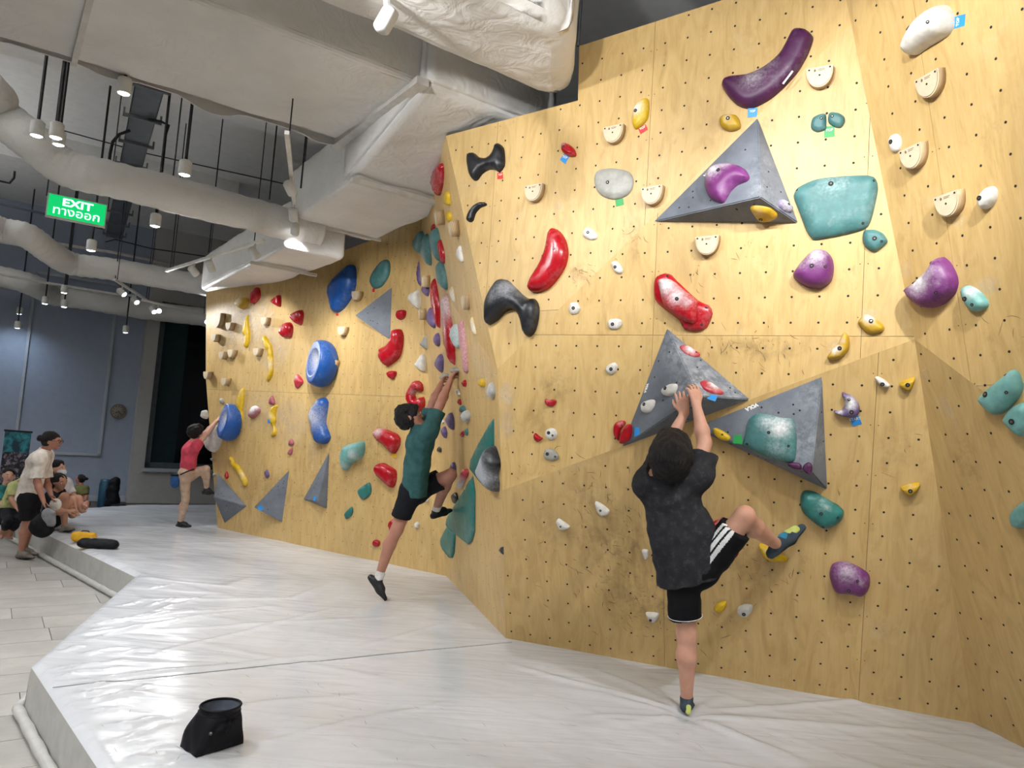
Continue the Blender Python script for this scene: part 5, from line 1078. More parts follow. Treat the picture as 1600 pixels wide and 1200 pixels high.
blob('G2', ZL([(1065,95),(1085,240),(1080,560),(1060,640),(1030,670),(990,640),(840,510),(840,470),(900,370),(1000,210)]), 0.035, 'deepteal', 'largest thin teal sheet hold, beside the raised shoe', R=0.2, sharp=True, bolts=[(728, 792, .5), (717, 811, .5)], base=0.004)
blob('G2', ZL([(850,525),(920,580),(910,740),(895,783),(870,780),(785,670),(790,640)]), 0.035, 'deepteal', 'lowest thin teal sheet hold on the side wall', R=0.2, sharp=True)
blob('G2', ZK([(1170,960),(1200,880),(1245,780),(1280,860),(1295,950),(1275,1010),(1285,1080),(1280,1165),(1240,1130),(1190,1060)]), 0.14, 'black', 'black and white fin hold on the outer corner', chalk=[(768, 735, 13, 1.6), (766, 722, 8, 1.2)])
blob('G2', ZK([(1232,1150),(1245,1130),(1250,1165)]), 0.02, 'red', 'tiny red tag at the tip of the black and white fin', sharp=True, cat='route tag', name='route_tag')
for fr_, x, y, lab in (('G1', 693, 339, 'wooden block hold near the top of the side wall'), ('G1', 716, 356, 'chalked wooden block hold by the outer edge of the side wall'), ('G2', 671, 439, 'wooden block hold beside the purple leaves'), ('G2', 736, 471, 'wooden half-round hold by the outer edge, above the yellow sliver'), ('G2', 665, 490, 'wooden block hold left of the first red blade')):
    wood_d(fr_, x, y, lab, 0.13, 0.12, 0.075, 0.0, False)
# ------------------------------------------------------------------ holds of the far wall
Hh = [
 (ZI([(375,400),(420,345),(470,350),(478,395),(430,447)]), .10, 'mustard', 'chalky yellow diamond hold at the far top', [(378, 468, 8, .7)]),
 (ZI([(510,340),(520,300),(555,262),(572,290),(570,350),(515,405)]), .10, 'red', 'red pointed hold, highest on the far wall', []),
 (ZI([(670,380),(735,325),(746,360),(742,422),(710,415)]), .08, 'red', 'red half-disc hold right of the highest red one', []),
 (ZI([(837,520),(850,480),(920,450),(933,500),(915,575),(870,560)]), .10, 'red', 'chalked red hold, upper of the red pair left of the blue ones', [(465, 497, 6, .4)]),
 (ZI([(742,640),(770,570),(820,552),(845,590),(830,675),(770,680)]), .10, 'red', 'chalked red hold, lower of the red pair left of the blue ones', [(448, 512, 6, .4)]),
 (ZI([(430,640),(470,490),(476,580),(487,650),(480,730),(455,770),(443,740),(452,670)]), .06, 'yellow', 'upper long yellow bone hold on the far wall', []),
 (ZI([(597,670),(615,665),(665,745),(675,800),(683,900),(675,990),(640,1043),(632,1040),(655,960),(640,870),(650,800),(620,770)]), .06, 'yellow', 'long yellow bone hold with a chalked middle', [(423, 570, 8, .8)]),
 (ZJ([(383,160),(400,90),(430,25),(440,60),(435,150),(425,220),(430,280),(415,350),(410,395),(390,385),(395,310),(385,230)]), .06, 'yellow', 'yellow bone hold rising beside the lower blue drum', [(379, 615, 5, .5)]),
 (ZJ([(650,270),(670,200),(715,172),(700,250),(705,300),(690,350),(710,390),(700,425),(665,440),(665,425),(690,380),(665,330)]), .06, 'yellow', 'short yellow bone hold beside a blue dot', [(425, 652, 6, .8)]),
 (ZJ([(318,600),(340,615),(355,650),(390,675),(430,735),(465,800),(465,845),(440,845),(410,780),(380,725),(345,690),(330,650)]), .06, 'yellow', 'lowest yellow bone hold above the far grey volume', [(380, 742, 5, .7)]),
 (ZJ([(490,265),(500,220),(530,180),(575,215),(555,255),(515,290)]), .09, 'pink', 'white-topped dark red hold between the yellow bones', [(400, 637, 8, 1.2)]),
 (ZJ([(650,165),(655,125),(675,95),(695,150),(690,172)]), .05, 'pink', 'small dull red hold above the short yellow bone', []),
 (ZJ([(812,485),(830,455),(852,485),(845,510),(815,510)]), .04, 'pink', 'dull red jib, upper of a close pair', []),
 (ZJ([(803,580),(820,545),(838,530),(840,565),(825,592)]), .04, 'pink', 'dull red jib, lower of a close pair', []),
 (ZI([(862,1040),(880,985),(910,1010),(930,1055),(880,1105)]), .06, 'rose', 'small faded red hold left of the blue drum', [(466, 590, 4, .7)]),
 (ZJ([(612,740),(630,715),(647,760),(630,783)]), .04, 'lilac', 'tiny purple and white jib above the second grey volume', []),
 (ZJ([(280,765),(293,728),(308,770),(293,792)]), .04, 'red', 'tiny red jib above the far grey volume', []),
 (ZJ([(1265,640),(1270,560),(1300,510),(1390,485),(1435,475),(1445,520),(1430,600),(1340,660),(1310,710),(1285,720)]), .14, 'mint', 'pale teal wing-shaped hold with a white chalked edge', [(560, 710, 8, .9), (545, 728, 6, .7)]),
 (ZJ([(1385,895),(1405,865),(1480,820),(1498,870),(1490,920),(1435,965),(1400,935)]), .05, 'deepteal', 'teal four-cornered hold left of the standing thigh', []),
 (ZJ([(1275,1085),(1300,1050),(1335,1022),(1345,1060),(1330,1100),(1290,1125)]), .04, 'deepteal', 'smallest low teal hold on the far wall', []),
 (z4([(1115,960),(1130,910),(1180,840),(1220,822),(1240,850),(1235,920),(1190,990),(1140,1005)], 300, 200, 4), .07, 'teal', 'teal oval hold high on the far wall', []),
 (ZI([(1150,290),(1180,220),(1240,150),(1320,80),(1350,75),(1370,110),(1370,240),(1340,340),(1270,440),(1215,475),(1185,455),(1170,400)]), .16, 'blue', 'large blue leaf-shaped hold at the top of the far wall', [(530, 450, 8, .25)]),
 (ZJ([(1000,250),(1030,180),(1080,120),(1115,115),(1140,150),(1130,240),(1120,330),(1145,400),(1158,450),(1130,495),(1085,502),(1050,480),(1020,390)]), .14, 'blue', 'blue bean-shaped hold on the far wall', [(496, 652, 20, .8)]),
 (Z7([(378,225),(390,190),(430,182),(453,195),(445,245),(410,268),(385,255)]), .07, 'red', 'small red hold right of the corner grey volume', []),
 (Z7([(240,570),(250,505),(300,480),(335,430),(350,360),(380,342),(415,348),(432,400),(425,500),(400,580),(340,630),(300,655),(260,620)]), .12, 'red', 'large glossy red boot-shaped hold on the far wall', []),
 (Z7([(298,710),(320,692),(370,695),(372,725),(345,762),(310,745)]), .06, 'red', 'small red hold below the red boot-shaped one', []),
 (Z7([(470,900),(490,840),(530,780),(560,772),(590,800),(597,850),(580,862),(550,850),(530,880),(535,920),(560,925),(600,905),(612,950),(605,1000),(575,1030),(520,995),(480,960)]), .10, 'red', 'red C-shaped hold above the green-shirted climber\'s head', [(649, 612, 6, .6)]),
 (ZK([(250,690),(265,645),(310,632),(360,650),(430,680),(460,720),(455,780),(420,843),(395,840),(340,780),(280,740)]), .12, 'red', 'chalk-tipped red kidney hold behind the green shirt', [(598, 675, 9, .8)]),
 (ZK([(258,970),(275,935),(320,922),(370,950),(425,990),(425,1080),(400,1130),(370,1115),(310,1060),(270,1020)]), .12, 'red', 'red kidney hold with a dark top behind the shorts', []),
 (ZL([(232,660),(240,635),(262,630),(288,645),(286,678),(262,690),(238,682)]), .05, 'red', 'round red knob low on the far wall', []),
 (ZL([(372,510),(385,470),(425,450),(445,500),(430,560),(400,578)]), .09, 'red', 'red hold half hidden behind the standing thigh', []),
 (ZL([(580,500),(600,480),(618,500),(612,530),(590,534)]), .04, 'white', 'small white jib right of the standing thigh', []),
 (ZL([(660,300),(680,280),(698,298),(690,320)]), .04, 'white', 'tiny white jib under the raised thigh', []),
 (ZJ([(130,480),(160,420),(215,340),(245,360),(257,430),(240,510),(195,570),(150,540)]), .14, 'white', 'big white teardrop hold at the pink-shirted climber\'s arm', []),
 (ZJ([(103,270),(115,220),(130,225),(138,270),(125,292)]), .10, 'white', 'white hold on the far edge of the far wall', []),
 (ZJ([(255,420),(265,415),(275,430),(268,442),(258,436)]), .04, 'grey', 'tiny grey jib beside the lower blue drum', []),
 (ZJ([(164,625),(172,615),(182,628),(172,640)]), .04, 'grey', 'tiny pale jib near the raised knee in beige leggings', []),
 (ZJ([(180,760),(190,742),(203,755),(192,775)]), .04, 'grey', 'tiny pale jib just above the far grey volume', []),
 (ZJ([(240,140),(250,118),(268,135),(268,160),(252,168)]), .05, 'grey', 'small pale jib above the lower blue drum', []),
]
for pts, dp, colr, lab, ch in Hh: sb('H', pts, dp, colr, lab, chalk=ch)
sb(V7b, Z7([(95,240),(110,205),(160,190),(215,205),(232,225),(205,270),(160,302),(115,285)]), .06, 'mint', 'pale teal chalked hold on the corner grey volume', chalk=[(582, 490, 10, .8)])
# blue drums: dished cylinders standing off the wall
for k, (x, y, lab) in enumerate(((562, 462, 'small wooden hold right of the large blue leaf'), (540, 517, 'small wooden hold left of the corner grey volume'), (526, 569, 'small wooden hold touching the large blue drum'), (407, 550, 'wooden hold left of the long chalked yellow bone'), (367, 552, 'wooden hold beside a tiny one on the far wall'), (419, 502, 'wooden block hold right of the upper long yellow bone'), (364, 510, 'wooden block hold left of the upper long yellow bone'), (346, 500, 'large wooden half-round near the far edge'), (341, 528, 'small wooden hold below the large half-round near the far edge'), (353, 555, 'tiny wooden hold left of the beside-standing pair'), (329, 586, 'wooden hold on the far edge of the wall'), (357, 596, 'wooden hold above the lower blue drum'))):
    wood_d('H', x, y, lab, 0.13 if k != 7 else 0.20, 0.11 if k != 7 else 0.22, 0.085, 0.0, False)
tagcard('H', ZI([(1200,480),(1220,478),(1221,498),(1201,500)]), 'red', 'tiny red tag under the large blue leaf')
tagcard('H', z4([(1127,1003),(1143,1003),(1143,1025),(1127,1025)], 300, 200, 4), 'red', 'tiny red tag under the teal oval')
tagcard('H', ZJ([(1245,545),(1262,542),(1262,622),(1248,618)]), 'red', 'red strip tag left of the pale teal wing')
tagcard('H', ZK([(380,848),(425,850),(424,878),(382,876)]), 'yellow', 'yellow tag under the chalk-tipped red kidney')
tagcard('H', ZJ([(630,298),(650,296),(652,326),(632,328)]), 'blue', 'blue dot tag beside the short yellow bone')
# black and pale rub marks are in the plywood itself; sticker line on the purple curved hold
t_ = MB().box((-0.045, -0.006, 0), (0.045, 0.006, 0.0008)).build('maker_sticker', M_WPRINT)
_pb = [o for o in bpy.data.objects if o.get('label', '').startswith('long dark purple')][0]
t_.matrix_world = FRA.M(hit(1231, 121, PA, 0.08))@Matrix.Rotation(math.radians(52), 4, 'Z'); m2 = t_.matrix_world.copy(); t_.parent = _pb; t_.matrix_parent_inverse = _pb.matrix_world.inverted(); t_.matrix_world = m2
# ------------------------------------------------------------------ people: implicit surfaces meshed with surface nets
class SDF:
    def __init__(s, lo, hi, h):
        s.h = h; s.lo = np.array(lo, float)-3*h; n = np.ceil((np.array(hi)+3*h-s.lo)/h).astype(int)+1; s.n = n
        s.F = np.full(tuple(n), 1.0, np.float32)
    def block(s, lo, hi):
        a = np.clip(np.floor((np.array(lo)-s.lo)/s.h).astype(int), 0, s.n-1); b = np.clip(np.ceil((np.array(hi)-s.lo)/s.h).astype(int)+1, 1, s.n)
        sl = tuple(slice(a[i], b[i]) for i in range(3))
        ax = [s.lo[i]+np.arange(a[i], b[i])*s.h for i in range(3)]
        return sl, np.stack(np.meshgrid(*ax, indexing='ij'), -1).astype(np.float32)
    def merge(s, sl, d, k):
        F = s.F[sl]; d = d.astype(np.float32)
        if k > 0:
            hh = np.maximum(k-np.abs(F-d), 0)/k; s.F[sl] = np.minimum(F, d)-hh*hh*k*0.25
        else: s.F[sl] = np.minimum(F, d)
    def cone(s, a, b, ra, rb, k=0.02, flat=None, fs=1.0):
        """tapered limb from a to b; flat/fs squash it along one direction"""
        a = np.array(a, float); b = np.array(b, float); R = max(ra, rb)+k+3*s.h
        sl, P = s.block(np.minimum(a, b)-R, np.maximum(a, b)+R)
        if P.size == 0: return
        ab = b-a; t = np.clip(((P-a)@ab)/(ab@ab+1e-12), 0, 1); v = P-a-t[..., None]*ab
        if flat is not None:
            f = unit(flat); c = v@f; v = v+f*(c*(1/fs-1))[..., None]
        d = np.linalg.norm(v, axis=-1)-(ra+(rb-ra)*t)
        if flat is not None: d = d*min(1.0, fs*1.15)
        s.merge(sl, d, k)
    def ell(s, c, ax, r, k=0.02):
        c = np.array(c, float); R = max(r)+k+3*s.h; sl, P = s.block(c-R, c+R)
        if P.size == 0: return
        v = P-c; q = np.stack([v@ax[i]/r[i] for i in range(3)], -1); L = np.linalg.norm(q, axis=-1); s.merge(sl, (L-1)*min(r)*0.9, k)
    def cut(s, p, n, sel=None, k=0.0):
        """remove what lies beyond the plane (side n), inside the ball sel=(c,r)"""
        if sel is None: sl, P = s.block(s.lo, s.lo+s.n*s.h)
        else: sl, P = s.block(np.array(sel[0])-sel[1], np.array(sel[0])+sel[1])
        d = (P-np.array(p))@unit(n)
        if sel is not None: d = np.where(np.linalg.norm(P-np.array(sel[0]), axis=-1) < sel[1], d, -1)
        s.F[sl] = np.maximum(s.F[sl], d.astype(np.float32))
    def wrinkle(s, amp, sc_, seed=0.0):
        sl, P = s.block(s.lo, s.lo+s.n*s.h); m = np.abs(s.F) < 0.05
        if m.any(): s.F[m] += (amp*fbm(P[m].astype(float), sc_, seed)).astype(np.float32)
    def mesh(s, name):
        F = s.F; neg = F < 0; nx, ny, nz = F.shape
        cnt = np.zeros((nx-1, ny-1, nz-1), np.int8)
        for i in (0, 1):
            for j in (0, 1):
                for k in (0, 1): cnt += neg[i:nx-1+i, j:ny-1+j, k:nz-1+k]
        act = (cnt > 0) & (cnt < 8); idx = np.argwhere(act); vid = np.full(act.shape, -1, np.int32); vid[act] = np.arange(len(idx))
        acc = np.zeros((len(idx), 3)); w = np.zeros(len(idx)); I = idx
        cr = [(i, j, k) for i in (0, 1) for j in (0, 1) for k in (0, 1)]
        for a in cr:
            for ax in range(3):
                if a[ax]: continue
                b = list(a); b[ax] = 1
                fa = F[I[:, 0]+a[0], I[:, 1]+a[1], I[:, 2]+a[2]]; fb = F[I[:, 0]+b[0], I[:, 1]+b[1], I[:, 2]+b[2]]; m = (fa < 0) != (fb < 0)
                t = np.where(m, fa/np.where(m, fa-fb, 1), 0); p = np.array(a, float)+np.zeros((len(I), 3)); p[:, ax] += t; acc[m] += p[m]; w[m] += 1
        V = s.lo+(I+acc/np.maximum(w, 1)[:, None])*s.h
        faces = []
        for ax in range(3):
            o1, o2 = [x for x in range(3) if x != ax]
            A = [slice(None)]*3; B = [slice(None)]*3; A[ax] = slice(0, -1); B[ax] = slice(1, None)
            ch = neg[tuple(A)] != neg[tuple(B)]; E = np.argwhere(ch)
            E = E[(E[:, o1] > 0) & (E[:, o2] > 0) & (E[:, o1] < F.shape[o1]-1) & (E[:, o2] < F.shape[o2]-1)]
            if not len(E): continue
            def cell(d1, d2):
                c = E.copy(); c[:, o1] += d1; c[:, o2] += d2; return vid[c[:, 0], c[:, 1], c[:, 2]]
            q = np.stack([cell(-1, -1), cell(0, -1), cell(0, 0), cell(-1, 0)], 1); ins_ = neg[tuple(E.T)]; fl = ins_ if ax != 1 else ~ins_
            q[~fl] = q[~fl][:, ::-1]; faces.append(q)
        Q = np.concatenate(faces); me = bpy.data.meshes.new(name)
        me.vertices.add(len(V)); me.vertices.foreach_set('co', V.astype(np.float32).ravel()); me.loops.add(Q.size); me.loops.foreach_set('vertex_index', Q.ravel().astype(np.int32))
        me.polygons.add(len(Q)); me.polygons.foreach_set('loop_start', np.arange(0, Q.size, 4, dtype=np.int32)); me.polygons.foreach_set('loop_total', np.full(len(Q), 4, np.int32))
        me.polygons.foreach_set('use_smooth', np.ones(len(Q), bool)); me.update(calc_edges=True); me.validate(); return me
def skin_mat(name, color):
    t = NT(name); v = t.coord(); n1 = t.noise(v, 12, 5); c2 = tuple(c*k for c, k in zip(color[:3], (0.88, 0.80, 0.78)))+(1,)
    t.set(t.ramp(n1, [(0.3, c2), (0.7, color)]), 0.52, spec=0.35); t.b.inputs['Subsurface Weight'].default_value = 0.0; t.bump(t.noise(v, 220, 2), 0.08, 0.002); return t.m
SKIN = dict(light=skin_mat('skin_light', srgb(206, 158, 134)), tan=skin_mat('skin_tan', srgb(180, 134, 110)), mid=skin_mat('skin_mid', srgb(176, 126, 106)))
M_HAIR = NT('hair_black'); _v = M_HAIR.coord(scale=(1, 1, 0.22)); M_HAIR.bump(M_HAIR.noise(_v, 110, 4, 0.6, 0.8), 1.0, 0.02); M_HAIR = M_HAIR.set(M_HAIR.ramp(M_HAIR.noise(_v, 60, 4), [(0.35, (0.006, 0.005, 0.005)), (0.7, (0.022, 0.019, 0.018))]), 0.55, spec=0.25)
M_EYE = plain('eye_dark', srgb(28, 20, 18), 0.2); M_EYEW = plain('eye_white', srgb(210, 205, 198), 0.3); M_LIP = plain('lip', srgb(150, 84, 78), 0.5)
def hand(F, wr, d, pn, side_sign, size=0.175, curl=0.5, spread=0.10, thumb=0.7):
    d = unit(d); pn = unit(np.array(pn)-d*(np.array(pn)@d)); s = np.cross(d, pn)*side_sign; k = size/0.18; palm = 0.088*k
    kn = []
    for i, off in enumerate((-0.030, -0.010, 0.010, 0.028)):
        b = wr+d*(palm-abs(off)*0.25*k-(0.006*k if i == 3 else 0))+s*off*k*1.05; kn.append(b); F.cone(wr+s*off*0.55*k, b, 0.0155*k, 0.0125*k, 0.012)
    for i, (b, L) in enumerate(zip(kn, (0.072, 0.080, 0.074, 0.058))):
        dir_ = unit(d+s*(i-1.5)*spread); p = b; ang = 0
        for j, fr_ in enumerate((0.45, 0.30, 0.25)):
            ang += curl*(0.7, 1.0, 0.8)[j]; dd = unit(dir_*math.cos(ang)+pn*math.sin(ang)); q = p+dd*L*k*fr_
            F.cone(p, q, (0.0098-0.0009*j)*k, (0.0089-0.0010*j)*k, 0.004); p = q
    p = wr+d*0.022*k-s*0.022*k; dt = unit(d*0.75-s*thumb+pn*0.35); q = p+dt*0.042*k; F.cone(p, q, 0.0155*k, 0.0115*k, 0.010); dt = unit(d*0.95-s*0.25+pn*0.45); r = q+dt*0.032*k; F.cone(q, r, 0.0112*k, 0.0095*k, 0.004); F.cone(r, r+unit(d+pn*0.4)*0.022*k, 0.0095*k, 0.0075*k, 0.004)
def head_sdf(F, c, f, u, sc_=1.0):
    f = unit(f); u = unit(np.array(u)-f*(np.array(u)@f)); r = np.cross(f, u); ax = (f, r, u); k = sc_
    F.ell(c+u*0.022*k-f*0.010*k, ax, (0.098*k, 0.078*k, 0.090*k), 0.02)                     # skull
    F.cone(c+f*0.030*k-u*0.020*k, c+f*0.050*k-u*0.082*k, 0.062*k, 0.030*k, 0.03)            # face to chin
    F.cone(c+f*0.082*k+u*0.012*k, c+f*0.104*k-u*0.020*k, 0.008*k, 0.014*k, 0.012)           # nose
    F.cone(c+f*0.080*k+u*0.024*k-r*0.035*k, c+f*0.080*k+u*0.024*k+r*0.035*k, 0.012*k, 0.012*k, 0.012)   # brow
    F.cone(c+f*0.084*k-u*0.052*k-r*0.016*k, c+f*0.084*k-u*0.052*k+r*0.016*k, 0.010*k, 0.010*k, 0.010)   # lips
    for s in (-1, 1): F.ell(c+r*s*0.080*k-f*0.008*k-u*0.004*k, ax, (0.018*k, 0.008*k, 0.030*k), 0.006)  # ears
def face_parts(root, c, f, u, k=1.0):
    f = unit(f); u = unit(np.array(u)-f*(np.array(u)@f)); r = np.cross(f, u)
    for s in (-1, 1):
        M = mat4(c+f*0.083*k+u*0.006*k+r*s*0.032*k, r, u, f)
        e = MB().lathe([(0.012*k, -0.006), (0.010*k, 0.004), (0.004*k, 0.008)], 10, M).build('eye', M_EYEW, None, True); attach(e, root)
        e = MB().lathe([(0.006*k, 0.004), (0.005*k, 0.009), (0.001, 0.0095)], 10, M).build('pupil', M_EYE, None, True); attach(e, root)
        b = MB().tube([c+f*0.092*k+u*0.027*k+r*s*0.018*k, c+f*0.092*k+u*0.032*k+r*s*0.034*k, c+f*0.083*k+u*0.027*k+r*s*0.050*k], [0.003*k, 0.004*k, 0.002*k], 6).build('eyebrow', M_HAIR, None, True); attach(b, root)
    m = MB().tube([c+f*0.090*k-u*0.052*k-r*0.022*k, c+f*0.097*k-u*0.051*k, c+f*0.090*k-u*0.052*k+r*0.022*k], [0.002, 0.0045*k, 0.002], 6).build('mouth', M_LIP, None, True); attach(m, root)
def attach(o, root):
    mw = o.matrix_world.copy(); o.parent = root; o.matrix_parent_inverse = root.matrix_world.inverted(); o.matrix_world = mw; return o
def bounds(pts, m):
    P = np.array(pts); return P.min(0)-m, P.max(0)+m
def fig_mesh(name, F, mat, origin, root=None):
    me = F.mesh(name); n = len(me.vertices); co = np.empty(n*3, np.float32); me.vertices.foreach_get('co', co); co = (co.reshape(-1, 3)-np.array(origin, np.float32)).ravel(); me.vertices.foreach_set('co', co); me.update()
    o = link(name, me, None, mat); o.location = tuple(origin); bpy.context.view_layer.update()
    if root is not None: attach(o, root)
    return o
def shoe(root, ank, toe, up, mat, patch=None, sole=None, L=None, w=0.042, sock=None, shin=None, heelback=0.05):
    """climbing shoe: heel behind the ankle, pointed toe"""
    ank = np.array(ank); toe = np.array(toe); up = unit(up); d = unit((toe-ank)-up*((toe-ank)@up)*0.0); fwd = unit(d-up*(d@up)*0.6)
    heel = ank-up*0.055-fwd*heelback*0.7; mid = (heel*0.45+toe*0.55)+up*0.012
    F = SDF(*bounds([ank, toe, heel], 0.10), 0.006); s = np.cross(fwd, up)
    F.cone(heel, mid, 0.032, w*0.95, 0.02, up, 0.85); F.cone(mid, toe-fwd*0.015, w*0.95, 0.024, 0.02, up, 0.7); F.cone(ank+up*0.006, heel+fwd*0.03+up*0.01, 0.036, 0.034, 0.02); F.cone(ank-up*0.01, mid+up*0.012, 0.036, 0.034, 0.02)
    o = fig_mesh('climbing_shoe', F, mat, ank, root)
    F = SDF(*bounds([ank, toe, heel], 0.10), 0.006); dn = -up*0.020
    F.cone(heel+dn, mid+dn-up*0.006, 0.026, w*0.92, 0.015, up, 0.4); F.cone(mid+dn-up*0.006, toe-fwd*0.012-up*0.008, w*0.92, 0.022, 0.015, up, 0.5)
    fig_mesh('shoe_sole', F, sole or MS_BLACK, ank, o)
    if patch:
        for (t0, t1, off, m) in patch:
            F = SDF(*bounds([ank, toe, heel], 0.10), 0.006); p0 = ank*(1-t0)+toe*t0; p1 = ank*(1-t1)+toe*t1
            F.cone(p0+up*0.012+s*off, p1+up*0.012+s*off, 0.030, 0.026, 0.01, up, 0.8); fig_mesh('shoe_panel', F, m, ank, o)
    if sock is not None and shin is not None:
        a = unit(np.array(shin)-ank); F = SDF(*bounds([ank, ank+a*0.12], 0.07), 0.006); F.cone(ank-a*0.01, ank+a*0.085, 0.040, 0.043, 0.0); F.cut(ank+a*0.085, a); fig_mesh('sock', F, sock, ank, root)
    return o
MS_BLACK = plain('rubber_black', srgb(24, 24, 26), 0.6); MS_SLATE = fabric('shoe_slate', srgb(58, 70, 80)); MS_LIME = fabric('shoe_lime', srgb(188, 196, 110)); MS_BLUE = fabric('shoe_blue', srgb(52, 122, 150)); MS_GREY = fabric('shoe_grey', srgb(120, 112, 104)); MS_SOCK = fabric('sock_white', srgb(206, 202, 196))
def figure(label, J, h=0.010, skin='light', group=None, k=1.0, shirt=None, shorts=None, hair='short', face=True, hands=True, sleeve=0.75, leg_cover=0.75, fwd=None, hem=0.0, shirt_w=1.0, face_dir=None, head_up=None, hand_pose=None, neck=True, wr=0.006, hk=1.0, low_shift=None, pants_tight=False, shirt_len=1.0, girth=1.0):
    """J: joints in space. pelvis, chest, neckb, head, sh/el/wr/hip/kn/an/toe with _l and _r"""
    J = {a: np.array(b, float) for a, b in J.items()}; g = girth; up_t = unit(J['neckb']-J['pelvis']); lat = unit(J['sh_r']-J['sh_l']); fwd = unit(np.cross(up_t, lat)) if fwd is None else unit(fwd)
    allp = list(J.values()); F = SDF(*bounds(allp, 0.22), h)
    # trunk
    hipl = unit(J['hip_r']-J['hip_l']); mid = J['pelvis']*0.5+J['chest']*0.5
    F.cone(J['hip_l']*0.7+J['hip_r']*0.3, J['hip_r']*0.7+J['hip_l']*0.3, 0.118*k*g, 0.118*k*g, 0.03)
    F.cone(J['pelvis'], mid, 0.125*k*g, 0.118*k*g, 0.05, fwd, 0.78); F.cone(mid, J['chest'], 0.118*k*g, 0.140*k*g, 0.05, fwd, 0.74)
    F.cone(J['sh_l'], J['chest'], 0.062*k*g, 0.10*k*g, 0.05); F.cone(J['sh_r'], J['chest'], 0.062*k*g, 0.10*k*g, 0.05); F.cone(J['sh_l'], J['sh_r'], 0.060*k*g, 0.060*k*g, 0.05, fwd, 0.9)
    F.cone(J['neckb'], J['head']-unit(J['head']-J['neckb'])*0.02, 0.056*k, 0.052*k, 0.03)
    for s in ('l', 'r'):
        F.cone(J['sh_'+s], J['el_'+s], 0.054*k*g, 0.041*k*g, 0.03); a, b = J['el_'+s], J['wr_'+s]; F.cone(a, a*0.7+b*0.3, 0.041*k*g, 0.043*k*g, 0.02); F.cone(a*0.7+b*0.3, b, 0.043*k*g, 0.026*k, 0.02)
        F.cone(J['hip_'+s], J['kn_'+s], 0.090*k*g, 0.056*k*g, 0.04); a, b = J['kn_'+s], J['an_'+s]; back = unit(np.cross(np.cross(b-a, J['toe_'+s]-b), b-a)); back = -back if back@(J['toe_'+s]-b) > 0 else back
        m_ = a*0.68+b*0.32+back*0.016*k; F.cone(a, m_, 0.053*k*g, 0.057*k*g, 0.03); F.cone(m_, b, 0.057*k*g, 0.035*k, 0.03)
        F.cone(b, b*0.55+J['toe_'+s]*0.45, 0.030*k, 0.018*k, 0.02)
        if hands:
            d, pn, sg, cu = (hand_pose or {}).get(s, (b*0, None, None, None)) if hand_pose and s in hand_pose else (unit(J['wr_'+s]-J['el_'+s]), fwd, 1 if s == 'r' else -1, 0.45)
            hand(F, J['wr_'+s], d, pn, sg, 0.175*k, cu)
        else: F.cone(J['wr_'+s], J['wr_'+s]+unit(J['wr_'+s]-J['el_'+s])*0.09*k, 0.028*k, 0.026*k, 0.02)
    fd = fwd if face_dir is None else unit(face_dir); hu = unit(J['head']-J['neckb']) if head_up is None else unit(head_up)
    head_sdf(F, J['head'], fd, hu, k*1.02)
    body = fig_mesh('person', F, SKIN[skin], J['pelvis']); tag(body, label, 'person', group)
    if face: face_parts(body, J['head'], fd, hu, k*1.02)
    fdu = unit(fd); r_ = np.cross(fdu, unit(hu-fdu*(hu@fdu))); uu = np.cross(r_, fdu)
    H = SDF(*bounds([J['head']], 0.25*k), max(0.006, h*0.8)); ax = (fdu, r_, uu); c = J['head']
    if hair:
        k0, k = k, k*hk
        H.ell(c+uu*0.036*k-fdu*0.022*k, ax, (0.104*k, 0.090*k, 0.092*k), 0.01)
        if hair in ('mop', 'curly'): H.ell(c+uu*0.015*k-fdu*0.045*k, ax, (0.085*k, 0.094*k, 0.112*k), 0.03); H.ell(c+uu*0.05*k+fdu*0.03*k, ax, (0.08*k, 0.085*k, 0.07*k), 0.03)
        else: H.ell(c-uu*0.015*k-fdu*0.050*k, ax, (0.062*k, 0.078*k, 0.070*k), 0.03)
        if hair == 'bun': H.ell(c+uu*0.02*k-fdu*0.145*k, ax, (0.042*k, 0.040*k, 0.040*k), 0.012)
        if hair == 'long': H.cone(c-fdu*0.06*k, c-fdu*0.085*k-uu*0.17*k, 0.075*k, 0.045*k, 0.03)
        H.wrinkle(0.006 if hair != 'curly' else 0.010, 30 if hair != 'curly' else 34, 1.0); H.wrinkle(0.0022, 88, 3.0)
        H.cut(c+fdu*0.070*k+uu*0.01*k, fdu-uu*0.55)           # face opening
        fig_mesh('hair', H, M_HAIR, c, body); k = k0
    if shirt:
        T = SDF(*bounds([J[a] for a in ('pelvis', 'chest', 'neckb', 'sh_l', 'sh_r', 'el_l', 'el_r', 'hip_l', 'hip_r')], 0.30), max(0.007, h)); sw = shirt_w
        low = J['pelvis']-up_t*(0.10+hem)+(0 if low_shift is None else low_shift)
        T.cone(low, mid, 0.158*k*sw*g, 0.150*k*sw*g, 0.05, fwd, 0.78); T.cone(mid, J['chest'], 0.150*k*sw*g, 0.160*k*g, 0.05, fwd, 0.76)
        T.cone(J['sh_l'], J['sh_r'], 0.077*k*g, 0.077*k*g, 0.05, fwd, 0.95); T.cone(J['neckb']-up_t*0.03, J['neckb']-up_t*0.005, 0.075*k, 0.070*k, 0.04)
        for s in ('l', 'r'):
            e = J['sh_'+s]*(1-sleeve)+J['el_'+s]*sleeve; T.cone(J['sh_'+s], J['chest'], 0.076*k*g, 0.11*k*g, 0.05); T.cone(J['sh_'+s], e, 0.074*k*g, 0.070*k*g*sw, 0.04)
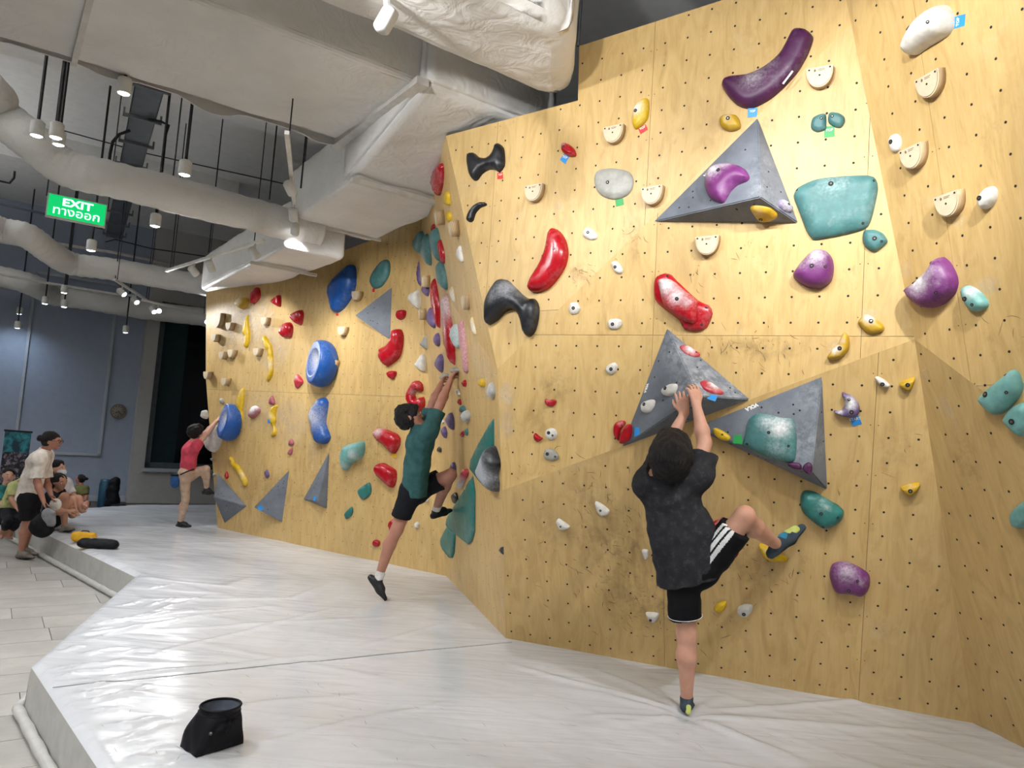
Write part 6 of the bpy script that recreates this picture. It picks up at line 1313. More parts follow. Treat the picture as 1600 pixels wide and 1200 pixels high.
        for s in ('l', 'r'):
            e = J['sh_'+s]*(1-sleeve)+J['el_'+s]*sleeve; T.cut(e-unit(J['el_'+s]-J['sh_'+s])*0.0, J['el_'+s]-J['sh_'+s], (e, 0.145*k))
        T.cut(J['pelvis']-up_t*(0.06*shirt_len+hem), -up_t, (low, 0.32*k)); T.cut(J['neckb']+up_t*0.012, up_t, (J['neckb']+up_t*0.06, 0.11*k))
        T.wrinkle(wr, 13, 2.0); T.wrinkle(wr*0.5, 30, 5.0)
        fig_mesh('t_shirt', T, shirt, J['chest'], body)
    if shorts:
        T = SDF(*bounds([J[a] for a in ('pelvis', 'hip_l', 'hip_r', 'kn_l', 'kn_r', 'an_l', 'an_r')], 0.24), max(0.007, h)); q = 1.0 if pants_tight else 1.16
        T.cone(J['hip_l']*0.7+J['hip_r']*0.3, J['hip_r']*0.7+J['hip_l']*0.3, 0.130*k*g, 0.130*k*g, 0.03); T.cone(J['pelvis']-up_t*0.02, J['pelvis']+up_t*0.08, 0.138*k*g, 0.128*k*g, 0.04, fwd, 0.8)
        for s in ('l', 'r'):
            a, b = J['hip_'+s], J['kn_'+s]
            if leg_cover <= 1.0:
                e = a+(b-a)*leg_cover; T.cone(a, e, 0.102*k*g, (0.084 if not pants_tight else 0.066)*k*q*g, 0.03)
            else:
                T.cone(a, b, 0.098*k*g, 0.062*k*g, 0.03); c_ = J['an_'+s]; e = b+(c_-b)*(leg_cover-1); T.cone(b, b*0.65+c_*0.35, 0.060*k*g, 0.062*k*g, 0.02); T.cone(b*0.65+c_*0.35, e, 0.062*k*g, 0.042*k, 0.02)
        for s in ('l', 'r'):
            a, b = J['hip_'+s], J['kn_'+s]
            if leg_cover <= 1.0: e = a+(b-a)*leg_cover; T.cut(e, b-a, (e, 0.17*k))
            else: c_ = J['an_'+s]; e = b+(c_-b)*(leg_cover-1); T.cut(e, c_-b, (e, 0.09*k))
        T.wrinkle(wr*0.8 if not pants_tight else 0.002, 16, 7.0)
        fig_mesh('shorts' if leg_cover <= 1 else 'leggings', T, shorts, J['pelvis'], body)
    bpy.context.view_layer.update()
    return body, J, dict(fwd=fwd, up=up_t, lat=lat)
FWD = np.array([W[0][2], W[1][2], 0]); FWD = unit(FWD); RIGHT = np.array([FWD[1], -FWD[0], 0]); UPV = np.array([0, 0, 1.0])
# --- climber in the black shirt, hands on the pyramid
C_BLK = fabric('washed_black_cotton', srgb(44, 44, 47), wear=srgb(84, 84, 88)); C_SHORT = fabric('black_sports_shorts', srgb(15, 15, 18)); C_WHITE = fabric('white_stripe', srgb(222, 222, 220))
p1, J1, f1 = figure('person in a washed black shirt and striped shorts gripping the grey pyramid', dict(
    pelvis=at(1081, 880, 4.42), chest=at(1049, 778, 4.40), neckb=at(1043, 742, 4.36), head=at(1047, 714, 4.32), sh_l=at(1012, 757, 4.42), sh_r=at(1088, 744, 4.34),
    el_l=at(1042, 700, 4.58), el_r=at(1101, 692, 4.44), wr_l=at(1069, 646, 4.62), wr_r=at(1088, 632, 4.52), hip_l=at(1064, 888, 4.43), hip_r=at(1101, 886, 4.41), kn_l=at(1073, 990, 4.44), kn_r=at(1164, 806, 4.28),
    an_l=at(1073, 1090, 4.50), an_r=at(1213, 850, 4.62), toe_l=at(1076, 1108, 4.74), toe_r=at(1256, 822, 4.74)), h=0.0068, skin='light', shirt=C_BLK, shorts=C_SHORT, hair='mop', sleeve=0.62, leg_cover=0.76, shirt_w=1.20, hem=0.03, fwd=FWD+RIGHT*0.15, face=True, face_dir=FWD*0.75+UPV*0.62+RIGHT*0.15, head_up=UPV*0.8-FWD*0.5,
    hand_pose={'r': (at(1083, 598, 4.55)-at(1088, 632, 4.52), FWD+UPV*0.1-RIGHT*0.3, 1, 0.55), 'l': (at(1065, 614, 4.64)-at(1069, 646, 4.62), FWD+RIGHT*0.2, -1, 0.40)}, wr=0.010, hk=1.30, low_shift=-RIGHT*0.06)
shoe(p1, J1['an_l'], J1['toe_l'], UPV, MS_SLATE, [(0.25, 0.6, 0.0, MS_BLUE)], heelback=0.045)
hl_ = J1['an_l']-UPV*0.052-FWD*0.050; Fh = SDF(*bounds([hl_], 0.1), 0.005); Fh.cone(hl_+UPV*0.010, hl_-UPV*0.012, 0.018, 0.018, 0.0); fig_mesh('shoe_heel_tab', Fh, MS_LIME, hl_, p1)
shoe(p1, J1['an_r'], J1['toe_r'], unit(UPV*0.75-FWD*0.55-RIGHT*0.15), MS_SLATE, [(0.25, 0.36, -0.006, MS_BLUE), (0.45, 0.72, -0.006, MS_LIME)], heelback=0.06)
a_, b_ = J1['hip_r'], J1['kn_r']; ax_ = unit(b_-a_); cdir = unit((O-(a_+b_)/2)-ax_*((O-(a_+b_)/2)@ax_)); odir = np.cross(ax_, cdir)
_sh = [o for o in p1.children if o.name.startswith('shorts')][0]; me = _sh.data; me.materials.append(C_WHITE); mwS = np.array(_sh.matrix_world); Lt = np.linalg.norm(b_-a_)
cen = np.empty(len(me.polygons)*3, np.float32); me.polygons.foreach_get('center', cen); cen = cen.reshape(-1, 3)@mwS[:3, :3].T+mwS[:3, 3]; v_ = cen-a_; tt = v_@ax_; rad = v_-tt[:, None]*ax_; an_ = np.arctan2(rad@odir, rad@cdir)
mi = np.zeros(len(cen), np.int32)
for th in (-0.75, -0.38, 0.0): mi[(tt > 0.02) & (tt < Lt*0.78) & (np.abs(an_-th) < 0.125)] = 1
me.polygons.foreach_set('material_index', mi); me.update()
for s, kx in (('l', 0.76),):
    a_, b_ = J1['hip_'+s], J1['kn_'+s]; e = a_+(b_-a_)*(kx-0.035); d_ = unit(b_-a_); x_ = unit(np.cross(d_, [0.3, 0.2, 1.0])); y_ = np.cross(d_, x_)
    attach(MB().tube([e+(x_*math.cos(t)+y_*math.sin(t))*0.1015 for t in np.linspace(0, 2*math.pi, 33)], 0.0022, 5).build('hem_piping', C_WHITE, None, True), p1)
# --- climber in the green shirt
C_GRN = fabric('green_cotton', srgb(48, 84, 84)); C_BSH = fabric('black_shorts', srgb(20, 21, 26))
p2_, J2, f2 = figure('person in a dark green shirt and black shorts stretching to the side wall', dict(
    pelvis=at(647, 762, 6.86), chest=at(656, 694, 6.80), neckb=at(655, 664, 6.78), head=at(641, 653, 6.76), sh_l=at(661, 672, 6.95), sh_r=at(670, 674, 6.66), el_l=at(676, 630, 7.02), el_r=at(688, 631, 6.74), wr_l=at(689, 600, 7.15), wr_r=at(704, 594, 6.88),
    hip_l=at(655, 764, 6.98), hip_r=at(641, 770, 6.82), kn_l=at(704, 742, 6.95), kn_r=at(620, 828, 6.82), an_l=at(681, 797, 7.25), an_r=at(591, 905, 6.84), toe_l=at(705, 797, 7.45), toe_r=at(603, 937, 6.82)), h=0.0075, skin='mid', shirt=C_GRN, shorts=C_BSH, hair='curly', sleeve=0.72, leg_cover=0.66, fwd=RIGHT+FWD*0.25, face_dir=RIGHT*0.85+UPV*0.35+FWD*0.1, head_up=UPV*0.85-RIGHT*0.45,
    hand_pose={'r': (at(713, 581, 7.0)-at(704, 594, 6.88), RIGHT+UPV*0.2+FWD*0.3, 1, 0.5), 'l': (at(695, 588, 7.28)-at(689, 600, 7.15), RIGHT+FWD*0.3, -1, 0.5)}, wr=0.008, shirt_len=1.1)
shoe(p2_, J2['an_r'], J2['toe_r'], unit(UPV*0.5+RIGHT*0.85), MS_BLACK, None, None, sock=MS_SOCK, shin=J2['kn_r'], heelback=0.06)
shoe(p2_, J2['an_l'], J2['toe_l'], UPV, MS_BLACK, None, None, sock=MS_SOCK, shin=J2['kn_l'])
# --- climber in the pink shirt at the far end
C_PNK = fabric('pink_cotton', srgb(196, 72, 88)); C_BEI = fabric('beige_leggings', srgb(186, 160, 138))
p3_, J3, f3 = figure('person in a pink shirt and beige leggings starting up the far wall', dict(
    pelvis=at(293, 737, 10.42), chest=at(297, 706, 10.40), neckb=at(302, 690, 10.40), head=at(306, 676, 10.38), sh_l=at(306, 693, 10.56), sh_r=at(306, 697, 10.28), el_l=at(322, 676, 10.62), el_r=at(318, 684, 10.40), wr_l=at(338, 658, 10.62), wr_r=at(336, 662, 10.55),
    hip_l=at(299, 740, 10.50), hip_r=at(288, 741, 10.34), kn_l=at(322, 733, 10.52), kn_r=at(290, 780, 10.42), an_l=at(323, 764, 10.62), an_r=at(282, 816, 10.49), toe_l=at(334, 770, 10.62), toe_r=at(298, 822, 10.46)), h=0.010, skin='light', shirt=C_PNK, shorts=C_BEI, hair='curly', sleeve=0.55, leg_cover=1.9, pants_tight=True, fwd=RIGHT+FWD*0.35, face_dir=RIGHT*0.7+FWD*0.55+UPV*0.1, k=0.92, wr=0.007, shirt_len=1.0, girth=0.93)
shoe(p3_, J3['an_r'], J3['toe_r'], UPV, MS_BLACK); shoe(p3_, J3['an_l'], J3['toe_l'], UPV, MS_BLACK)
# --- man standing on the tiles with a pack
C_OFF = fabric('off_white_cotton', srgb(222, 212, 202)); C_DK = fabric('dark_shorts', srgb(26, 26, 30))
p4_, J4, f4 = figure('person with tied-back hair in a white shirt standing on the tiles with a bag', dict(
    pelvis=at(46, 772, 8.95), chest=at(59, 724, 8.92), neckb=at(71, 703, 8.90), head=at(82, 689, 8.90), sh_l=at(71, 711, 9.06), sh_r=at(60, 716, 8.74), el_l=at(72, 752, 9.05), el_r=at(58, 753, 8.72), wr_l=at(80, 774, 8.95), wr_r=at(68, 783, 8.70),
    hip_l=at(50, 776, 9.04), hip_r=at(43, 777, 8.86), kn_l=at(48, 818, 9.02), kn_r=at(43, 819, 8.88), an_l=at(38, 857, 9.08), an_r=at(33, 862, 8.94), toe_l=at(58, 866, 9.04), toe_r=at(53, 871, 8.90)), h=0.0095, skin='mid', shirt=C_OFF, shorts=C_DK, hair='bun', sleeve=0.85, leg_cover=0.82, fwd=RIGHT*0.95+FWD*0.25, face_dir=RIGHT*0.95+FWD*0.1-UPV*0.05, k=0.95, wr=0.009, hem=0.02, shirt_w=1.12)
shoe(p4_, J4['an_r'], J4['toe_r'], UPV, MS_GREY); shoe(p4_, J4['an_l'], J4['toe_l'], UPV, MS_GREY)
hc = J4['head']; fd_ = unit(RIGHT*0.95+FWD*0.1-UPV*0.05); r_ = unit(np.cross(fd_, UPV)); g_ = MB()
for s in (-1, 1): g_.tube([hc+fd_*0.098+UPV*0.006+r_*s*0.034+(UPV*math.cos(t)*0.018+r_*math.sin(t)*0.024) for t in np.linspace(0, 2*math.pi, 17)], 0.0028, 5).tube([hc+fd_*0.096+r_*s*0.056+UPV*0.008, hc-fd_*0.005+r_*s*0.082+UPV*0.006], 0.0026, 5)
g_.tube([hc+fd_*0.104-r_*0.012+UPV*0.01, hc+fd_*0.104+r_*0.012+UPV*0.01], 0.0025, 5)
attach(g_.build('spectacles', MS_BLACK), p4_)
# --- group resting at the pad edge
C_W2 = fabric('white_tee', srgb(205, 206, 210)); C_BK2 = fabric('black_tee', srgb(34, 34, 40)); C_KH = fabric('khaki_tee', srgb(98, 98, 58)); C_TL = fabric('teal_tee', srgb(44, 112, 108)); C_LIME = fabric('lime_tee', srgb(176, 178, 120)); C_NV = fabric('navy_shorts', srgb(28, 32, 58))
gp_ = dict(h=0.012, hands=True, group='people resting at the pad edge', k=0.93)
figure('person in a face mask and white shirt sitting on the pad edge', dict(pelvis=at(88, 797, 9.9), chest=at(92, 765, 9.85), neckb=at(92, 748, 9.85), head=at(91, 732, 9.85), sh_l=at(102, 755, 9.98), sh_r=at(86, 756, 9.75), el_l=at(115, 776, 9.95), el_r=at(98, 780, 9.65), wr_l=at(128, 789, 9.75), wr_r=at(108, 789, 9.55),
    hip_l=at(93, 797, 10.0), hip_r=at(85, 798, 9.8), kn_l=at(122, 780, 9.75), kn_r=at(112, 782, 9.55), an_l=at(128, 798, 9.75), an_r=at(118, 803, 9.55), toe_l=at(140, 800, 9.75), toe_r=at(130, 806, 9.55)), skin='light', shirt=C_W2, shorts=C_DK, hair='short', sleeve=0.8, leg_cover=0.6, fwd=RIGHT+FWD*0.2, face_dir=RIGHT*0.9-FWD*0.15, **gp_)
pm = bpy.data.objects['person.004'] if 'person.004' in bpy.data.objects else None
hm = at(91, 732, 9.85); fm = unit(RIGHT*0.9-FWD*0.15); Fm = SDF(*bounds([hm], 0.2), 0.007); Fm.cone(hm+fm*0.05-UPV*0.035, hm+fm*0.075-UPV*0.045, 0.062, 0.045, 0.02); Fm.cut(hm+fm*0.035, -fm); Fm.cut(hm-UPV*0.005, UPV)
om = fig_mesh('face_mask', Fm, C_W2, hm, pm)
figure('person with dark hair in black sitting with one knee up at the pad edge', dict(pelvis=at(84, 806, 9.45), chest=at(85, 783, 9.42), neckb=at(87, 768, 9.40), head=at(93, 753, 9.38), sh_l=at(92, 772, 9.52), sh_r=at(80, 776, 9.30), el_l=at(98, 790, 9.48), el_r=at(88, 800, 9.2), wr_l=at(108, 796, 9.4), wr_r=at(106, 799, 9.2),
    hip_l=at(87, 806, 9.52), hip_r=at(80, 808, 9.36), kn_l=at(108, 786, 9.40), kn_r=at(101, 776, 9.28), an_l=at(112, 806, 9.45), an_r=at(101, 822, 9.32), toe_l=at(122, 810, 9.42), toe_r=at(116, 827, 9.30)), skin='tan', shirt=C_BK2, shorts=C_DK, hair='long', sleeve=0.8, leg_cover=0.55, fwd=RIGHT+FWD*0.05, face_dir=RIGHT*0.85-FWD*0.3-UPV*0.1, **gp_)
pg = bpy.data.objects['person.005']; shoe(pg, at(101, 822, 9.32), at(116, 827, 9.30), UPV, MS_GREY)
figure('child in a khaki shirt sitting behind the pad near the far wall', dict(pelvis=at(127, 788, 13.3), chest=at(128, 771, 13.3), neckb=at(127, 760, 13.3), head=at(125, 749, 13.3), sh_l=at(133, 764, 13.3), sh_r=at(121, 764, 13.3), el_l=at(135, 776, 13.25), el_r=at(119, 776, 13.25), wr_l=at(131, 786, 13.2), wr_r=at(121, 786, 13.2),
    hip_l=at(130, 790, 13.3), hip_r=at(123, 790, 13.3), kn_l=at(136, 786, 13.0), kn_r=at(120, 786, 13.0), an_l=at(134, 797, 12.9), an_r=at(122, 797, 12.9), toe_l=at(134, 799, 12.75), toe_r=at(122, 799, 12.75)), skin='mid', shirt=C_KH, shorts=C_DK, hair='bun', leg_cover=0.7, fwd=-FWD-RIGHT*0.3, face_dir=-RIGHT*0.9-FWD*0.2, h=0.013, hands=False, group='people resting at the pad edge', k=0.72)
figure('person in a teal shirt sitting on the floor at the picture edge', dict(pelvis=at(4, 803, 10.6), chest=at(7, 774, 10.6), neckb=at(10, 758, 10.6), head=at(14, 744, 10.6), sh_l=at(16, 768, 10.75), sh_r=at(-2, 768, 10.45), el_l=at(20, 786, 10.6), el_r=at(2, 790, 10.3), wr_l=at(22, 798, 10.4), wr_r=at(12, 802, 10.3),
    hip_l=at(8, 805, 10.7), hip_r=at(0, 806, 10.5), kn_l=at(28, 798, 10.4), kn_r=at(20, 800, 10.2), an_l=at(24, 826, 10.3), an_r=at(14, 828, 10.1), toe_l=at(34, 830, 10.3), toe_r=at(24, 832, 10.1)), skin='light', shirt=C_TL, shorts=C_NV, hair='short', leg_cover=0.9, fwd=RIGHT*0.9-FWD*0.3, face_dir=RIGHT*0.6-FWD*0.75, h=0.012, hands=True, group='people resting at the pad edge', k=0.95)
figure('person in a lime shirt and dark leggings half hidden behind the standing one', dict(pelvis=at(17, 795, 9.8), chest=at(27, 768, 9.75), neckb=at(35, 754, 9.72), head=at(45, 742, 9.7), sh_l=at(35, 760, 9.85), sh_r=at(24, 762, 9.62), el_l=at(38, 745, 9.75), el_r=at(19, 780, 9.55), wr_l=at(42, 765, 9.65), wr_r=at(26, 793, 9.5),
    hip_l=at(20, 797, 9.88), hip_r=at(13, 799, 9.72), kn_l=at(26, 812, 9.6), kn_r=at(14, 812, 9.5), an_l=at(14, 838, 9.65), an_r=at(3, 836, 9.6), toe_l=at(24, 846, 9.6), toe_r=at(2, 846, 9.45)), skin='tan', shirt=C_LIME, shorts=C_BK2, hair='short', leg_cover=1.6, pants_tight=True, fwd=RIGHT*0.9, face_dir=RIGHT, h=0.012, hands=True, group='people resting at the pad edge', k=0.93)
# ------------------------------------------------------------------ bags, bottles and small things
C_BAG = fabric('black_nylon', srgb(16, 16, 20), rough=0.6, wear=srgb(40, 42, 50)); C_BAGI = fabric('grey_fleece', srgb(88, 92, 104)); C_YEL = fabric('mustard_nylon', srgb(212, 160, 44)); C_BLUEB = fabric('blue_nylon', srgb(44, 82, 130)); C_GREYB = fabric('grey_nylon', srgb(128, 128, 132))
# big chalk bucket in the foreground: square base, round stiff mouth, leaning
bl, br_, bb = zpl(288, 1165), zpl(380, 1160), zpl(306, 1186)
cb_ = zpl(340, 1172)-np.array([0, 0, 0]); cb = empty('chalk_bucket', cb_); tag(cb, 'black chalk bucket bag standing open on the pad', 'chalk bag')
ex_b = unit(zpl(382, 1163)-zpl(306, 1186)); ey_b = np.array([-ex_b[1], ex_b[0], 0]); wbx = np.linalg.norm(zpl(382, 1163)-zpl(306, 1186))
base_c = zpl(306, 1186)*0.5+zpl(382, 1163)*0.5+ey_b*0.085; top_c = at(345, 1103, (W.T@(base_c-O))[2]+0.02); n_ = 40; rings = []
axis = unit(top_c-base_c); Lb = np.linalg.norm(top_c-base_c)
for t in np.linspace(0, 1, 16):
    ring = []
    for k in range(n_):
        a = 2*math.pi*k/n_; ca, sa = math.cos(a), math.sin(a); sq = 1/max(abs(ca), abs(sa))
        bx = wbx*0.52*ca*(sq*0.92 if True else 1); by = 0.085*sa*sq*0.92; cx, cy = 0.094*ca, 0.088*sa; u_ = min(1, t*1.08)**0.95
        x = bx*(1-u_)+cx*u_; y = by*(1-u_)+cy*u_; bul = 1+0.14*math.sin(math.pi*min(t*1.05, 1))*(0.75+0.25*math.sin(3*a+1))+0.02*math.sin(7*a+9*t); bul = bul if t < 0.86 else 1.0
        p = base_c*(1-t)+top_c*t+np.array([0, 0, 0.004])+ex_b*x*bul+ey_b*y*bul; ring.append(p)
    rings.append(ring)
mb = MB(); vs = [p for r in rings for p in r]; fs = [(i*n_+k, i*n_+(k+1) % n_, (i+1)*n_+(k+1) % n_, (i+1)*n_+k) for i in range(15) for k in range(n_)]+[tuple(range(n_))[::-1]]
unp(mb.add(vs, fs).build('bag_shell', C_BAG, None, True), cb)
mb = MB(); inner = [[base_c*(1-t)+top_c*t+(p-(base_c*0.0+top_c))*s for p in rings[-1]] for t, s in ((1.0, 0.985), (0.8, 0.93), (0.55, 0.85), (0.5, 0.2))]
unp(mb.add([p for r in inner for p in r], [(i*n_+k, (i+1)*n_+k, (i+1)*n_+(k+1) % n_, i*n_+(k+1) % n_) for i in range(3) for k in range(n_)]+[tuple(3*n_+k for k in range(n_))]).build('fleece_lining', C_BAGI, None, True), cb)
unp(MB().tube(rings[-1]+[rings[-1][0]], 0.006, 8).build('rim_piping', C_BAG, None, True), cb)
unp(MB().tube([p for p in rings[13]]+[rings[13][0]], 0.0045, 6).build('rim_band', C_BAG, None, True), cb)
front = [k for k in range(n_) if math.sin(2*math.pi*k/n_) < -0.75]
pk = [rings[i][k]-ey_b*0.012 for i in (5, 6, 7, 8, 9, 10, 11) for k in front]; nf = len(front)
unp(MB().add(pk, [(i*nf+k, i*nf+k+1, (i+1)*nf+k+1, (i+1)*nf+k) for i in range(6) for k in range(nf-1)]).build('front_pocket', C_BAG, None, True), cb)
unp(MB().tube([rings[12][30]-ey_b*0.008, rings[10][29]-ey_b*0.03, rings[8][29]-ey_b*0.02], 0.004, 6).build('pull_tab', C_BAG, None, True), cb)
unp(MB().lathe([(0.008, 0), (0.008, 0.006)], 10, Matrix.Translation(Vector(tuple(rings[8][26]-ey_b*0.004)))@Matrix.Rotation(math.pi/2, 4, 'X')).build('buckle', M_BOLT, None, True), cb)
# two pouches on the far pad
def pouch(name, label, c, ax, L, r, mat, strap, h=0.008, hz=0.85):
    F = SDF(*bounds([c-ax*L, c+ax*L], 0.16), h); F.cone(c-ax*L*0.5, c+ax*L*0.5, r, r*0.96, 0.02, UPV, hz); F.wrinkle(0.008, 22, 3.0); F.cut(np.array([0, 0, 0.004]), -UPV)
    o = fig_mesh(name, F, mat, c-UPV*(c[2]-0.004)); tag(o, label, 'bag')
    attach(MB().tube([c-ax*L*0.55+UPV*r*0.4, c-ax*L*0.2+UPV*(r*hz+0.012), c+ax*L*0.25+UPV*(r*hz+0.010), c+ax*L*0.55+UPV*r*0.4], 0.006, 6).build('zip_strap', strap, None, True), o)
    return o
cy_ = zpl(131, 848); pouch('chalk_pouch', 'mustard yellow pouch lying on the far pad edge', cy_+UPV*0.065, unit(RIGHT+FWD*0.3), 0.13, 0.072, C_YEL, C_BAG)
cy_ = zpl(154, 857); pouch('shoe_bag', 'flat black bag lying beside the yellow pouch', cy_+UPV*0.05, unit(RIGHT+FWD*0.15), 0.30, 0.075, C_BAG, C_GREYB, hz=0.72)
# bag in the standing man's hand
hb = at(70, 790, 8.68); F = SDF(*bounds([hb, at(60, 825, 8.6), at(82, 825, 8.6)], 0.15), 0.009); F.cone(at(63, 822, 8.62), at(75, 805, 8.62), 0.11, 0.075, 0.05, FWD, 0.7); F.cone(at(63, 822, 8.62), at(70, 826, 8.62), 0.11, 0.085, 0.05, FWD, 0.7); F.wrinkle(0.012, 14, 4.0)
bg = fig_mesh('shoulder_bag', F, C_BAG, at(66, 815, 8.62)); tag(bg, 'black and grey bag hanging from the standing person\'s hand', 'bag')
F = SDF(*bounds([at(78, 800, 8.56), at(82, 815, 8.56)], 0.12), 0.009); F.cone(at(76, 803, 8.58), at(80, 817, 8.58), 0.075, 0.05, 0.03, FWD, 0.6); F.wrinkle(0.01, 18, 6.0); fig_mesh('grey_pocket', F, C_GREYB, at(78, 808, 8.58), bg)
attach(MB().tube([at(62, 808, 8.62), at(68, 790, 8.68), at(71, 787, 8.69), at(77, 798, 8.62)], 0.009, 6).build('strap', C_BAG, None, True), bg)
pc = at(87, 788, 8.9); cup = MB().lathe([(0.055, -0.012), (0.072, 0.0), (0.072, 0.006), (0.01, 0.004)], 20, mat4(pc, RIGHT, UPV, -FWD)).build('chalk_plate', C_OFF, None, True); tag(cup, 'pale round lid held by the standing person', 'lid')
# chalk bag of the pink-shirted climber
cbg = at(274, 749, 10.30); F = SDF(*bounds([cbg], 0.2), 0.008); F.cone(cbg+UPV*0.04, cbg-UPV*0.06, 0.062, 0.058, 0.02); F.cut(cbg+UPV*0.075, UPV); F.wrinkle(0.005, 22, 1.0)
o = fig_mesh('waist_chalk_bag', F, C_BLUEB, cbg); tag(o, 'blue and black chalk bag at the pink-shirted climber\'s waist', 'chalk bag')
attach(MB().lathe([(0.066, 0.05), (0.070, 0.075), (0.060, 0.078), (0.052, 0.045)], 20, Matrix.Translation(Vector(tuple(cbg)))).build('collar', C_BAG, None, True), o)
attach(MB().tube([cbg+UPV*0.06+RIGHT*0.05, at(283, 741, 10.24), at(292, 737, 10.22), at(303, 733, 10.30)], 0.010, 6).build('waist_belt', C_BAG, None, True), o)
# bottle, dark flask and shoes by the far wall
bt = zpl(161, 790, FLOOR); bt = at(161, 790, 14.2); bt = np.array([bt[0], bt[1], FLOOR]); o = MB().lathe([(0.10, 0), (0.105, 0.02), (0.105, 0.46), (0.09, 0.50), (0.09, 0.54), (0.05, 0.55)], 20).build('blue_canister', plain('petrol_blue', srgb(34, 74, 96), 0.4), None, True); o.location = tuple(bt); tag(o, 'tall petrol blue canister standing by the far wall', 'canister')
gk = at(175, 788, 14.0); gk = np.array([gk[0], gk[1], FLOOR]); F = SDF(gk-0.3, gk+np.array([0.3, 0.3, 0.7]), 0.015); F.cone(gk+UPV*0.10, gk+UPV*0.42, 0.12, 0.10, 0.05); F.ell(gk+UPV*0.52, (RIGHT, FWD, UPV), (0.09, 0.09, 0.10), 0.03); F.cone(gk+UPV*0.08, gk+UPV*0.06+RIGHT*0.15, 0.07, 0.06, 0.04); F.wrinkle(0.02, 14, 2); F.cut(gk+UPV*0.004, -UPV); o = fig_mesh('backpack', F, C_BAG, gk); tag(o, 'small dark rucksack beside the petrol blue canister', 'bag')
gk = at(186, 790, 13.9); gk = np.array([gk[0], gk[1], FLOOR]); F = SDF(gk-0.3, gk+0.3, 0.012); F.cone(gk+UPV*0.05-RIGHT*0.1, gk+UPV*0.06+RIGHT*0.08, 0.06, 0.075, 0.04); F.wrinkle(0.01, 18, 2); F.cut(gk+UPV*0.004, -UPV); o = fig_mesh('folded_jacket', F, C_DK, gk); tag(o, 'dark folded bundle right of the rucksack', 'clothing')
# wall clock
pc = None
PBK = (AB(0, BW+0.0, 0), DB)
ck = hit(185, 643, (AB(0, BW, 0), DB)); clk = empty('wall_clock', ck); tag(clk, 'round wall clock on the pale far wall', 'clock')
Mc = mat4(ck+DB*0.002, DA, UPV, DB)
unp(MB().lathe([(0.155, 0), (0.155, 0.035), (0.140, 0.045), (0.130, 0.03)], 28, Mc).build('clock_case', plain('clock_rim', srgb(120, 112, 100), 0.5), None, True), clk)
unp(MB().lathe([(0.132, 0.028), (0.132, 0.031), (0.002, 0.031)], 28, Mc).build('clock_face', plain('clock_face', srgb(150, 140, 124), 0.6), None, True), clk)
for k in range(12):
    a = k*math.pi/6; unp(MB().box((-0.005, 0.095, 0.031), (0.005, 0.118, 0.034), Mc@Matrix.Rotation(a, 4, 'Z')).build('hour_mark', MS_BLACK), clk)
for a, L in ((-4.2, 0.07), (-2.4, 0.10)): unp(MB().box((-0.005, -0.01, 0.033), (0.005, L, 0.037), Mc@Matrix.Rotation(a, 4, 'Z')).build('clock_hand', MS_BLACK), clk)
# printed banner by the far wall
def banner_mat():
    t = NT('banner_print'); v = t.coord(); s = t.n('ShaderNodeSeparateXYZ'); t.l(v, s.inputs[0]); n1 = t.noise(v, 5, 6, 0.6, 1.5)
    ad = t.n('ShaderNodeMath', operation='MULTIPLY_ADD'); t.l(n1, ad.inputs[0]); ad.inputs[1].default_value = 0.35; t.l(s.outputs[1], ad.inputs[2])
    c = t.ramp(ad.outputs[0], [(0.10, srgb(150, 140, 150)), (0.42, srgb(104, 84, 104)), (0.60, srgb(44, 30, 48)), (0.95, srgb(20, 22, 30))]); c2 = t.ramp(n1, [(0.42, srgb(8, 44, 56)), (0.62, srgb(46, 128, 138))])
    g = t.n('ShaderNodeMath', operation='GREATER_THAN'); t.l(s.outputs[1], g.inputs[0]); g.inputs[1].default_value = 1.05
    v2 = t.noise(v, 11, 5, 0.7, 1.0); c = t.mix(t.ramp(v2, [(0.50, (0, 0, 0)), (0.58, (0.5, 0.5, 0.5))]), c, srgb(170, 150, 165)); t.set(t.mix(g.outputs[0], c, c2), 0.6); return t.m
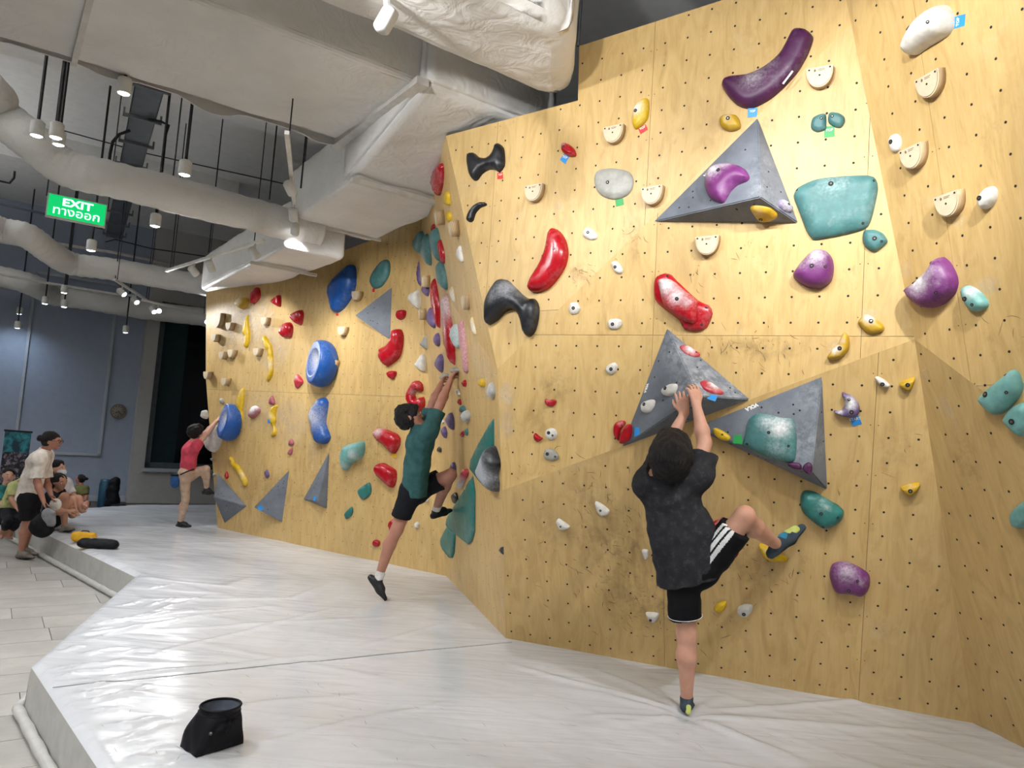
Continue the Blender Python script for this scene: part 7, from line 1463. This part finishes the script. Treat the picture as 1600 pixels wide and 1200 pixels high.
bo = at(20, 745, 12.4); bo = np.array([bo[0], bo[1], FLOOR]); bn = empty('printed_banner', bo); tag(bn, 'dark standing banner printed with teal and purple rock', 'banner')
bpy.context.view_layer.update(); bx = unit(RIGHT); o = MB().box((-0.22, 0.04, -0.006), (0.22, 1.40, 0.006)).build('banner_sheet', banner_mat()); o.matrix_world = mat4(bo, bx, UPV, -FWD); unp2 = attach(o, bn)
o = MB().box((-0.235, 1.39, -0.012), (0.235, 1.42, 0.012)).box((-0.235, 0.0, -0.06), (0.235, 0.05, 0.06)).build('banner_frame', M_ROD); o.matrix_world = mat4(bo, bx, UPV, -FWD); attach(o, bn)

# blue drums on the far wall: rounded bodies with a dished face cut out
def drum(x, y, r, label):
    fr = FRH; p = hit(x, y, fr.pl)+fr.n*0.02; tc = unit(O-p); m = unit(tc*0.52-RIGHT*0.82+UPV*0.10); F = SDF(*bounds([p], r*2.0), 0.012)
    F.ell(p+fr.n*r*0.25, (fr.ex, fr.ey, fr.n), (r*0.92, r*1.12, r*0.95), 0.0); q = p+fr.n*r*0.25+m*r*0.42; F.cut(q, m)
    sl, P = F.block(F.lo, F.lo+F.n*F.h); sph = np.linalg.norm(P-(q+m*r*0.95), axis=-1)-r*1.16; F.F[sl] = np.maximum(F.F[sl], (-sph).astype(np.float32)); F.cut(p, -fr.n)
    o = fig_mesh('blue_drum_hold', F, HM_['blue'], p); me = o.data; co = np.array([v.co[:] for v in me.vertices]); cv = 0.95*np.clip(1.15-np.linalg.norm(co-(m*r*0.25+UPV*r*0.2), axis=1)/(r*0.95), 0, 1)
    me.attributes.new('chalk', 'FLOAT', 'POINT').data.foreach_set('value', cv.astype(np.float32)); tag(o, label, 'climbing hold', 'blue drum holds'); return o
drum(510, 569, 0.27, 'large dished blue drum hold in the middle of the far wall')
drum(366, 660, 0.235, 'dished blue drum hold gripped by the pink-shirted climber')

for m in (M_BULB, M_BULBC, M_EXG, M_EXW): m.cycles.emission_sampling = 'NONE'      # the lit lenses only show; the lamps' spot lights do the lighting
